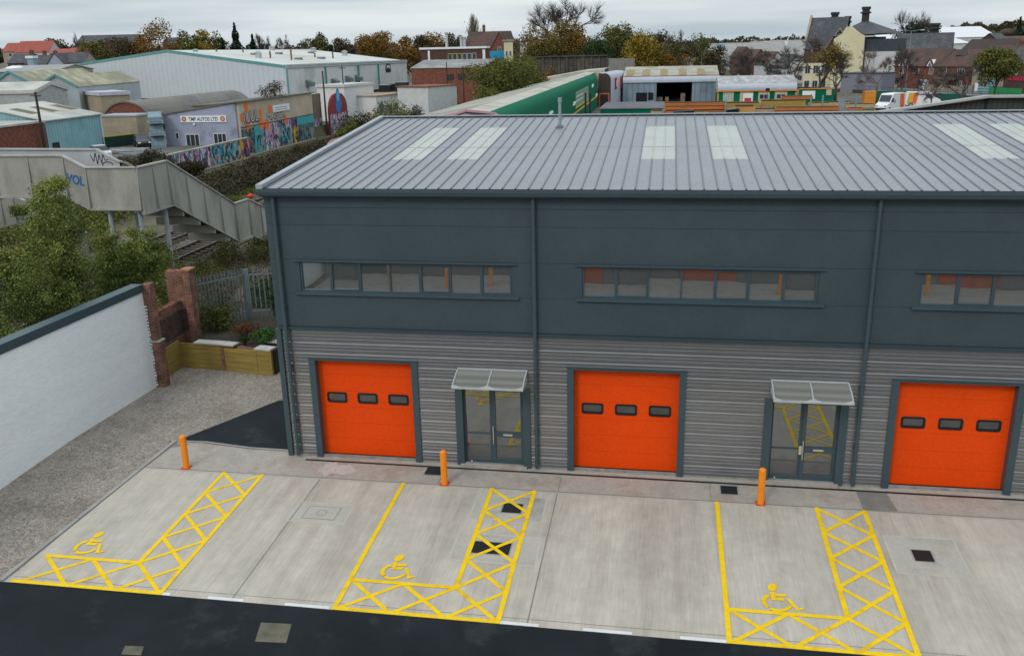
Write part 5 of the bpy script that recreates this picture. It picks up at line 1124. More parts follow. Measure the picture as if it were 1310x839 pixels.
mb = MB(); c2_ = c+nrm*.03; mb.poly([c2_+d*math.cos(a)*1.5+Vector((0,0,math.sin(a)*1.1)) for a in [i*PI/10 for i in range(11)]]); mb.build('emblem_field', m_whend, em)
mb = MB(); c2_ = c+nrm*.04
for k in range(3): q = c2_+d*(-1+k*.75)+Vector((0,0,-.45)); mb.bar(q, q+Vector((0,0,.8)), .06, .55, d)
mb.build('emblem_letters', m_blk, em)
# roof vents
def onroof(px, py):  # on the near roof plane
    n = (PC-PB).cross(PP-PB).normalized(); d = ray(px, py); return CAM+d*((PB+ovh-CAM).dot(n)/d.dot(n))
for i, (px_, py_, ww, hh, k) in enumerate([(250,66,5,3,'b'),(277,66,1.5,4,'p'),(311,66.5,1.5,4,'p'),(331,74,7,8,'b'),(346,74,1.5,8,'p'),(325,70,6,2,'h'),(357,69,7,2,'h'),(373,76.5,2,13,'p'),(348,64,7,5,'b'),(382,76,8,2.5,'h'),(411,75,8,2.5,'h'),(403,73,2,5,'p'),(401,66,7,5,'b'),(426,74.5,2,8,'p'),(441,71,7,6,'b'),(398,68,6,2,'h')]):
    c = onroof(px_, py_+.5); dist = (c-CAM).dot(FH); mpx = dist/1147; w_ = ww*mpx; h_ = hh*mpx
    if w_ > 4 or dist > 420: continue
    mb = MB()
    if k == 'p': mb.tube(c-Vector((0,0,.3)), c+Vector((0,0,h_)), .22, n=8); mt = M('vent_rust', (.16,.10,.06), .8, .2)
    elif k == 'h': mb.box(c.x-w_/2,c.x+w_/2,c.y-.8,c.y+.8,c.z-.2,c.z+.45); mt = M('vent_hatch', (.15,.16,.17), .6)
    else: mb.box(c.x-w_*.38,c.x+w_*.38,c.y-.6,c.y+.6,c.z-.2,c.z+h_*.7); mb.prism([(c.x-w_/2,c.y-.8,c.z+h_*.75),(c.x+w_/2,c.y-.8,c.z+h_*.75),(c.x,c.y-.8,c.z+h_*1.05)], (0,1.6,0)); mt = M('vent_box', (.36,.40,.40), .5, .1)
    mb.build('roof_vent', mt, rf)
# annexes of the warehouse
def annex(pxa, pya, pxb, pyb, da, db, dep, label, mw, mr, zb=1.5, name='outbuilding', ov=.2, doors=(), rise=0, th=.25, group=None, ridge='u'):
    a, b_ = V(pxa, pya, da), V(pxb, pyb, db); b = Bd(name, label, 'outbuilding', a.xy, b_.xy, dep, zb, group); h = min(a.z, b_.z)-zb
    b.body(h, mw, rise=rise, ridge=ridge); b.roof(h, mr, ov=ov, th=th, rise=rise, ridge=ridge)
    for (u, z, w_, hh, mt) in doors: b.box('door', mt, u*b.W-w_/2, u*b.W+w_/2, -.08, -.003, z, z+hh)
    return b
m_rustroof = M('rust_stained_roof', (.42,.36,.26), .85, .2, .4, c2=(.30,.20,.11), c2amt=.5, c2scale=.15)
m_bdoor = M('blue_door', (.03,.16,.32), .6)
annex(405,109,440,112,150,148,9,'white flat roofed outbuilding with pale blue trim against the warehouse side',m_whend,M('whitish_roof', (.5,.5,.48), .8, .1, .5),doors=((.75,.3,1.0,2.1,M('grey_door', (.1,.12,.13), .6)),), th=.4)
annex(457,117,481,124,170,150,20,'low white outbuilding with a rust stained roof, its gable side',m_whend,m_rustroof, th=.15) if False else None
b = annex(481,124,515,119,150,158,16,'low white office with a rusty cream roof and a blue door',m_whend,m_rustroof,doors=((.15,.2,1.0,2.3,m_bdoor),), th=.2)
for q in (.5,.72): b.window(b.W*q, 1.1, 1.3, 1.2)
b = annex(547,112,584,108,140,146,6,'white storage container block with a rusty red roof',M('off_white', (.52,.53,.53), .7, .08),M('rust_red_roof', (.20,.075,.04), .9, .25, .6),zb=.8,name='storage_block', th=.12)
# skip pile, dark plant by the warehouse corner
for i, (px_, py_, w_, h_, lab) in enumerate([(492,112,2.6,1.6,'black waste bin nearest the white warehouse wall'),(504,111,2.8,1.8,'black waste bin in the middle of the bins by the warehouse'),(514,113,2.6,2.4,'tall dark green bin at the right of the bins by the warehouse')]):
    p = G(px_, py_+6, 2.5); t3 = thing('waste_bin', lab, 'bin', p, 'bins by the warehouse wall'); mb = MB(); mb.prism([(p.x-w_/2,p.y,p.z),(p.x+w_/2,p.y,p.z),(p.x+w_/2+.2,p.y,p.z+h_),(p.x-w_/2-.2,p.y,p.z+h_)], (0,1.4,0)); mb.build('body', m_black if i < 2 else m_dkgreen, t3); mb = MB(); mb.box(p.x-w_/2-.25,p.x+w_/2+.25,p.y-.05,p.y+1.45,p.z+h_,p.z+h_+.12); mb.build('lid', m_steel, t3)
p = G(524,131,2.0); car(p, 2.6, (.5,.52,.54), 'silver car parked by the white storage block')
# twin gabled shed on the left
m_gsh = wavemat('grey_shed_sheet', (.36,.40,.42), .9, .5, axis='H', bump=.3)
for i, (xa, xb, xp, yp, ye, lab) in enumerate([(-16,46,11,93,112,'left gable of the pale grey shed with a dark square window'),(47,100,75,97,113,'right gable of the pale grey shed tucked against the white warehouse')]):
    d_ = 150+i*4; a, b_, c = V(xa,ye,d_), V(xb,ye,d_), V(xp,yp,d_)
    b = Bd('gabled_shed', lab, 'shed', a.xy, b_.xy, 26, 1.5, 'pair of pale grey gabled sheds'); b.body(a.z-1.5, m_gsh, rise=c.z-a.z); rr1 = b.roof(a.z-1.5, M('shed_roof', (.26,.24,.17), .8, .2, .5, c2=(.42,.40,.27), c2amt=.5, c2scale=.12), rise=c.z-a.z, ov=.1)
    mb = MB(b.T); mb.bar((0,-.2,a.z+.1),(b.W/2,-.2,c.z+.15),.2,.35); mb.bar((b.W/2,-.2,c.z+.15),(b.W,-.2,a.z+.1),.2,.35); mb.build('barge_board', m_tealtrim, b.t)
    if i == 0: b.window(b.W*.50, 4.3-1.2, 1.3, 1.2, mat=m_blk)
# flat roofed open shed and orange lean to
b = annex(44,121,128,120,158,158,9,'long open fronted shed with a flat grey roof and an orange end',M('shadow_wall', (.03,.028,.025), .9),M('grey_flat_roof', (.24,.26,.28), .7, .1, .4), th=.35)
b.box('orange_bay', M('faded_orange', (.33,.08,.04), .8, .1), b.W*.42, b.W*.66, -.1, -.004, 1.4, b.box and 3.0); b.box('roller_shutter', M('tan_shutter', (.33,.27,.21), .8), b.W*.67, b.W*.97, -.1, -.004, 2.6, 3.4)
b = annex(128,123,165,118,150,153,8,'tall buff block building with a white fascia behind the barrel roof',m_block,M('lilac_fascia', (.45,.45,.52), .7), th=.55)
b = annex(-20,121,44,117,135,135,10,'low shed with a cream roof at the left edge',M('dirty_white', (.35,.36,.35), .8, .15),m_creamroof, th=.5, rise=1.0)
# ------------------------------------------------------------------ timber yard north of the unit
zy = 1.2
mb = MB(); mb.add([(-24,44,.02),(75,44,.02),(75,60,.18),(-24,60,.18)], [(0,1,2,3)]); mb2 = MB()
yl = [60,70,80,90,100,130,175]; mb.add([(x, y, max(H(x,y), H(0,y))+.03) for y in yl for x in (-16,70)], [(2*i,2*i+1,2*i+3,2*i+2) for i in range(len(yl)-1)])
structure('timber_yard', mb, m_tara)
# long curved eaves shed with a green end wall along the yard
m_ribwhite = wavemat('weathered_rib_roof', (.40,.38,.32), .5, 1.5, axis='Y', c2=(.27,.25,.19), c2amt=.55, c2scale=.12, bump=.8)
m_strip = M('weathered_strip', (.46,.44,.38), .8, .12, .5, c2=(.33,.31,.24), c2amt=.5, c2scale=.2)
m_greenp = M('green_paint', (.002,.125,.065), .75, .06, .6, spec=.08)
m_pink = M('faded_pink', (.48,.27,.31), .7, .15, 1)
t = thing('long_curved_shed', 'long shed with a weathered ribbed roof, pink edged gable and rounded green wall', 'shed', (-9,48,0))
YA, YB = 48, 156
Ls = [(-16.6,0),(-16.6,4.4),(-16.45,4.85),(-16.1,5.12),(-15.6,5.25)]; Rs = [(-2.9,7.25),(-2.3,7.15),(-1.9,6.9),(-1.7,6.45),(-1.68,5.9),(-1.68,0)]
MB().sweep([(x,YA,z) for x, z in Ls], (0,YB-YA,0)).build('curved_eaves', m_strip, t, True)
MB().sweep([(-15.6,YA,5.25),(-5.4,YA,7.2)], (0,YB-YA,0)).build('roof', m_ribwhite, t)
MB().sweep([(-5.4,YA,7.2),(-4.6,YA,7.42),(-2.9,YA,7.25)], (0,YB-YA,0)).build('roof_strip', m_strip, t)
gw = MB().sweep([(x,YA,z) for x, z in Rs], (0,YB-YA-10,0)).build('green_wall', m_greenp, t, True)
mb = MB(); mb.poly([(x,YA+.05,z) for x, z in Ls+[(-5.4,7.2),(-4.6,7.42)]+Rs]); mb.build('gable_wall', M('gable_blue', (.16,.20,.26), .6, .1, 1), t)
mb = MB(); out = Ls[1:]+[(-5.4,7.2),(-4.6,7.42)]+Rs[:4]
for a, b_ in zip(out, out[1:]): mb.bar((a[0],YA-.1,a[1]),(b_[0],YA-.1,b_[1]),.2,.18,(0,0,1))
mb.build('pink_edging', m_pink, t)
mb = MB(); mb.prism([(-5.3,YA-.3,6.9),(-4.0,YA-.3,6.9),(-4.1,YA-.3,7.05),(-4.65,YA-.3,7.2),(-5.2,YA-.3,7.05)], (0,.4,0)); mb.build('pink_crest', m_pink, t)
def onX(px, py): return XP(px, py, -1.66)
s0 = onX(737,123); s1 = onX(750,112); 
mb = MB(); a, b_ = onX(736,132), onX(751,116); mb.box(-1.66,-1.60,a.y,b_.y+2,4.0,6.0); sb = mb.build('sign_panel', M('sage_sign', (.20,.30,.19), .7, .1), t)
mb = MB(); mb.box(-1.66,-1.59,a.y,b_.y+2,3.7,3.98); mb.build('sign_stripe', M('sign_yellow', (.55,.40,.04), .6), t)
for k in range(2):
    mb = MB(); 
    for j in range(5): y = a.y+1+j*2.1; mb.box(-1.6,-1.585,y,y+1.3,5.2-.6*k,5.4-.6*k)
    mb.build('sign_lettering', m_white, sb)
mb = MB(); mb.bar((-1.6,YA+30,3.0),(-1.6,YB-12,3.4),.08,.25); mb.build('yellow_rail', MATS['sign_yellow'], t)
for (px_, py_, lab) in ((702,146,1),(733,133,2),(757,110,3),(762,122,4)):
    p = onX(px_, py_); mb = MB()
    for j in range(4): mb.bar((-1.62,p.y+j*.8,p.z-.3+.2*(j%2)),(-1.62,p.y+j*.8+.9,p.z+.2-.15*(j%2)),.02,.22,(1,0,0))
    mb.build('white_mark', m_white, t)
t = thing('grey_curved_link', 'rounded pale grey shed end with red edged posters beside a brown panel', 'shed', (-1,150,1.2))
Rg = [(-1.6,7.35),(-.4,7.3),(.1,7.1),(.45,6.75),(.6,6.2),(.6,1)]
MB().sweep([(x,150,z) for x, z in Rg], (2.2,18,0)).build('curved_wall', M('lilac_grey_sheet', (.40,.43,.50), .5, .06, 1), t, True)
mb = MB(); mb.poly([(-1.7,149.9,1),(.58,149.9,1),(.58,149.9,6.2),(.1,149.9,7.08),(-1.7,149.9,7.3)]); mb.build('brown_panel', wavemat('brown_sheet', (.05,.035,.028), .7, .4), t)
mb = MB(); mb.sweep([(-15.6,YB,6.0),(-5.4,YB,7.6),(-1,YB,7.9)], (0,14,0)); mb.sweep([(-16.2,YB,4.5),(-16.1,YB,5.6),(-15.6,YB,6.0)], (0,14,0)); mb.poly([(-16.2,YB,0),(-16.2,YB,5),(-15.6,YB,6.0),(-5.4,YB,7.6),(-1,YB,7.9),(-1,YB,0)]); mb.build('roof', m_strip, t)
for y in (154, 160): mb = MB(); q = (y-150)/18*2.2; mb.box(.62+q,.70+q+.2,y,y+3.4,4.2,6.3); po = mb.build('poster', M('poster_red', (.40,.03,.05), .6), t); mb = MB(); mb.box(.8+q,.92+q,y+.6,y+2.8,4.7,5.8); mb.build('poster_field', m_white, po)
# warehouse with an open bay
b = Bd('grey_warehouse', 'blue grey sheeted warehouse with a dark open bay and a mossy rib roof', 'warehouse', (2.35,160), (20.9,160), 22, 1.2)
m_bg = wavemat('blue_grey_sheet', (.20,.265,.32), .78, 1.1, bump=.3, c2=(.15,.20,.25), c2amt=.4, c2scale=.2)
U = lambda px, z=4: (YP(px,110,160).x-2.35)
b.box('wall', m_bg, 0, U(840), 0, .3, -.3, 3.9); b.box('wall', m_bg, U(885.5), b.W, 0, .3, -.3, 3.9); b.box('side_wall', m_bg, 0, .3, .3, 22, -.3, 4.2); b.box('side_wall', m_bg, b.W-.3, b.W, .3, 22, -.3, 4.2); b.box('back_wall', m_dark, .3, b.W-.3, 21, 21.3, -.3, 4.2); b.box('bay_floor', m_dark, .3, b.W-.3, .3, 21, -.1, 0)
mb = MB(b.T); arc = [(-.25,5.1),(-.3,5.5),(-.1,5.95),(.4,6.25)]; mb.sweep([(0,v,z) for v, z in arc], (b.W,0,0)); mb.build('curved_eaves', MATS['lilac_grey_sheet'], b.t, True)
b.box('eaves_band', MATS['blue_grey_sheet'], 0, b.W, -.2, 0, 3.9, 4.1)
m_rr = M('mossy_rib_roof', (.38,.36,.31), .85, .12, .5, c2=(.28,.25,.18), c2amt=.5, c2scale=.3)
MB(b.T).add([(0,.4,6.25),(b.W,.4,6.25),(b.W,11,7.9),(0,11,7.9),(b.W,22,6.3),(0,22,6.3)], [(0,1,2,3),(3,2,4,5)]).build('roof', m_rr, b.t)
MB(b.T).add([(b.W-.01,.3,5),(b.W-.01,22,5),(b.W-.01,22,6.3),(b.W-.01,11,7.9),(b.W-.01,.3,6.25)], [(0,1,2,3,4)]).build('gable_top', m_bg, b.t)
MB(b.T).bar((0,.38,6.3),(b.W,.38,6.3),.12,.12).build('eaves_trim', M('rust_trim', (.30,.10,.06), .8), b.t)
for px_ in (804,825,848,872,896):
    u = U(px_); mb = MB(b.T); zz = lambda v: 6.25+(v-.4)*.1557+.04; mb.add([(u-.6,1.2,zz(1.2)),(u+.9,1.2,zz(1.2)),(u+.9,7,zz(7)),(u+.15,8.2,zz(8.2)),(u-.6,7,zz(7))], [(0,1,2,3,4)]); mb.build('rooflight', M('tan_rooflight', (.27,.21,.10), .7, .2, 1), b.t)
b.box('side_door', m_dark, U(814), U(828), -.1, -.004, .2, 2.0); b.box('small_window', m_dark, U(829.5), U(836), -.1, -.004, .6, 2.0)
for k, (px_, w_) in enumerate(((846,1.6),(852,1.2),(878,2.0),(881,1.2))): b.box('stored_goods', M('pallet_goods', (.22,.17,.12), .8, .4, 2), U(px_)-w_/2, U(px_)+w_/2, 2, 3.2, .0, 1.0+.7*(k > 1))
# low office in front right, rounded roof
b = Bd('yard_office', 'low green and cream yard office with orange fascia and a rounded pale roof', 'office', (20.2,150), (34.2,150), 8, 1.2)
b.body(2.6, m_greenp); m_of = M('orange_fascia', (.62,.25,.05), .7)
b.box('fascia', m_of, -.3, b.W+.3, -.35, -.0, 2.45, 2.68); b.box('corner_post', m_of, -.05, .2, -.12, -.003, 0, 2.45); b.box('corner_post', m_of, b.W-.2, b.W+.05, -.12, -.003, 0, 2.45)
m_cr = M('cream_panel', (.48,.42,.28), .7, .05)
for u0_, u1_ in ((1.0,2.9),(4.0,6.4),(7.3,9.3),(10.2,12.4)): b.box('cream_panel', m_cr, u0_, u1_, -.05, -.003, .2, 2.4)
for u_, w_ in ((8.3,1.7),(11.3,1.7)): b.window(u_, 1.0, w_, .95, v=-.06)
b.box('sheeted_door', M('pale_green_sheet', (.33,.42,.36), .7), 1.2, 2.7, -.09, -.051, .3, 2.1)
q = b.box('notice_board', m_white, 4.6, 6.3, -.25, -.06, .6, 2.1); b.box('notice_red', M('notice_red', (.5,.03,.03), .6), 4.85, 6.05, -.27, -.251, .7, 1.3, q)
m_lm = M('lichen_sheet', (.42,.41,.42), .85, .25, 1.5, c2=(.30,.29,.28), c2amt=.6, c2scale=.8)
mb = MB(b.T); mb.sweep([(0,-.3,3.9),(0,-.35,4.3),(0,-.1,4.75),(0,.4,5.0)], (b.W,0,0)); mb.build('rounded_eaves', MATS['lilac_grey_sheet'], b.t, True)
MB(b.T).sweep([(0,.4,5.0),(0,5,6.3),(0,8,5.6)], (b.W,0,0)).build('roof', m_lm, b.t)
MB(b.T).add([(0,0,3.8),(0,8,3.8),(0,8,5.6),(0,5,6.3),(0,.4,5)], [(0,1,2,3,4)]).build('gable_end', m_lm, b.t)
MB(b.T).add([(b.W,0,3.8),(b.W,8,3.8),(b.W,8,5.6),(b.W,5,6.3),(b.W,.4,5)], [(0,1,2,3,4)]).build('gable_end', m_lm, b.t)
# yard fence boards right of the office
t = thing('yard_hoarding', 'green hoarding with a white sign and orange top rail right of the yard office', 'hoarding', (35,148,1.2))
a, b_ = YP(1022,119,148), YP(1070,117,146); MB().bar((a.x,148,2.7),(b_.x,148,2.7),.1,2.6).build('boards', m_greenp, t); MB().bar((a.x,147.9,4.05),(b_.x,147.9,4.05),.2,.15).build('top_rail', m_of, t); MB().box(a.x+.6,a.x+2.8,147.8,147.93,2.3,3.7).build('sign', m_white, t)
MB().box(b_.x-1.4,b_.x-.5,147.75,147.93,2.9,3.9).build('cream_board', m_cr, t)
# timber packs on racks
m_ot = M('orange_timber', (.50,.17,.05), .8, .15, 2, stretch=(.3,2,3), c2=(.36,.12,.04), c2amt=.4); m_yt = M('yellow_timber', (.40,.27,.07), .8, .15, 2, stretch=(.3,2,3)); m_pt = M('pale_timber', (.48,.36,.20), .8, .15, 2, stretch=(.3,2,3)); m_post = M('rack_post', (.20,.22,.23), .6, .1)
m_gapshade = M('timber_shadow', (.10,.05,.02), .9)
def pack(px0, px1, pyt, pyb, y, mat, label, depth=1.1, cat='timber pack', tiers=1):
    a, c = YP(px0, pyt, y), YP(px1, pyb, y); zt, zbm = a.z, c.z; t = thing('timber_pack', label, cat, (a.x, y, zbm), 'timber packs stacked in the yard behind the unit'); hh = (zt-zbm)/tiers
    mb = MB(); ms = MB()
    for k in range(tiers):
        n = max(2, int((hh)/.16))
        for j in range(n):
            z0 = zbm+k*hh+j*(hh*.80/n); mb.box(a.x+random.uniform(-.08,.08), c.x+random.uniform(-.08,.08), y+random.uniform(0,.03), y+depth, z0+.01, z0+hh*.80/n-.02)
        ms.box(a.x+.1, c.x-.1, y+.03, y+depth-.1, zbm+k*hh+hh*.80, zbm+(k+1)*hh-.002)  # full-width dark fill, coloured as the shade between tiers
    mb.build('boards', mat, t); ms.build('bearers', m_gapshade, t)
    return a.x, c.x, zbm
def rackpost(px, pyt, y, label): p = YP(px, pyt, y); t = thing('rack_post', label, 'rack post', (p.x, y, H(p.x,y)), 'steel posts of the timber racks'); MB().box(p.x-.09,p.x+.09,y-.09,y+.09,H(p.x,y)-.1,p.z).build('post', m_post, t); MB().box(p.x-.07,p.x+.07,y,y+1.6,p.z-2.2,p.z-2.05).build('arm', m_post, t)
Yk = 92
pack(850,928,131,140,Yk,m_ot,'orange timber pack, topmost of the left rack in front of the warehouse bay',tiers=2); pack(850,928,140.5,148,Yk+.1,m_ot,'orange timber pack, lower on the left rack in front of the warehouse bay',tiers=1)
pack(929,972,131,138,Yk+3,m_yt,'yellowish timber pack right of the orange stack',1.2); pack(940,965,135,144,Yk-2,M('osb_board', (.56,.30,.10), .8, .1),'pale orange crate of boards standing before the yellow timber',1.4)
pack(966,995,139,145,Yk,m_pt,'low pale timber pack under the long yellow beams',1.2)
pack(974,1030,128,136,Yk+4,m_yt,'long thick yellow beams on the middle rack',1.2,tiers=1)
pack(993,1073,137,146,Yk-1,m_ot,'long low orange timber pack at the right of the racks',1.2,tiers=2)
pack(1036,1062,131,137,Yk+12,m_pt,'pale timber pack behind the long orange pack',1.2); pack(1062,1086,130,137,Yk+20,m_pt,'pale boards under the green hoarding',1.0)
pack(1095,1120,140,145,Yk+8,m_yt,'yellow timber bearers in front of the orange cabin',1.0); pack(833,848,141,148,Yk+1,m_pt,'pile of short round pale logs beside the left rack',1.0)
pack(1082,1118,133,137,Yk+15,m_pt,'thin yellowish planks near the orange cabin',.8)
pack(1000,1040,123,127,Yk+24,m_ot,'orange timber pack standing behind the long yellow beams',1.2,tiers=1)
pack(1085,1104,138,141,Yk+3,m_ot,'short orange timber pack right of the thick steel upright',1.1,tiers=1)
pack(1124,1150,143,146,Yk+2,m_pt,'pale boards laid in front of the left white van',1.1); pack(905,926,143.5,148,Yk-4,m_pt,'short pale offcuts before the left orange stack',.9)
pack(878,902,142,148,Yk-4,m_yt,'short yellow timber bundle before the left orange stack',.9)
for i, (px_, pyt) in enumerate(((848,140),(928.5,129),(943,132),(959,132),(974,128),(990,127),(1006,127),(1022,127),(1038,121),(1053,122),(1082,121),(1096,121))): rackpost(px_, pyt, Yk+6 if px_ > 929 else Yk-.3, 'thin grey steel rack post holding the stacked timber')
t = thing('steel_upright', 'thick ribbed grey steel upright at the right end of the orange timber', 'rack upright', (YP(1078,140,Yk).x,Yk,1))
for k in range(3): p = YP(1074+k*2.4,127,Yk); MB().box(p.x-.09,p.x+.09,Yk,Yk+.2,0,p.z).build('channel', m_steel, t)
# flat black roofed store and green tank by the green wall
a, c = YP(763,137,110), YP(847,131,110); b = Bd('flat_store', 'flat grey roofed green store between the green wall and the timber racks', 'store', (YP(768,140,100).x,100), (YP(848,140,100).x,100), 14, 1.2); zt = YP(800,140,100).z-1.2
b.body(zt, m_greenp); b.roof(zt, M('slate_felt', (.13,.13,.14), .9, .2, .5), ov=.15)
t = thing('forklift_mast', 'black forklift mast standing against the green wall', 'forklift', (YP(752,140,86).x,86,1)); p = YP(752,119,86)
for dx in (-.28,.28): MB().box(p.x+dx-.1,p.x+dx+.1,86,86.2,.9,p.z).build('mast_rail', m_black, t)
MB().box(p.x-.5,p.x+.5,86.2,88.4,1.0,2.6).build('body', m_black, t); MB().box(p.x-.45,p.x+.45,85.9,86,3.6,4.4).build('carriage', m_black, t)
t = thing('orange_gate_frame', 'thin orange gate frame in front of the brown panel', 'gate', (0,140,1.2)); a, c = YP(767,121,140), YP(779,121,140)
for q in (a, c): MB().box(q.x-.08,q.x+.08,140,140.2,1.0,a.z).build('post', M('gate_orange', (.5,.12,.04), .7), t)
MB().box(a.x,c.x,140.0,140.18,a.z,a.z+.2).build('top_bar', MATS['gate_orange'], t)
for (px_, py_, w_, h_, lab, mt) in ((873,146,2.2,1.0,'dark grey open skip half hidden by the unit roof beside the orange timber', m_black),(936,144,1.2,1.1,'small black crate stack right of the tall orange timber', m_black)):
    p = YP(px_, py_, 88); t = thing('skip', lab, 'skip', (p.x,88,p.z-2)); MB().prism([(p.x-w_/2,88,p.z-2.5),(p.x+w_/2,88,p.z-2.5),(p.x+w_/2+.3,88,p.z+h_*.4),(p.x-w_/2,88,p.z+h_*.25)], (0,1.4,0)).build('body', mt, t); MB().box(p.x-w_/2,p.x+w_/2,88,88.1,p.z+h_*.1,p.z+h_*.2).build('rim', m_steel, t)
# cabins and containers
def contain(px0, px1, pyt, y, dep, label, mat, h=2.6, name='container'):
    a, c = YP(px0, pyt, y), YP(px1, pyt, y); z0 = H(a.x,y); zt = a.z; t = thing(name, label, 'container', (a.x,y,z0)); MB().box(a.x,c.x,y,y+dep,z0-.2,zt).build('body', mat, t); mb = MB()
    for k in range(5): x = a.x+(c.x-a.x)*(k+.5)/5; mb.box(x-.03,x+.03,y-.04,y-.002,z0,zt-.1)
    mb.build('ribs', mat, t); MB().box(a.x-.05,c.x+.05,y-.05,y+dep+.05,zt,zt+.08).build('top_frame', mat, t); return t
contain(1107,1121,118,148,2.4,'bright orange cabin left of the white vans',M('cabin_orange', (.62,.24,.03), .6)); contain(1207,1236,121,146,3,'dark green container right of the vans behind the board wall',M('container_green', (.01,.085,.055), .6)); contain(1121,1162,117.5,151,2.4,'green container behind the two white vans',M('container_green2', (.012,.10,.06), .6))
m_lo = M('livery_orange', (.75,.14,.03), .5); m_ly = M('livery_yellow', (.55,.38,.05), .5)
p = G(1138,142,1.2); van(p, math.radians(232), 'white delivery van with an orange rear, facing left, beside the orange cabin', [m_lo,m_lo], L_=6.2, Hh=2.75, mark=MATS['faint_grey'])
p = G(1180,136.5,1.2); van(p, math.radians(-14), 'white delivery van with yellow and orange side stripes, facing right', [m_ly,m_lo], L_=5.6, Hh=2.45, mark=MATS['faint_grey'])
# weathered board wall behind the ridge
t = thing('board_wall', 'weathered grey vertical board wall rising behind the right end of the ridge', 'wall', (19.6,20,0))
m_bw = wavemat('weathered_boards', (.075,.075,.068), .72, .22, var=.3, c2=(.045,.05,.04), c2amt=.6, c2scale=.3); a, c, e = YP(1075,152,20), YP(1262,125,20), YP(1340,125,20)
MB().prism([(a.x,20,5),(e.x+8,20,5),(e.x+8,20,e.z-.05),(c.x,20,c.z),(a.x,20,a.z)], (0,.25,0)).build('boards', m_bw, t); mb = MB(); mb.bar((a.x,19.95,a.z+.05),(c.x,19.95,c.z+.05),.5,.1); mb.bar((c.x,19.95,c.z+.05),(e.x+8,19.95,e.z+.0),.5,.1); mb.build('capping', M('pale_capping', (.38,.38,.36), .7, .1), t)
MB().box(c.x-.06,c.x+.06,19.93,19.998,5,c.z-.02).build('corner_board', m_seam, t)

# ------------------------------------------------------------------ trees
def crown(ells, n, size, mat, parent): return leafcloud('crown', mat, ells, n, size, parent)
def tree(px, pyt, wpx, dist, mat, label, n=2600, z0=None, low=.25, seed=None, group=None, name='tree', size=None, shape='round'):
    random.seed(seed if seed is not None else int(px*7+pyt)); top = V(px, pyt-(3 if dist > 220 else 0), dist); x, y = top.x, top.y; z0 = H(x, y) if z0 is None else z0; h = top.z-z0; r = wpx*(.9 if dist > 220 else .78)*dist/1147; n = int(n*2)
    t = thing(name, label, 'tree', (x,y,z0), group); size = size or max(.22, dist*.0024); mb = MB(); hb = h*low; mb.tube((x,y,z0-.2),(x,y,z0+h*.6),max(.12,h*.022),max(.05,h*.01),7,False)
    ells = []
    for _ in range(15):
        a = random.uniform(0,2*PI); rr = r*random.uniform(.2,.72); zz = random.uniform(0,1); rr *= .95; cz = z0+hb+(h-hb)*(.14+.72*zz); k = math.sqrt(max(.12, 1-(2*zz-1)**2*.75)); c = Vector((x+math.cos(a)*rr*k, y+math.sin(a)*rr*k, cz)); q = r*random.uniform(.24,.40); ells.append((*c, q, q, min(q*.9,(h-hb)*.22)))
        mb.tube((x,y,z0+h*random.uniform(.2,.55)), c, max(.05,h*.008), .03, 5, False)
    ells.append((x,y,z0+hb+(h-hb)*.5,r*.55,r*.55,(h-hb)*.40)); ells.append((x+random.uniform(-.2,.2)*r,y,top.z-(h-hb)*.14,r*.3,r*.3,(h-hb)*.13))
    mb.build('trunk', m_bark, t); crown(ells, n, size, mat, t); return t
def bare(px, pyt, wpx, dist, label, mat=None, seed=1, density=1.0, up=.55, group=None, leaf=None, nleaf=0, name='bare_tree', z0=None):
    random.seed(seed); top = V(px, pyt, dist); x, y = top.x, top.y; z0 = H(x, y) if z0 is None else z0; h = top.z-z0; r = wpx/2*dist/1147; t = thing(name, label, 'tree', (x,y,z0), group); mb = MB(); lf = MB(); mw = dist/1147*.20; tips = []
    def grow(p, d, ln, rad, lev):
        q = p+d*ln; mb.tube(p, q, max(rad, mw*.5), max(rad*.65, mw*.4), 5 if lev < 2 else 3, False)
        if lev >= 5:
            for _ in range(int(5*density)): e_ = (d*.7+Vector((random.gauss(0,.6),random.gauss(0,.6),random.gauss(.2*up,.4)))).normalized(); mb.tube(p.lerp(q, random.random()), q+e_*ln*random.uniform(.5,1.1), mw*.42, mw*.25, 3, False)
            return
        for _ in range(3 if lev < 4 else int(4*density)):
            nd_ = (d*(.9 if lev else .8)+Vector((random.gauss(0,.5),random.gauss(0,.5),random.gauss(.12*up,.3)))).normalized(); grow(q if random.random() < .5 else p.lerp(q, random.uniform(.55,1)), nd_, ln*random.uniform(.6,.85), rad*.6, lev+1)
    grow(Vector((x,y,z0-.1)), Vector((random.uniform(-.05,.05),0,1)), h*.26, h*.022, 0)
    # fit to the surveyed height and spread
    zs = max(v_.z for v_ in mb.v)-z0; rs = sorted(abs((v_-Vector((x,y,0))).dot(RH)) for v_ in mb.v)[int(len(mb.v)*.97)]
    mb.v = [Vector((x+(v_.x-x)*r/rs, y+(v_.y-y)*r/rs, z0+(v_.z-z0)*h/zs)) for v_ in mb.v]
    mb.build('branches', mat or m_twig, t)
    if nleaf:
        for _ in range(nleaf): v_ = random.choice(mb.v[len(mb.v)//4:]); lf.leaf(v_+Vector((random.gauss(0,.3),random.gauss(0,.3),random.gauss(0,.3))), dist*.0020)
        lf.build('sparse_leaves', leaf, t)
    return t
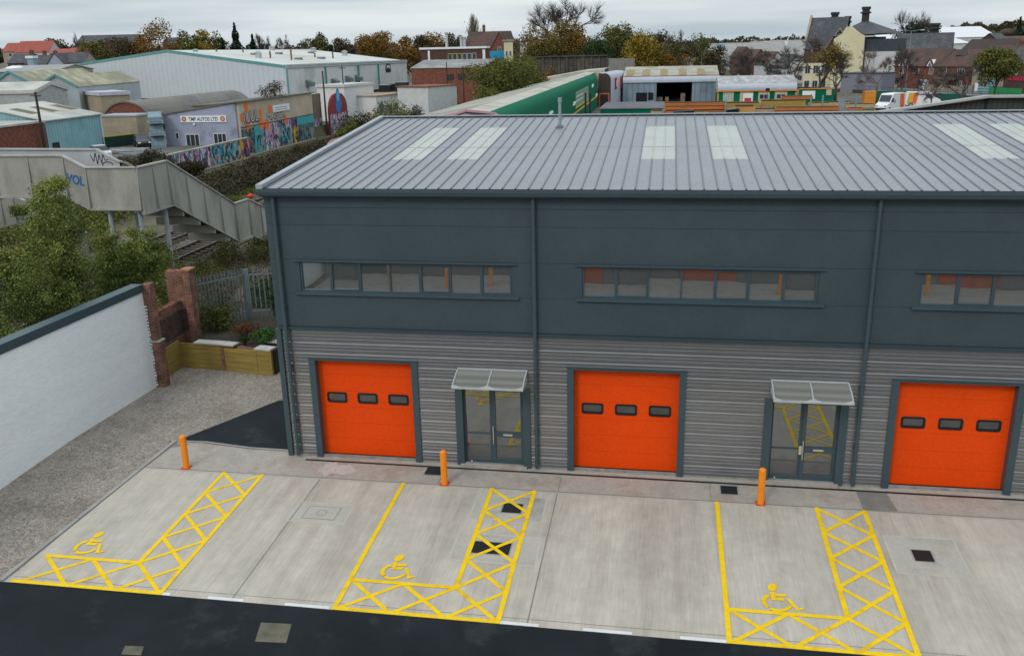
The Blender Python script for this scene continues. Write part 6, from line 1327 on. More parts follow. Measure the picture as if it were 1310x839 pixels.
def conifer(px, pyt, wpx, dist, label, seed=1, n=2200):
    random.seed(seed); top = V(px, pyt, dist); x, y = top.x, top.y; z0 = H(x, y); h = top.z-z0; r = wpx/2*dist/1147; t = thing('conifer', label, 'tree', (x,y,z0)); MB().tube((x,y,z0),(x,y,top.z-.3),h*.02,.05,6).build('trunk', m_bark, t); mb = MB()
    for _ in range(n):
        f = random.random()**.6; a = random.uniform(0,2*PI); tier = .75+.25*math.cos(f*h*.45*2*PI/2); rr = r*1.5*f*tier*math.sqrt(random.random()); mb.leaf((x+math.cos(a)*rr,y+math.sin(a)*rr,top.z-f*h*.95-rr*.25), dist*.003)
    mb.build('crown', L_dark, t); return t
L_ochre = leafmat('leaf_ochre', [(.04,.036,.014),(.11,.08,.024),(.20,.12,.026),(.13,.13,.04)])
GT = 'autumn trees on the skyline'
# left skyline
bare(98,39,16,420,'dark rounded bare tree above the left slate roofs',seed=3,density=1.3)
tree(60,52,30,440,L_brown,'low purple brown tree behind the red roofs at the far left',n=1300,low=.1)
tree(76,51,34,430,L_brown,'brown tree mass right of the red tiled roofs',n=1500,low=.1)
tree(120,53,40,360,L_olive,'olive brown tree in front of the long dark roof, left one',n=2200,low=.08)
tree(152,52,44,355,L_brown,'russet olive tree in front of the long dark roof, right one',n=2400,low=.08)
tree(196,30,48,350,L_orange,'tall orange brown tree with ragged crown above the warehouse roof peak',n=3000,low=.05)
tree(176,52,30,352,L_orange,'lower rusty tree at the foot of the tall orange brown one',n=1500,low=.05)
tree(236,40,30,380,L_olive,'yellow green tree left of the tall conifer',n=2200,low=.05); tree(254,39,28,384,L_yel,'yellowish green tree nearest the tall conifer',n=2000,low=.05); tree(274,42,24,388,L_olive,'greyish yellow thin tree touching the tall conifer',n=1300,low=.05)
conifer(299,29,28,372,'tall dark conifer above the white warehouse roof',seed=5,n=3500); conifer(322,43,22,378,'shorter dark conifer right of the tall one',seed=6); conifer(284,48,14,376,'small dark conifer left of the tall one',seed=7,n=1200)
for i, (px_, pt, w_, lab) in enumerate([(336,41,22,'fine bare tree right of the conifers'),(352,44,22,'bare grey tree between conifers and vents'),(364,43,20,'rounded bare tree behind the roof vents'),(384,49,16,'short bare brown tree behind the roof vents')]): bare(px_, pt, w_, 440, lab, seed=20+i, density=1.3)
tree(407,48,30,400,L_olive,'olive green tree below the dark ivy clad tree',n=1700,low=.05); tree(412,43,20,405,L_dark,'very dark green tree behind the olive one',n=1600,low=.05)
tree(436,50,24,430,L_brown,'purple brown tree left of the golden tree',n=1200,low=.05); bare(450,48,22,440,'low bare tree touching the golden tree',seed=31,density=1.3)
tree(484,41,48,330,L_orange,'large golden orange tree at the right end of the warehouse roof',n=4200,low=.05); tree(515,48,30,360,L_orange,'smaller orange tree behind the golden one',n=1800,low=.05)
tree(534,47,24,390,L_brown,'brown tree left of the poplar',n=1200,low=.05); tree(556,43,30,395,L_orange,'rusty tree behind the brown flat roofed building',n=1700,low=.05); tree(578,44,26,392,L_brown,'brown orange tree between flat building and poplar',n=1400,low=.05); tree(588,46,20,400,L_olive,'olive tree just left of the poplar',n=1000,low=.05)
# poplar
random.seed(9); t = thing('poplar', 'tall narrow bare poplar behind the dark gabled roofs', 'tree', V(605,18,330)*1); p = V(605,18,330); zb_ = 1.2; mb = MB()
for k in range(420):
    f = random.random(); z = zb_+(p.z-zb_)*(.15+.76*f); a = random.uniform(0,2*PI); rr = 3.5*math.sin(PI*min(.96,max(.05,f)))**.6*random.uniform(.15,1); mb.tube((p.x+math.cos(a)*rr*.4,p.y+math.sin(a)*rr*.4,z-2.2),(p.x+math.cos(a)*rr,p.y+math.sin(a)*rr,z+1.6+random.uniform(0,1.2)),.10,.05,4,False)
mb.tube((p.x,p.y,zb_),(p.x,p.y,p.z-2),.4,.08,6,False)
mb.build('branches', M('poplar_twigs', (.16,.14,.11), .9, .2), t); mb = MB(); [mb.leaf((p.x+random.gauss(0,1.4),p.y+random.gauss(0,1.4),zb_+(p.z-zb_)*random.uniform(.15,.92)), .5) for _ in range(260)]; mb.build('sparse_leaves', L_yel, t)
t.location = (p.x,p.y,zb_); 
for ch in t.children: 
    for v_ in ch.data.vertices: v_.co = v_.co+ORG[t.name]-Vector((p.x,p.y,zb_))
# centre
tree(632,42,22,400,L_orange,'orange tree behind the brick gables',n=1000,low=.05); tree(655,50,30,380,L_dark,'dark green tree between the cream tower and bare tree',n=1200,low=.1); tree(675,46,30,370,L_brown,'brown tree at the foot of the big bare tree',n=1200,low=.1)
bare(720,-10,86,285,'largest bare tree, its upper branches cut by the top of the photo',seed=42,density=1.35,up=.9)
tree(717,30,78,278,L_ochre,'big russet green tree under the largest bare tree',n=7000,low=.05); tree(736,40,46,275,L_orange,'rust coloured lower crown on the right of the big russet tree',n=2600,low=.05); tree(700,48,40,272,L_olive,'olive undergrowth tree left of the big russet tree',n=2200,low=.02)
tree(764,52,44,262,L_green,'green rounded tree right of the russet tree',n=2400,low=.05); tree(792,30,44,300,L_olive,'tall brown green tree behind the green rounded one',n=3400,low=.05); bare(800,32,30,305,'bare branches showing over the tall brown green tree',seed=44); tree(812,48,26,300,L_brown,'russet tree filling between the tall and the yellow tree',n=1300)
tree(826,44,50,240,L_yel,'bright yellow autumn tree behind the grey warehouse',n=4200,low=.05); tree(846,39,36,262,L_brown,'dark brown tree behind the yellow one',n=2400,low=.05); tree(858,62,34,238,L_orange,'orange brown shrubby tree at the right foot of the yellow one',n=1500,low=.05)
bare(882,36,50,225,'sparse leafed tree above the right end of the warehouse roof',seed=47,density=1.2,leaf=L_olive,nleaf=1800); tree(904,50,26,250,L_olive,'olive tree right of the sparse leafed tree',n=1400,low=.05); tree(918,58,26,245,L_brown,'reddish brown tree left of the parked car street',n=1200,low=.05)
for i, (px_, pt, w_, d_, lab) in enumerate([(943,62,42,205,'dark bare street tree left of the cars'),(968,55,60,190,'wide dark bare street tree above the yard office'),(986,60,36,200,'bare street tree right of the wide one'),(1018,42,52,185,'tall fine bare street tree left of the yellow leafed tree'),(1160,52,36,172,'small bare street tree by the lamp post'),(1128,55,48,178,'pinkish bare street tree left of the brick terrace')]): bare(px_, pt, w_, d_, lab, seed=60+i, density=1.25, mat=M('pink_twigs', (.16,.12,.115), .9) if 'pink' in lab else None)
bare(1052,52,60,168,'street tree with scattered yellow leaves before the cream building',seed=70,leaf=L_yel,nleaf=2600); bare(1074,64,36,166,'smaller bare street tree right of the yellow leafed one',seed=71)
bare(1197,86,44,140,'small bare tree rising behind the white vans',seed=72); bare(1236,78,66,142,'spreading bare tree over the green container',seed=73)
tree(1280,62,52,158,L_olive,'round olive green tree in front of the right hand houses',n=6500,low=.35)
bare(1170,8,38,290,'tall bare tree with upright branches over the slate roof',seed=75,density=1.3,up=1.4); tree(1172,32,40,288,L_dark,'dark ivy mass at the base of the tall bare tree',n=1800,low=.3)
tree(640,75,82,150,L_olive,'large bright olive tree beside the railway, nearest the long ribbed roof',n=9000,low=.02,size=.34); tree(668,68,50,172,L_olive,'second olive tree behind the large one by the railway',n=3600,low=.02,size=.36); tree(690,90,26,175,L_orange,'golden small tree in front of the dark viaduct wall',n=900,low=.02); tree(706,84,18,210,L_orange,'yellow orange shrub tree against the viaduct',n=700,low=.02); tree(620,105,40,135,L_olive,'lower olive bush left of the large railway tree',n=2600,low=.0)
for i, (px_, pt, w_, d_, lab) in enumerate([(462,140,50,96,'grey green scrub bush behind the mural wall'),(497,128,60,104,'broad grey green scrub bush right of the mural wall'),(530,133,40,108,'scrub bush touching the grey unit roof edge'),(445,150,30,90,'low scrub bush just behind the roof corner')]): tree(px_, pt, w_, d_, L_bramble if i % 2 == 0 else L_olive, lab, n=3200, low=0, size=.22, name='scrub_bush')
tree(350,103,36,125,L_brown,'dark twiggy bush on top of the buff workshop skyline',n=900,low=.5,size=.2)
# far low wooded ridge
m_hill = M('distant_wood', (.045,.045,.032), .95, .3, .05, c2=(.09,.06,.035), c2amt=.6, c2scale=.02)
mb = MB(); random.seed(77)
for (pa, pb, ya_, yb_, d_) in ((-60,560,60,58,620),(540,930,54,52,640),(900,1070,50,47,620),(1180,1400,37,20,640)):
    n = 60
    for i in range(n):
        u = i/n; px_ = pa+(pb-pa)*u; a = V(px_, ya_+(yb_-ya_)*u-random.uniform(0,3), d_+random.uniform(-20,20)); mb.blob((a.x,a.y,a.z-7.5), random.uniform(8,13), 9, 6, .35, .12)
tag(mb.build('distant_woodland', m_hill, None, True), 'low dark wooded ridge along the horizon', 'woodland', kind='stuff')
mb = MB(); random.seed(78)
for (pa, pb, ya_, yb_, d_, n) in ((-40,560,62,58,560,2600),(540,930,55,52,580,1800),(900,1070,50,47,560,900),(1180,1400,36,22,560,2200)):
    for i in range(n): u = random.random(); px_ = pa+(pb-pa)*u; a = V(px_, ya_+(yb_-ya_)*u+random.uniform(0,8)+2*math.sin(px_*.11)+1.5*math.sin(px_*.37), d_+random.uniform(-10,10)); mb.leaf(a, 2.4)
tag(mb.build('woodland_canopy', L_brown), 'ragged brown canopy along the distant ridge', 'woodland', kind='stuff')
# ------------------------------------------------------------------ far buildings
random.seed(99)
def FV(px, py, d): return V(px, py, d)
def house(name, label, px0, px1, pye, d0, d1, dep, mw, mr, rise=2.4, ridge='u', group=None, z0=None, cat='house', ov=.3, apex=.5):
    a, c = V(px0, pye, d0), V(px1, pye, d1); z0 = H(a.x, a.y) if z0 is None else z0
    b = Bd(name, label, cat, a.xy, c.xy, dep, z0, group); h = (a.z+c.z)/2-z0; b.body(h, mw, rise=rise, ridge=ridge, apex=apex); b.rf = b.roof(h, mr, rise=rise, ridge=ridge, ov=ov, apex=apex); b.h = h; return b
m_cream = M('cream_render', (.60,.55,.36), .85, .07, .5); m_rwhite = M('white_render_far', (.50,.50,.50), .85, .1, .5); m_tanwall = M('tan_render', (.32,.27,.22), .85, .15, .5)
m_road = M('old_asphalt', (.16,.16,.165), .9, .15, .6)
# brick terrace on the right
pts = [(1128,84,212),(1205,84,196),(1255,84,184),(1345,86,166)]
A0 = Vector((61.95,211.28)); A1 = Vector((80.45,176.7)); dirv = (A1-A0).normalized()
def onTer(px):  # distance along the terrace frontage
    d = ray(px, 100); n = Vector((-dirv.y, dirv.x)); k = ((A0.x-CAM.x)*n.x+(A0.y-CAM.y)*n.y)/(d.x*n.x+d.y*n.y); p = CAM+d*k; return (Vector((p.x,p.y))-A0).dot(dirv)
def ter(px0, px1): return A0+dirv*onTer(px0), A0+dirv*onTer(px1)
a, c = ter(1127,1198); b = Bd('terraced_house', 'red brown brick house pair with two small white gabled dormers, left end of the terrace', 'house', a, c, 8, 1.2, 'brick terraced houses across the road')
b.body(5.2, m_rbrick, rise=3.4, ridge='u'); rf = b.roof(5.2, m_browntile, rise=3.4, ridge='u', ov=.35)
def houseparts(b, wins, doors, low=True):
    for f, z, w_, h_ in wins: b.window(b.W*f, z, w_, h_, mull=2)
    for f, w_, h_, m_ in doors: b.box('door', m_, b.W*f-w_/2, b.W*f+w_/2, -.1, -.004, 0, h_)
houseparts(b, [(.12,3.3,1.6,1.2),(.38,3.3,1.3,1.5),(.64,3.3,1.8,1.2),(.90,3.3,1.2,1.4),(.15,.8,1.6,1.2),(.32,.8,1.6,1.2)], [(.80,2.6,2.1,m_white)])
for f in (.38,.88):
    u = b.W*f; dm = MB(b.T); dm.prism([(u-1,-.35,b.z0+5.0),(u+1,-.35,b.z0+5.0),(u,-.35,b.z0+6.5)], (0,2.6,0)); q = dm.build('dormer', m_white, rf); mb = MB(b.T); mb.bar((u-1.2,-.3,b.z0+4.95),(u,-.3,b.z0+6.65),.5,.15); mb.bar((u+1.2,-.3,b.z0+4.95),(u,-.3,b.z0+6.65),.5,.15); mb.build('dormer_roof', m_browntile, q); MB(b.T).prism([(u-.5,-.37,b.z0+5.1),(u+.5,-.37,b.z0+5.1),(u,-.37,b.z0+5.9)], (0,.015,0)).build('dormer_panel', m_rbrick, q)
MB(b.T).prism([(0,-.02,b.z0+3.1),(0,-1.6,b.z0+2.4),(0,-1.6,b.z0+2.25),(0,-.02,b.z0+2.9)], (b.W*.45,0,0)).build('porch_roof', m_browntile, b.t)
a, c = ter(1198.6,1243); b = Bd('terraced_house', 'brick house with a cream garage door in the middle of the terrace', 'house', a, c, 8, 1.2, 'brick terraced houses across the road')
b.body(5.2, m_rbrick, rise=3.2, ridge='u'); b.roof(5.2, m_browntile, rise=3.2, ridge='u', ov=.3); houseparts(b, [(.2,3.3,1.3,1.4),(.68,3.3,2.0,1.3),(.66,.8,1.5,1.3)], [(.06+.1,2.4,2.1,m_cream)]); MB(b.T).prism([(0,-.02,b.z0+3.3),(0,-1.8,b.z0+2.4),(0,-1.8,b.z0+2.25),(0,-.02,b.z0+3.1)], (b.W*.7,0,0)).build('porch_roof', m_browntile, b.t)
a, c = ter(1243.6,1284); b = Bd('terraced_house', 'grey brown rendered house behind the round green tree', 'house', a, c, 8.5, 1.2, 'brick terraced houses across the road')
b.body(5.6, m_tanwall, rise=3.6, ridge='u'); b.roof(5.6, m_browntile, rise=3.6, ridge='u', ov=.3); houseparts(b, [(.3,3.3,1.4,1.6),(.8,3.3,1.4,1.6),(.55,.6,2.2,1.5)], [(.2,1.0,2.0,m_white)]); b.chimney(b.W*.95, 4, 8, 10.2)
a, c = ter(1284.6,1375); b = Bd('terraced_house', 'dark roofed house with a shop front cut by the right edge of the photo', 'house', a, c, 9, 1.2, 'brick terraced houses across the road')
b.body(6.0, m_bbrick, rise=3.8, ridge='u'); b.roof(6.0, m_slater, rise=3.8, ridge='u', ov=.3); houseparts(b, [(.15,3.6,1.4,1.6),(.45,3.6,1.4,1.6)], []); b.box('shop_sign', M('sign_red', (.35,.02,.05), .6), 1, b.W*.6, -.14, -.004, 2.5, 3.3)
# garden fences before the terrace, blue roller, green railings
n2 = Vector((dirv.y, -dirv.x)); n2 = n2 if (CAM.xy-A0).dot(n2) > 0 else -n2
def along(px0, px1, off): return (A0+dirv*onTer(px0)+n2*off, A0+dirv*onTer(px1)+n2*off)
for (p0_, p1_, off, h_, m_, lab, nm) in ((1060,1124,4,1.5,m_tanwall,'low pale wall and railings left of the brick terrace','garden_wall'),(1150,1172,5,1.0,M('panel_fence', (.30,.24,.17), .85, .2, 2),'tan panel fence in front of the terrace windows','garden_fence'),(1208,1254,5,1.4,MATS['panel_fence'],'brown picket fence in front of the middle house','garden_fence'),(1256,1276,6,1.6,M('grey_fence', (.22,.22,.20), .85, .2, 2),'grey picket fence beneath the round tree','garden_fence')):
    a, c = along(p0_, p1_, off); t = thing(nm, lab, 'fence', (a.x,a.y,1.2)); MB().bar((a.x,a.y,1.2+h_/2),(c.x,c.y,1.2+h_/2),.1,h_).build('panels', m_, t); mb = MB(); n_ = max(3, int((c-a).length/1.8))
    for k in range(n_+1): q = a.lerp(c, k/n_); mb.box(q.x-.08,q.x+.08,q.y-.08,q.y+.08,1.1,1.3+h_)
    mb.build('posts', m_brdark if 'low' not in lab else m_tanwall, t)
a, c = along(1280,1295,5); t = thing('blue_shutter_unit', 'pale blue slatted kiosk shutter right of the round tree', 'kiosk', (a.x,a.y,1.2)); MB().bar((a.x,a.y,2.8),(c.x,c.y,2.8),1.2,3.2).build('shutter', M('shutter_blue', (.20,.33,.38), .6), t); mb = MB()
for k in range(5): q = n2*.63; mb.bar((a.x+q.x,a.y+q.y,1.6+k*.6),(c.x+q.x,c.y+q.y,1.6+k*.6),.03,.08)
mb.build('slats', m_brdark, t)
a, c = along(1297,1340,6); t = thing('green_railings', 'bright green railings at the right edge', 'railing', (a.x,a.y,1.2)); MB().bar((a.x,a.y,1.9),(c.x,c.y,1.9),.1,1.4).build('panels', M('bright_green', (.02,.22,.07), .6), t); MB().bar((a.x,a.y,2.7),(c.x,c.y,2.7),.14,.12).build('top_rail', m_dkgreen, t)
# the road past the terrace with pavement and railing
a, c = A0+n2*7-dirv*150, A0+n2*7+dirv*90; e, f = A0+n2*19-dirv*150, A0+n2*19+dirv*90
structure('main_road', MB().add([(a.x,a.y,1.29),(c.x,c.y,1.29),(f.x,f.y,1.29),(e.x,e.y,1.29)], [(0,3,2,1)]), m_road)
a, c = A0+n2*2-dirv*150, A0+n2*2+dirv*90; e, f = A0+n2*6.9-dirv*150, A0+n2*6.9+dirv*90
structure('pavement', MB().add([(a.x,a.y,1.38),(c.x,c.y,1.38),(f.x,f.y,1.38),(e.x,e.y,1.38)], [(0,3,2,1)]), M('pavement', (.19,.185,.175), .9, .1, 1))
a, c = A0+n2*20-dirv*70, A0+n2*20+dirv*60; t = thing('roadside_wall', 'long dark low wall with railings between the yard and the road', 'wall', (a.x,a.y,1.2)); MB().bar((a.x,a.y,1.45),(c.x,c.y,1.45),.3,.8).build('wall', M('dark_stone', (.06,.055,.05), .9, .25, 2), t); mb = MB()
for k in range(66): q = a.lerp(c, k/65); mb.box(q.x-.03,q.x+.03,q.y-.03,q.y+.03,1.8,2.7)
mb.bar((a.x,a.y,2.65),(c.x,c.y,2.65),.05,.06); mb.build('railings', m_brdark, t)
# dark van and pale car on the road
p = G(1047,103,1.3); rt = math.atan2(dirv.y, dirv.x); q = p; van(q, rt, 'black van on the road behind the yellow leafed street tree', [], L_=5.0, Hh=2.2); 
for ch in bpy.data.objects['parked_van'].children: pass
lastvan = [o for o in bpy.data.objects if o.name.startswith('parked_van')][-1]
for o in bpy.data.objects:
    if o.get('label', '').startswith('black van on the road'):
        for ch in o.children:
            if ch.name.startswith('body'): ch.data.materials[0] = M('car_black', (.015,.016,.018), .3, .02)
p = G(1062,106,1.3); car(p+Vector((6,-8,0))*0, rt, (.10,.12,.14), 'grey blue car ahead of the black van on the road')
# side street of parked cars climbing away
st0, st1 = Vector((41,232)), Vector((44,520)); 
structure('side_street', MB().add([(34,232,1.29),(48,232,1.29),(50,560,1.29),(38,560,1.29)], [(0,1,2,3)]), m_road)
cols = [(.45,.47,.5),(.5,.5,.5),(.08,.25,.45),(.05,.05,.06),(.35,.36,.38),(.55,.55,.55),(.10,.12,.2),(.4,.4,.42),(.3,.02,.02),(.25,.27,.3)]
names_ = ['silver','white','bright blue','black','pale grey','white','navy','grey','dark red','slate grey']
ordn = ['nearest','second','third','fourth','fifth','sixth','seventh','eighth','ninth','tenth']
for i in range(10):
    y = 246+i*13; car(Vector((45.2+i*.15+(i%2)*.3, y, 1.3)), PI/2, cols[i], '%s car, %s along the right kerb of the side street' % (names_[i], ordn[i]), 'cars parked along the side street')
for i in range(6):
    y = 262+i*16; k = (i*3+2) % 10; car(Vector((36.4+i*.2, y, 1.3)), PI/2, cols[k], '%s car, %s along the left kerb of the side street' % (names_[k], ordn[i]), 'cars parked along the side street')
# white gabled houses and sheds beside the side street
for i, (px0, px1, pye, d, mw, lab) in enumerate([(982,1006,82,262,m_rwhite,'white gabled house end nearest the side street'),(962,984,77,300,m_rbrick,'small red brick gable up the side street'),(946,964,72,345,m_rbrick,'farthest small brick gable up the side street'),(1006,1032,86,250,m_rwhite,'white rendered low building behind the tall bare street tree')]):
    b = house('street_house', lab, px0, px1, pye, d, d, 14, mw, m_browntile if i != 3 else m_slater, rise=3.2, ridge='v', group='houses along the side street'); b.window(b.W*.3, 1, 1.2, 1.3); b.window(b.W*.7, 1, 1.2, 1.3)
# long white store on the horizon
for px0, px1, py_, d, lab in ((917,985,56,480,'long white flat retail building on the horizon behind the side street'),(978,1004,53,520,'smaller white retail building block on the horizon'),(1004,1030,52,525,'pale retail block touching the big slate roof')):
    a, c = V(px0, py_, d), V(px1, py_-.5, d); b = Bd('retail_building', lab, 'building', a.xy, c.xy, 30, 1.2); h = a.z-1.2; b.body(h, m_rwhite); b.roof(h, m_white, ov=.1); b.box('fascia', M('sky_blue', (.2,.4,.55), .6) if px0 == 917 else m_white, 0, b.W*.15, -.2, -.01, h-3, h-.2)
# large Victorian building with stepped cream gable
d = 232; b = Bd('victorian_building', 'large old building with slate roofs, two tall chimneys and cream painted lower storeys', 'building', V(1030,60,d).xy, V(1076,60,d-3.8).xy, 16, 1.2); hh = V(1050,62,d).z-1.2
b.body(hh, m_cream, rise=7.2, ridge='u'); b.body(hh-.0+2.2, m_bbrick, v0=-.08, v1=-.0, name='brick_band') if False else None
b.box('brick_band', m_bbrick, 0, b.W, -.1, -.004, hh-3.4, hh); rf = b.roof(hh, m_slater, rise=7.2, ridge='u', ov=.4)
gz_ = V(1064,38,d-1).z; u0 = b.W*.62; MB(b.T).prism([(u0,-.6,b.z0+hh-3.4),(u0+5.4,-.6,b.z0+hh-3.4),(u0+5.4,-.6,b.z0+hh+.5),(u0+2.7,-.6,gz_),(u0,-.6,b.z0+hh+.5)], (0,6,0)).build('brick_gable', m_bbrick, b.t)
MB(b.T).prism([(u0-.3,-.75,b.z0+hh+.3),(u0+2.7,-.75,gz_+.35),(u0+5.7,-.75,b.z0+hh+.3),(u0+5.7,-.75,b.z0+hh+.0),(u0+2.7,-.75,gz_),(u0-.3,-.75,b.z0+hh+.0)], (0,.3,0)).build('gable_coping', m_tanwall, b.t)
for f in (.12,.35,.58,.85):
    for z in (hh-6.0,hh-9.6): b.window(b.W*f, z, 1.3, 2.0, mull=1)
MB(b.T).prism([(-.5,-.4,b.z0+hh),(-.5,16.4,b.z0+hh),(-.5,8,b.z0+hh+8)], (.5,0,0)).build('end_gable', m_tanwall, b.t)
def stack(px, pyt, pyb, d, w, label_parent, nm='chimney'):
    a, c = V(px, pyt, d), V(px, pyb, d); mb = MB(); mb.box(a.x-w/2,a.x+w/2,a.y-w/2,a.y+w/2,c.z,a.z-.6); mb.box(a.x-w*.72,a.x+w*.72,a.y-w*.72,a.y+w*.72,a.z-1.6,a.z-1.2); mb.box(a.x-w*.62,a.x+w*.62,a.y-w*.62,a.y+w*.62,a.z-.6,a.z); return mb.build(nm, m_dkst, label_parent)
m_dkst = M('soot_stone', (.035,.038,.04), .9, .2, 1)
stack(1068.5,16,32,d+7,1.5,b.t); stack(1085,21,32,d+7,1.2,b.t)
d = 226; b2 = Bd('cream_gable_building', 'tall building with a stepped cream painted gable wall and grey hipped roof', 'building', V(1066,60,d).xy, V(1105,60,d-4).xy, 22, 1.2); z_ = lambda px, py: V(px, py, d-1).z; du = lambda px: (V(px,60,d)-V(1066,60,d)).length
MB(b2.T).prism([(0,0,.8),(b2.W,0,.8),(b2.W,0,z_(1110,46)),(du(1098),0,z_(1098,44)),(du(1086),0,z_(1086,34)),(du(1080),0,z_(1080,35)),(du(1076),0,z_(1076,43)),(0,0,z_(1066,50))], (0,.6,0)).build('gable_wall', m_cream, b2.t)
b2.body(z_(1090,48)-1.2, M('dark_blue_render', (.045,.055,.07), .8, .1), v0=.6)
MB(b2.T).add([(-1,.7,z_(1070,47)),(b2.W+4,.7,z_(1128,43)),(b2.W-2,12,z_(1108,27)),(3,12,z_(1080,28)),(b2.W+4,23,z_(1128,43)),(-1,23,z_(1070,47))], [(0,1,2,3),(1,4,2),(0,3,5),(3,2,4,5)]).build('roof', m_slater, b2.t)
stack(1108.5,9,30,d+9,1.5,b2.t); zs1 = z_(1125,66)-1.2; zs2 = z_(1125,50)-1.2; b2.box('side_wall', m_rwhite, b2.W+.01, b2.W+7, 2, 12, -.2, zs1); b2.box('dark_upper', MATS['dark_blue_render'], b2.W+.01, b2.W+7, 2.01, 12.1, zs1, zs2)
# lilac low wall at its foot
d = 205; b = Bd('lilac_outbuilding', 'low lilac grey outbuilding below the cream gable', 'outbuilding', V(1076,100,d).xy, V(1128,98,d-6).xy, 8, 1.2); b.body(V(1100,94,d).z-1.2, M('lilac_grey', (.20,.20,.25), .85, .1)); b.roof(V(1100,94,d).z-1.2, m_slater, ov=.2, rise=.0)
# slate roofed hall with chimney
d = 255; b = house('slate_roofed_hall', 'long low hall with a grey slate hipped roof and one stone chimney', 1146, 1216, 66, d, d-6, 14, m_dkst, m_slater, rise=4.6, cat='hall', ov=.4); stack(1196,30,48,d+4,2.0,b.t); 
for k in range(7): b.window(b.W*(k+.5)/7, b.h-2.0, 1.6, 1.4)
b.box('eaves_line', m_rwhite, -.3, b.W+.3, -.5, -.42, b.h-.25, b.h-.05)
# white industrial roofs behind
for px0, px1, pye, d, rise, lab in ((1200,1275,48,330,3.6,'large white factory roof behind the slate hall'),(1206,1240,56,300,2.0,'smaller white factory roof just right of the slate hall'),(1127,1150,50,320,3.0,'small white factory roof between the two slate roofs')):
    b = house('factory', lab, px0, px1, pye, d, d, 26, m_rwhite, M('bright_white_roof', (.66,.67,.68), .6, .04), rise=rise, cat='factory', group='white roofed factories behind the terrace')
b = house('gabled_hall', 'dark gabled hall with pale barge boards behind the terrace', 1243, 1285, 60, 245, 240, 12, m_bbrick, m_slater, rise=3.2, ridge='v', cat='hall')
b = house('dark_roofed_shed', 'long brown roofed shed at the right edge behind the terrace', 1278, 1345, 54, 262, 255, 12, m_tanwall, m_browntile, rise=1.5, cat='shed')
b = house('rear_house', 'dark tiled house roof rising behind the middle of the terrace', 1225, 1320, 70, 205, 190, 9, m_bbrick, M('dark_tile', (.055,.04,.038), .85, .2, 1), rise=3.0, cat='house')
conifer(1306,22,26,300,'dark conifer cut by the right edge of the photo',seed=91)
# lamp posts
def lamp(px, pyb, pyt, dist, label, double=False):
    tp = V(px, pyt, dist); z0 = H(tp.x,tp.y)
    t = thing('street_lamp', label, 'street lamp', (tp.x,tp.y,z0)); MB().tube((tp.x,tp.y,z0),(tp.x,tp.y,tp.z),.13,.07,8).build('post', m_post, t)
    for s_ in ((-1,1) if double else (1,)): q = Vector((tp.x,tp.y,tp.z)); e = q+RH*(1.7*s_)+Vector((0,0,.15)); mb = MB(); mb.bar(q, e, .08, .08); a_ = mb.build('arm', m_post, t); MB().bar(e, e+RH*(.7*s_), .3, .16).build('lamp_head', m_rwhite, a_)
lamp(1166,113,40,175,'tall double headed street lamp in front of the brick terrace',True); lamp(909,80,44,330,'single street lamp left of the side street'); lamp(752,60,47,330,'single street lamp near the cream tower building'); lamp(898,100,65,230,'low street lamp left of the parked cars')
t = thing('floodlight_post', 'black floodlight on a thin post in front of the yard office', 'floodlight', (YP(982,125,148).x,148,1.2)); p = YP(982,116,148); MB().tube((p.x,148,1),(p.x,148,p.z),.06,n=6).build('post', m_post, t); MB().box(p.x-.35,p.x+.35,147.8,148,p.z-.1,p.z+.4).build('lamp_head', m_black, t)
# centre: flat roofed brown office, brick shed, container, gables, towers
d = 245; a, c = V(538,64,d), V(621,63,d-1); b = Bd('flat_roofed_office', 'two storey brown brick office with white fascia and a row of upper windows', 'office', a.xy, c.xy, 12, 1.0); h = a.z-1; b.body(h, m_bbrick); b.roof(h, m_white, ov=.3, th=.5)
for k in range(6): b.window(b.W*(.45+.075*k), h-3.1, 1.05, 2.0, mat=m_wframe if k > 2 else M('faded_yellow', (.5,.5,.2), .6), mull=0)
b.box('white_panel', m_white, b.W*.11, b.W*.14, -.1, -.004, h-4, h-.3); b.box('white_panel', m_white, b.W*.955, b.W*.995, -.1, -.004, h-4, h-.3)
for k in range(4): b.window(b.W*(.5+.13*k), .9, 1.8, 1.3)
d = 208; a, c = V(526,88,d+5), V(618,87,d-1); b = Bd('brick_shed', 'low red brick industrial shed with a shallow grey roof', 'shed', a.xy, c.xy, 15, .8); h = a.z-.8; b.body(h, m_rbrick, rise=1.6, ridge='u'); b.roof(h, M('grey_sheet_roof', (.22,.22,.215), .8, .12, .4, c2=(.32,.32,.31), c2amt=.4), rise=1.6, ridge='u', ov=.2)
for f in (.55,.7,.85): b.window(b.W*f, h-2.6, 1.6, 1.2, mat=m_blk)
b = house('dark_gabled_house', 'house with two sloping brown tiled roofs and a red brick gable, right of the poplar', 594, 646, 62, 300, 296, 12, m_rbrick, m_browntile, rise=5.0); b.chimney(b.W*.35, 6, b.h+4, b.h+7)
b = house('brick_gable_house', 'steep red brick gable end beside the brown tiled roofs', 628, 650, 62, 292, 290, 10, m_rbrick, m_browntile, rise=4.6, ridge='v'); b.window(b.W*.5, b.h-1, 1.2, 1.4)
d = 270; a, c = V(627,66,d), V(645,66,d); t = thing('blue_container', 'bright blue container lying beside the brown office', 'container', (a.x,a.y,V(627,76,d).z)); MB().box(a.x,c.x,a.y,a.y+2.4,V(630,76,d).z,a.z).build('body', M('bright_blue', (.01,.30,.55), .5), t); mb = MB()
for k in range(6): q = a.x+(c.x-a.x)*(k+.5)/6; mb.box(q-.05,q+.05,a.y-.05,a.y-.003,V(630,76,d).z+.1,a.z-.1)
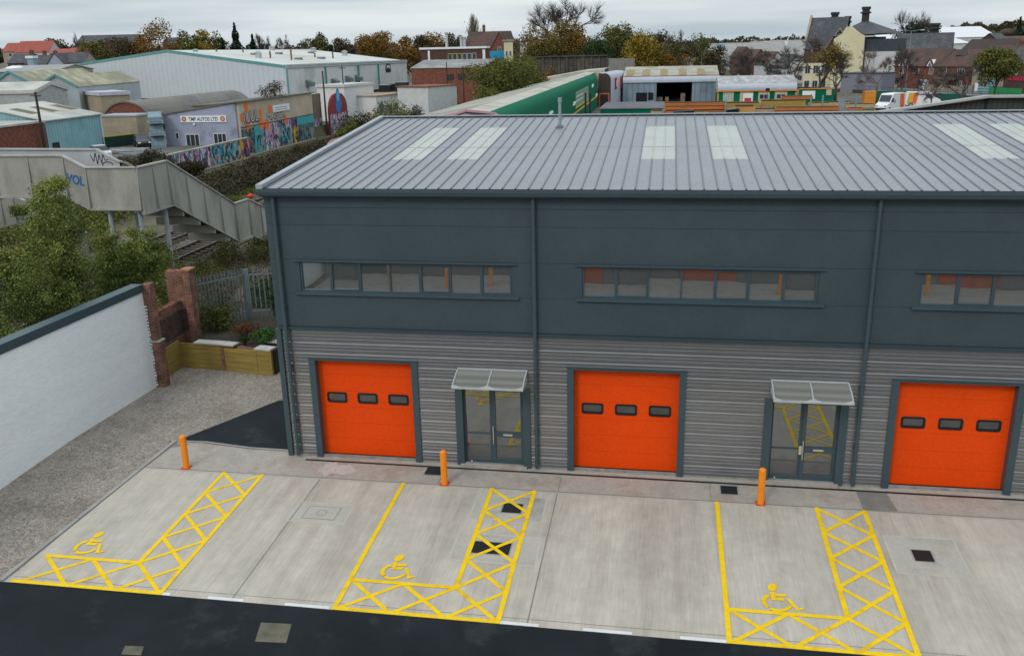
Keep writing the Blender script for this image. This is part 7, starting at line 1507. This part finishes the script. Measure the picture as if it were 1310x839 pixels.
mb.build('ribs', MATS['bright_blue'], t); MB().box(a.x,c.x,a.y,a.y+2.3,1.0,V(630,76,d).z-.003).build('plinth', m_dkst, t)
b = Bd('cream_tower', 'small square cream tower with a flat cornice and two windows', 'tower', V(644.5,53,262).xy, V(656,53,262).xy, 5, 1); h = V(650,53,262).z-1; b.body(h, m_cream); b.roof(h, m_tanwall, ov=.4, th=.4); b.window(b.W*.3, h-4, .6, 1.4, mull=0); b.window(b.W*.7, h-4, .6, 1.4, mull=0)
b = Bd('white_fronted_house', 'brick house with a white rendered side and flat dark roof, left of the big trees', 'house', V(665,54,285).xy, V(700,54,282).xy, 9, 1); h = V(680,54,285).z-1; b.body(h, m_rbrick); b.roof(h, m_slater, ov=.2); b.box('white_side', m_rwhite, 0, b.W*.3, -.08, -.004, -.2, h)
b = Bd('pale_low_house', 'dark low house between the cream tower and the white fronted house', 'house', V(655,60,290).xy, V(666,60,290).xy, 8, 1); b.body(V(660,60,290).z-1, m_dkst, rise=1.5, ridge='v'); b.roof(V(660,60,290).z-1, m_slater, rise=1.5, ridge='v')
# chimneys and flues left of poplar
for i, px_ in enumerate((571,590,594)): p = V(px_, [44,49,50][i], 300); t = thing('metal_flue', ['tallest pale metal flue behind the brown office','left of the two short pale flues by the poplar','right of the two short pale flues by the poplar'][i], 'flue', (p.x,p.y,1)); MB().tube((p.x,p.y,1),(p.x,p.y,p.z),.5,.45,10).build('stack', M('pale_metal', (.5,.52,.55), .5), t); MB().tube((p.x,p.y,p.z),(p.x,p.y,p.z+.5),.65,.65,10).build('cowl', M('pale_metal2', (.4,.42,.45), .5), t)
# viaduct wall across the railway
d = 215; a, c, e = V(684,74,d), V(777,72,d), V(812,74,d+8); t = thing('railway_overbridge', 'dark concrete overbridge parapet crossing the railway behind the long shed', 'bridge', (a.x,a.y,0)); mb = MB(); m_via = M('dark_concrete', (.06,.055,.048), .9, .25, .6, c2=(.10,.09,.075), c2amt=.5)
mb.prism([(a.x,a.y,3.0),(c.x,c.y,3.0),(c.x,c.y,c.z),(a.x,a.y,a.z)], (0,1.2,0)); mb.build('parapet', m_via, t); mb = MB(); n_ = 9
for k in range(n_+1): q = a.lerp(c, k/n_); mb.box(q.x-.25,q.x+.25,q.y-.25,q.y-.003,3,q.z+.15)
mb.build('pilasters', m_via, t); mb = MB(); mb.bar((a.x,a.y+.3,a.z+.15),(c.x,c.y+.3,c.z+.15),1.5,.25); mb.build('coping', m_via, t)
for f in (.1,.5,.95): q = a.lerp(c, f); MB().box(q.x-1,q.x+1,q.y,q.y+2,-.2,3.0).build('pier', m_via, t)
MB().prism([(c.x+.3,c.y,0),(e.x,e.y,0),(e.x,e.y,e.z-.2),(c.x+.3,c.y,c.z-.5)], (0,.5,0)).build('pale_wing_wall', M('pale_concrete', (.30,.28,.25), .9, .15, 1), t)
# graffiti covered palisade fence by the tracks
a, c = G(532,133,.3), G(602,112,.3); a, c = V(532,124,128), V(600,108,150); t = thing('graffiti_fence', 'long grey graffiti covered fence on the far side of the railway', 'fence', (a.x,a.y,0)); MB().prism([(a.x,a.y,0),(c.x,c.y,0),(c.x,c.y,3.0),(a.x,a.y,3.0)], (0,.1,0)).build('panels', graffmat('graffiti_grey', [(.25,.25,.25),(.30,.28,.30),(.10,.10,.11),(.22,.22,.24),(.25,.12,.2),(.28,.28,.28)], 1.3), t); mb = MB(); n_ = 18
for k in range(n_+1): q = a.lerp(c, k/n_); mb.box(q.x-.08,q.x+.08,q.y-.12,q.y-.004,0,3.2)
mb.build('posts', m_steel, t)
lampbase = V(592,85,150)
for i, (px_, py_, d_) in enumerate(((592,85,140),(571,80,180))): p = V(px_, py_, d_); pole(Vector((p.x,p.y,0)), p.z, .13, ['dark signal pole beside the graffiti fence','thin dark pole in front of the red brick shed'][i], False, 'signal_pole')
# left skyline houses
for i, (px0, px1, pye, d, rise, mw, mr, lab, rg) in enumerate([
 (3,40,66,400,3.4,m_tanwall,m_redtile,'red tiled house at the far left with a pale gable','u'),(20,62,67,395,4.4,m_rwhite,m_redtile,'large red tiled roof, biggest of the red roofs','u'),(64,82,69,385,1.8,m_rbrick,m_redtile,'low red roof right of the biggest red roof','u'),(84,102,69,380,2.2,m_rbrick,m_redtile,'red roof nearest the long dark school roof','u'),
 (10,34,81,330,3.0,m_bbrick,m_slater,'slate roofed terraced house, leftmost of the slate roofs','u'),(33,50,82,328,2.8,m_rbrick,m_slater,'slate roofed brick house with white window below the red roofs','u'),(49,64,82,326,2.8,m_rwhite,m_slater,'slate roofed house with pale wall left of the lilac gable','u'),(80,106,80,322,3.2,m_tanwall,m_slater,'slate roofed house right of the lilac gable','u')]):
    b = house('skyline_house', lab, px0, px1, pye, d, d, 12, mw, mr, rise=rise, ridge=rg, group='houses on the left skyline'); 
    for f in (.25,.6): b.window(b.W*f, b.h-2.0, 1.3, 1.3, mull=0)
    if i > 3: b.chimney(b.W*.9, 6, b.h+2, b.h+4.2, w=1.1, d=.9)
b = house('skyline_house', 'lilac rendered gable end house among the slate roofs', 61, 81, 81, 318, 318, 12, m_purple, m_slater, rise=3.2, ridge='v', group='houses on the left skyline'); b.window(b.W*.3, b.h-2.2, 1.3, 1.5); b.window(b.W*.75, b.h-2.2, 1.3, 1.5)
p = V(38,75,310); t = thing('blue_tower_vent', 'pale blue box vent standing above the grey sheds at the left', 'vent', (p.x,p.y,1)); MB().box(p.x-1.1,p.x+1.1,p.y,p.y+2,1,p.z).build('stack', M('vent_blue', (.24,.33,.40), .6), t); MB().box(p.x-1.4,p.x+1.4,p.y-.3,p.y+2.3,p.z,p.z+.8).build('cap', m_white, t)
b = house('school_building', 'long building with a dark slate roof on the skyline above the russet trees', 98, 172, 55, 430, 430, 14, m_rbrick, m_slater, rise=3.4, cat='school'); b = house('school_building', 'brick building end seen right of the orange brown tree', 208, 224, 58, 400, 400, 12, m_rbrick, m_slater, rise=3.0, cat='school')
# low grey sheds between gables and skyline houses
b = house('low_shed', 'wide low grey roofed shed with a round white dome vent behind the gabled sheds', -10, 70, 92, 215, 215, 20, m_tanwall, M('pale_grey_roof', (.30,.30,.30), .8, .1, .4), rise=1.2, cat='shed'); q = V(20,89,222); MB().blob(q, 2.4, 14, 8, .35).build('dome_vent', m_white, b.t, True)

# ------------------------------------------------------------------ the facing unit across the road (seen mirrored in the glass)
YO = -24.6
t = thing('facing_unit_building', 'facing slate blue unit across the road with orange roller doors, mirrored in the upper windows', 'building', (12,YO,0)); zo = H(0,-24)
mb = MB(); mb.box(-8,32,YO-9,YO-.3,zo-.5,8.2); mb.build('wall', m_slate, t); mb = MB(); mb.box(-8,32,YO-.3,YO-.2,zo-.5,zo+4.2)
mb.build('lower_cladding', m_clad, t); MB().prism([(-8.3,YO+.1,8.2),(-8.3,YO-9.3,9.0),(-8.3,YO-9.3,9.2),(-8.3,YO+.1,8.4)], (40.6,0,0)).build('roof', m_roof, t)
for x in (5.0,12.35,25.8):
    MB().box(x,x+3,YO-.19,YO-.12,zo,zo+3.1).build('roller_door', M('dimmed_door_orange', (.42,.06,.008), .6), t)  # door orange darkened to dim its reflection in the upper windows
for x in (-6.5,22.5): MB().box(x,x+1.8,YO-.19,YO-.12,zo,zo+2.4).build('entrance_door', m_slate2, t)
structure('facing_apron', MB().add([(-8,YO-.1,H(0,YO)+.006),(32,YO-.1,H(0,YO)+.006),(32,-17.2,H(0,-17.2)+.006),(-8,-17.2,H(0,-17.2)+.006)], [(0,1,2,3)]), m_conc2)
for k, x in enumerate((-3.7,-.4,2.1,17.4,24.6)): 
    bollard(x,-22.4,['first','second','third','fourth','last'][k]+' orange bollard in the row before the facing unit, mirrored in the windows')
mb = MB()
for x0 in (-4.0,24.2): 
    for (a, b_, c, d) in ((x0,-17.5,x0,-21),(x0+1.2,-17.5,x0+1.2,-21),(x0,-17.5,x0+1.2,-18.7),(x0+1.2,-17.5,x0,-18.7),(x0,-18.7,x0+1.2,-19.9),(x0+1.2,-18.7,x0,-19.9),(x0,-17.5,x0-2.6,-17.5)):
        A = Vector((a,b_,0)); Bq = Vector((c,d,0)); n = (Bq-A).normalized(); n = Vector((-n.y,n.x,0))*.05; mb.add([(p.x,p.y,H(0,p.y)+.014) for p in (A-n,Bq-n,Bq+n,A+n)], [(0,1,2,3)])
structure('facing_bay_marking', mb, m_yel)
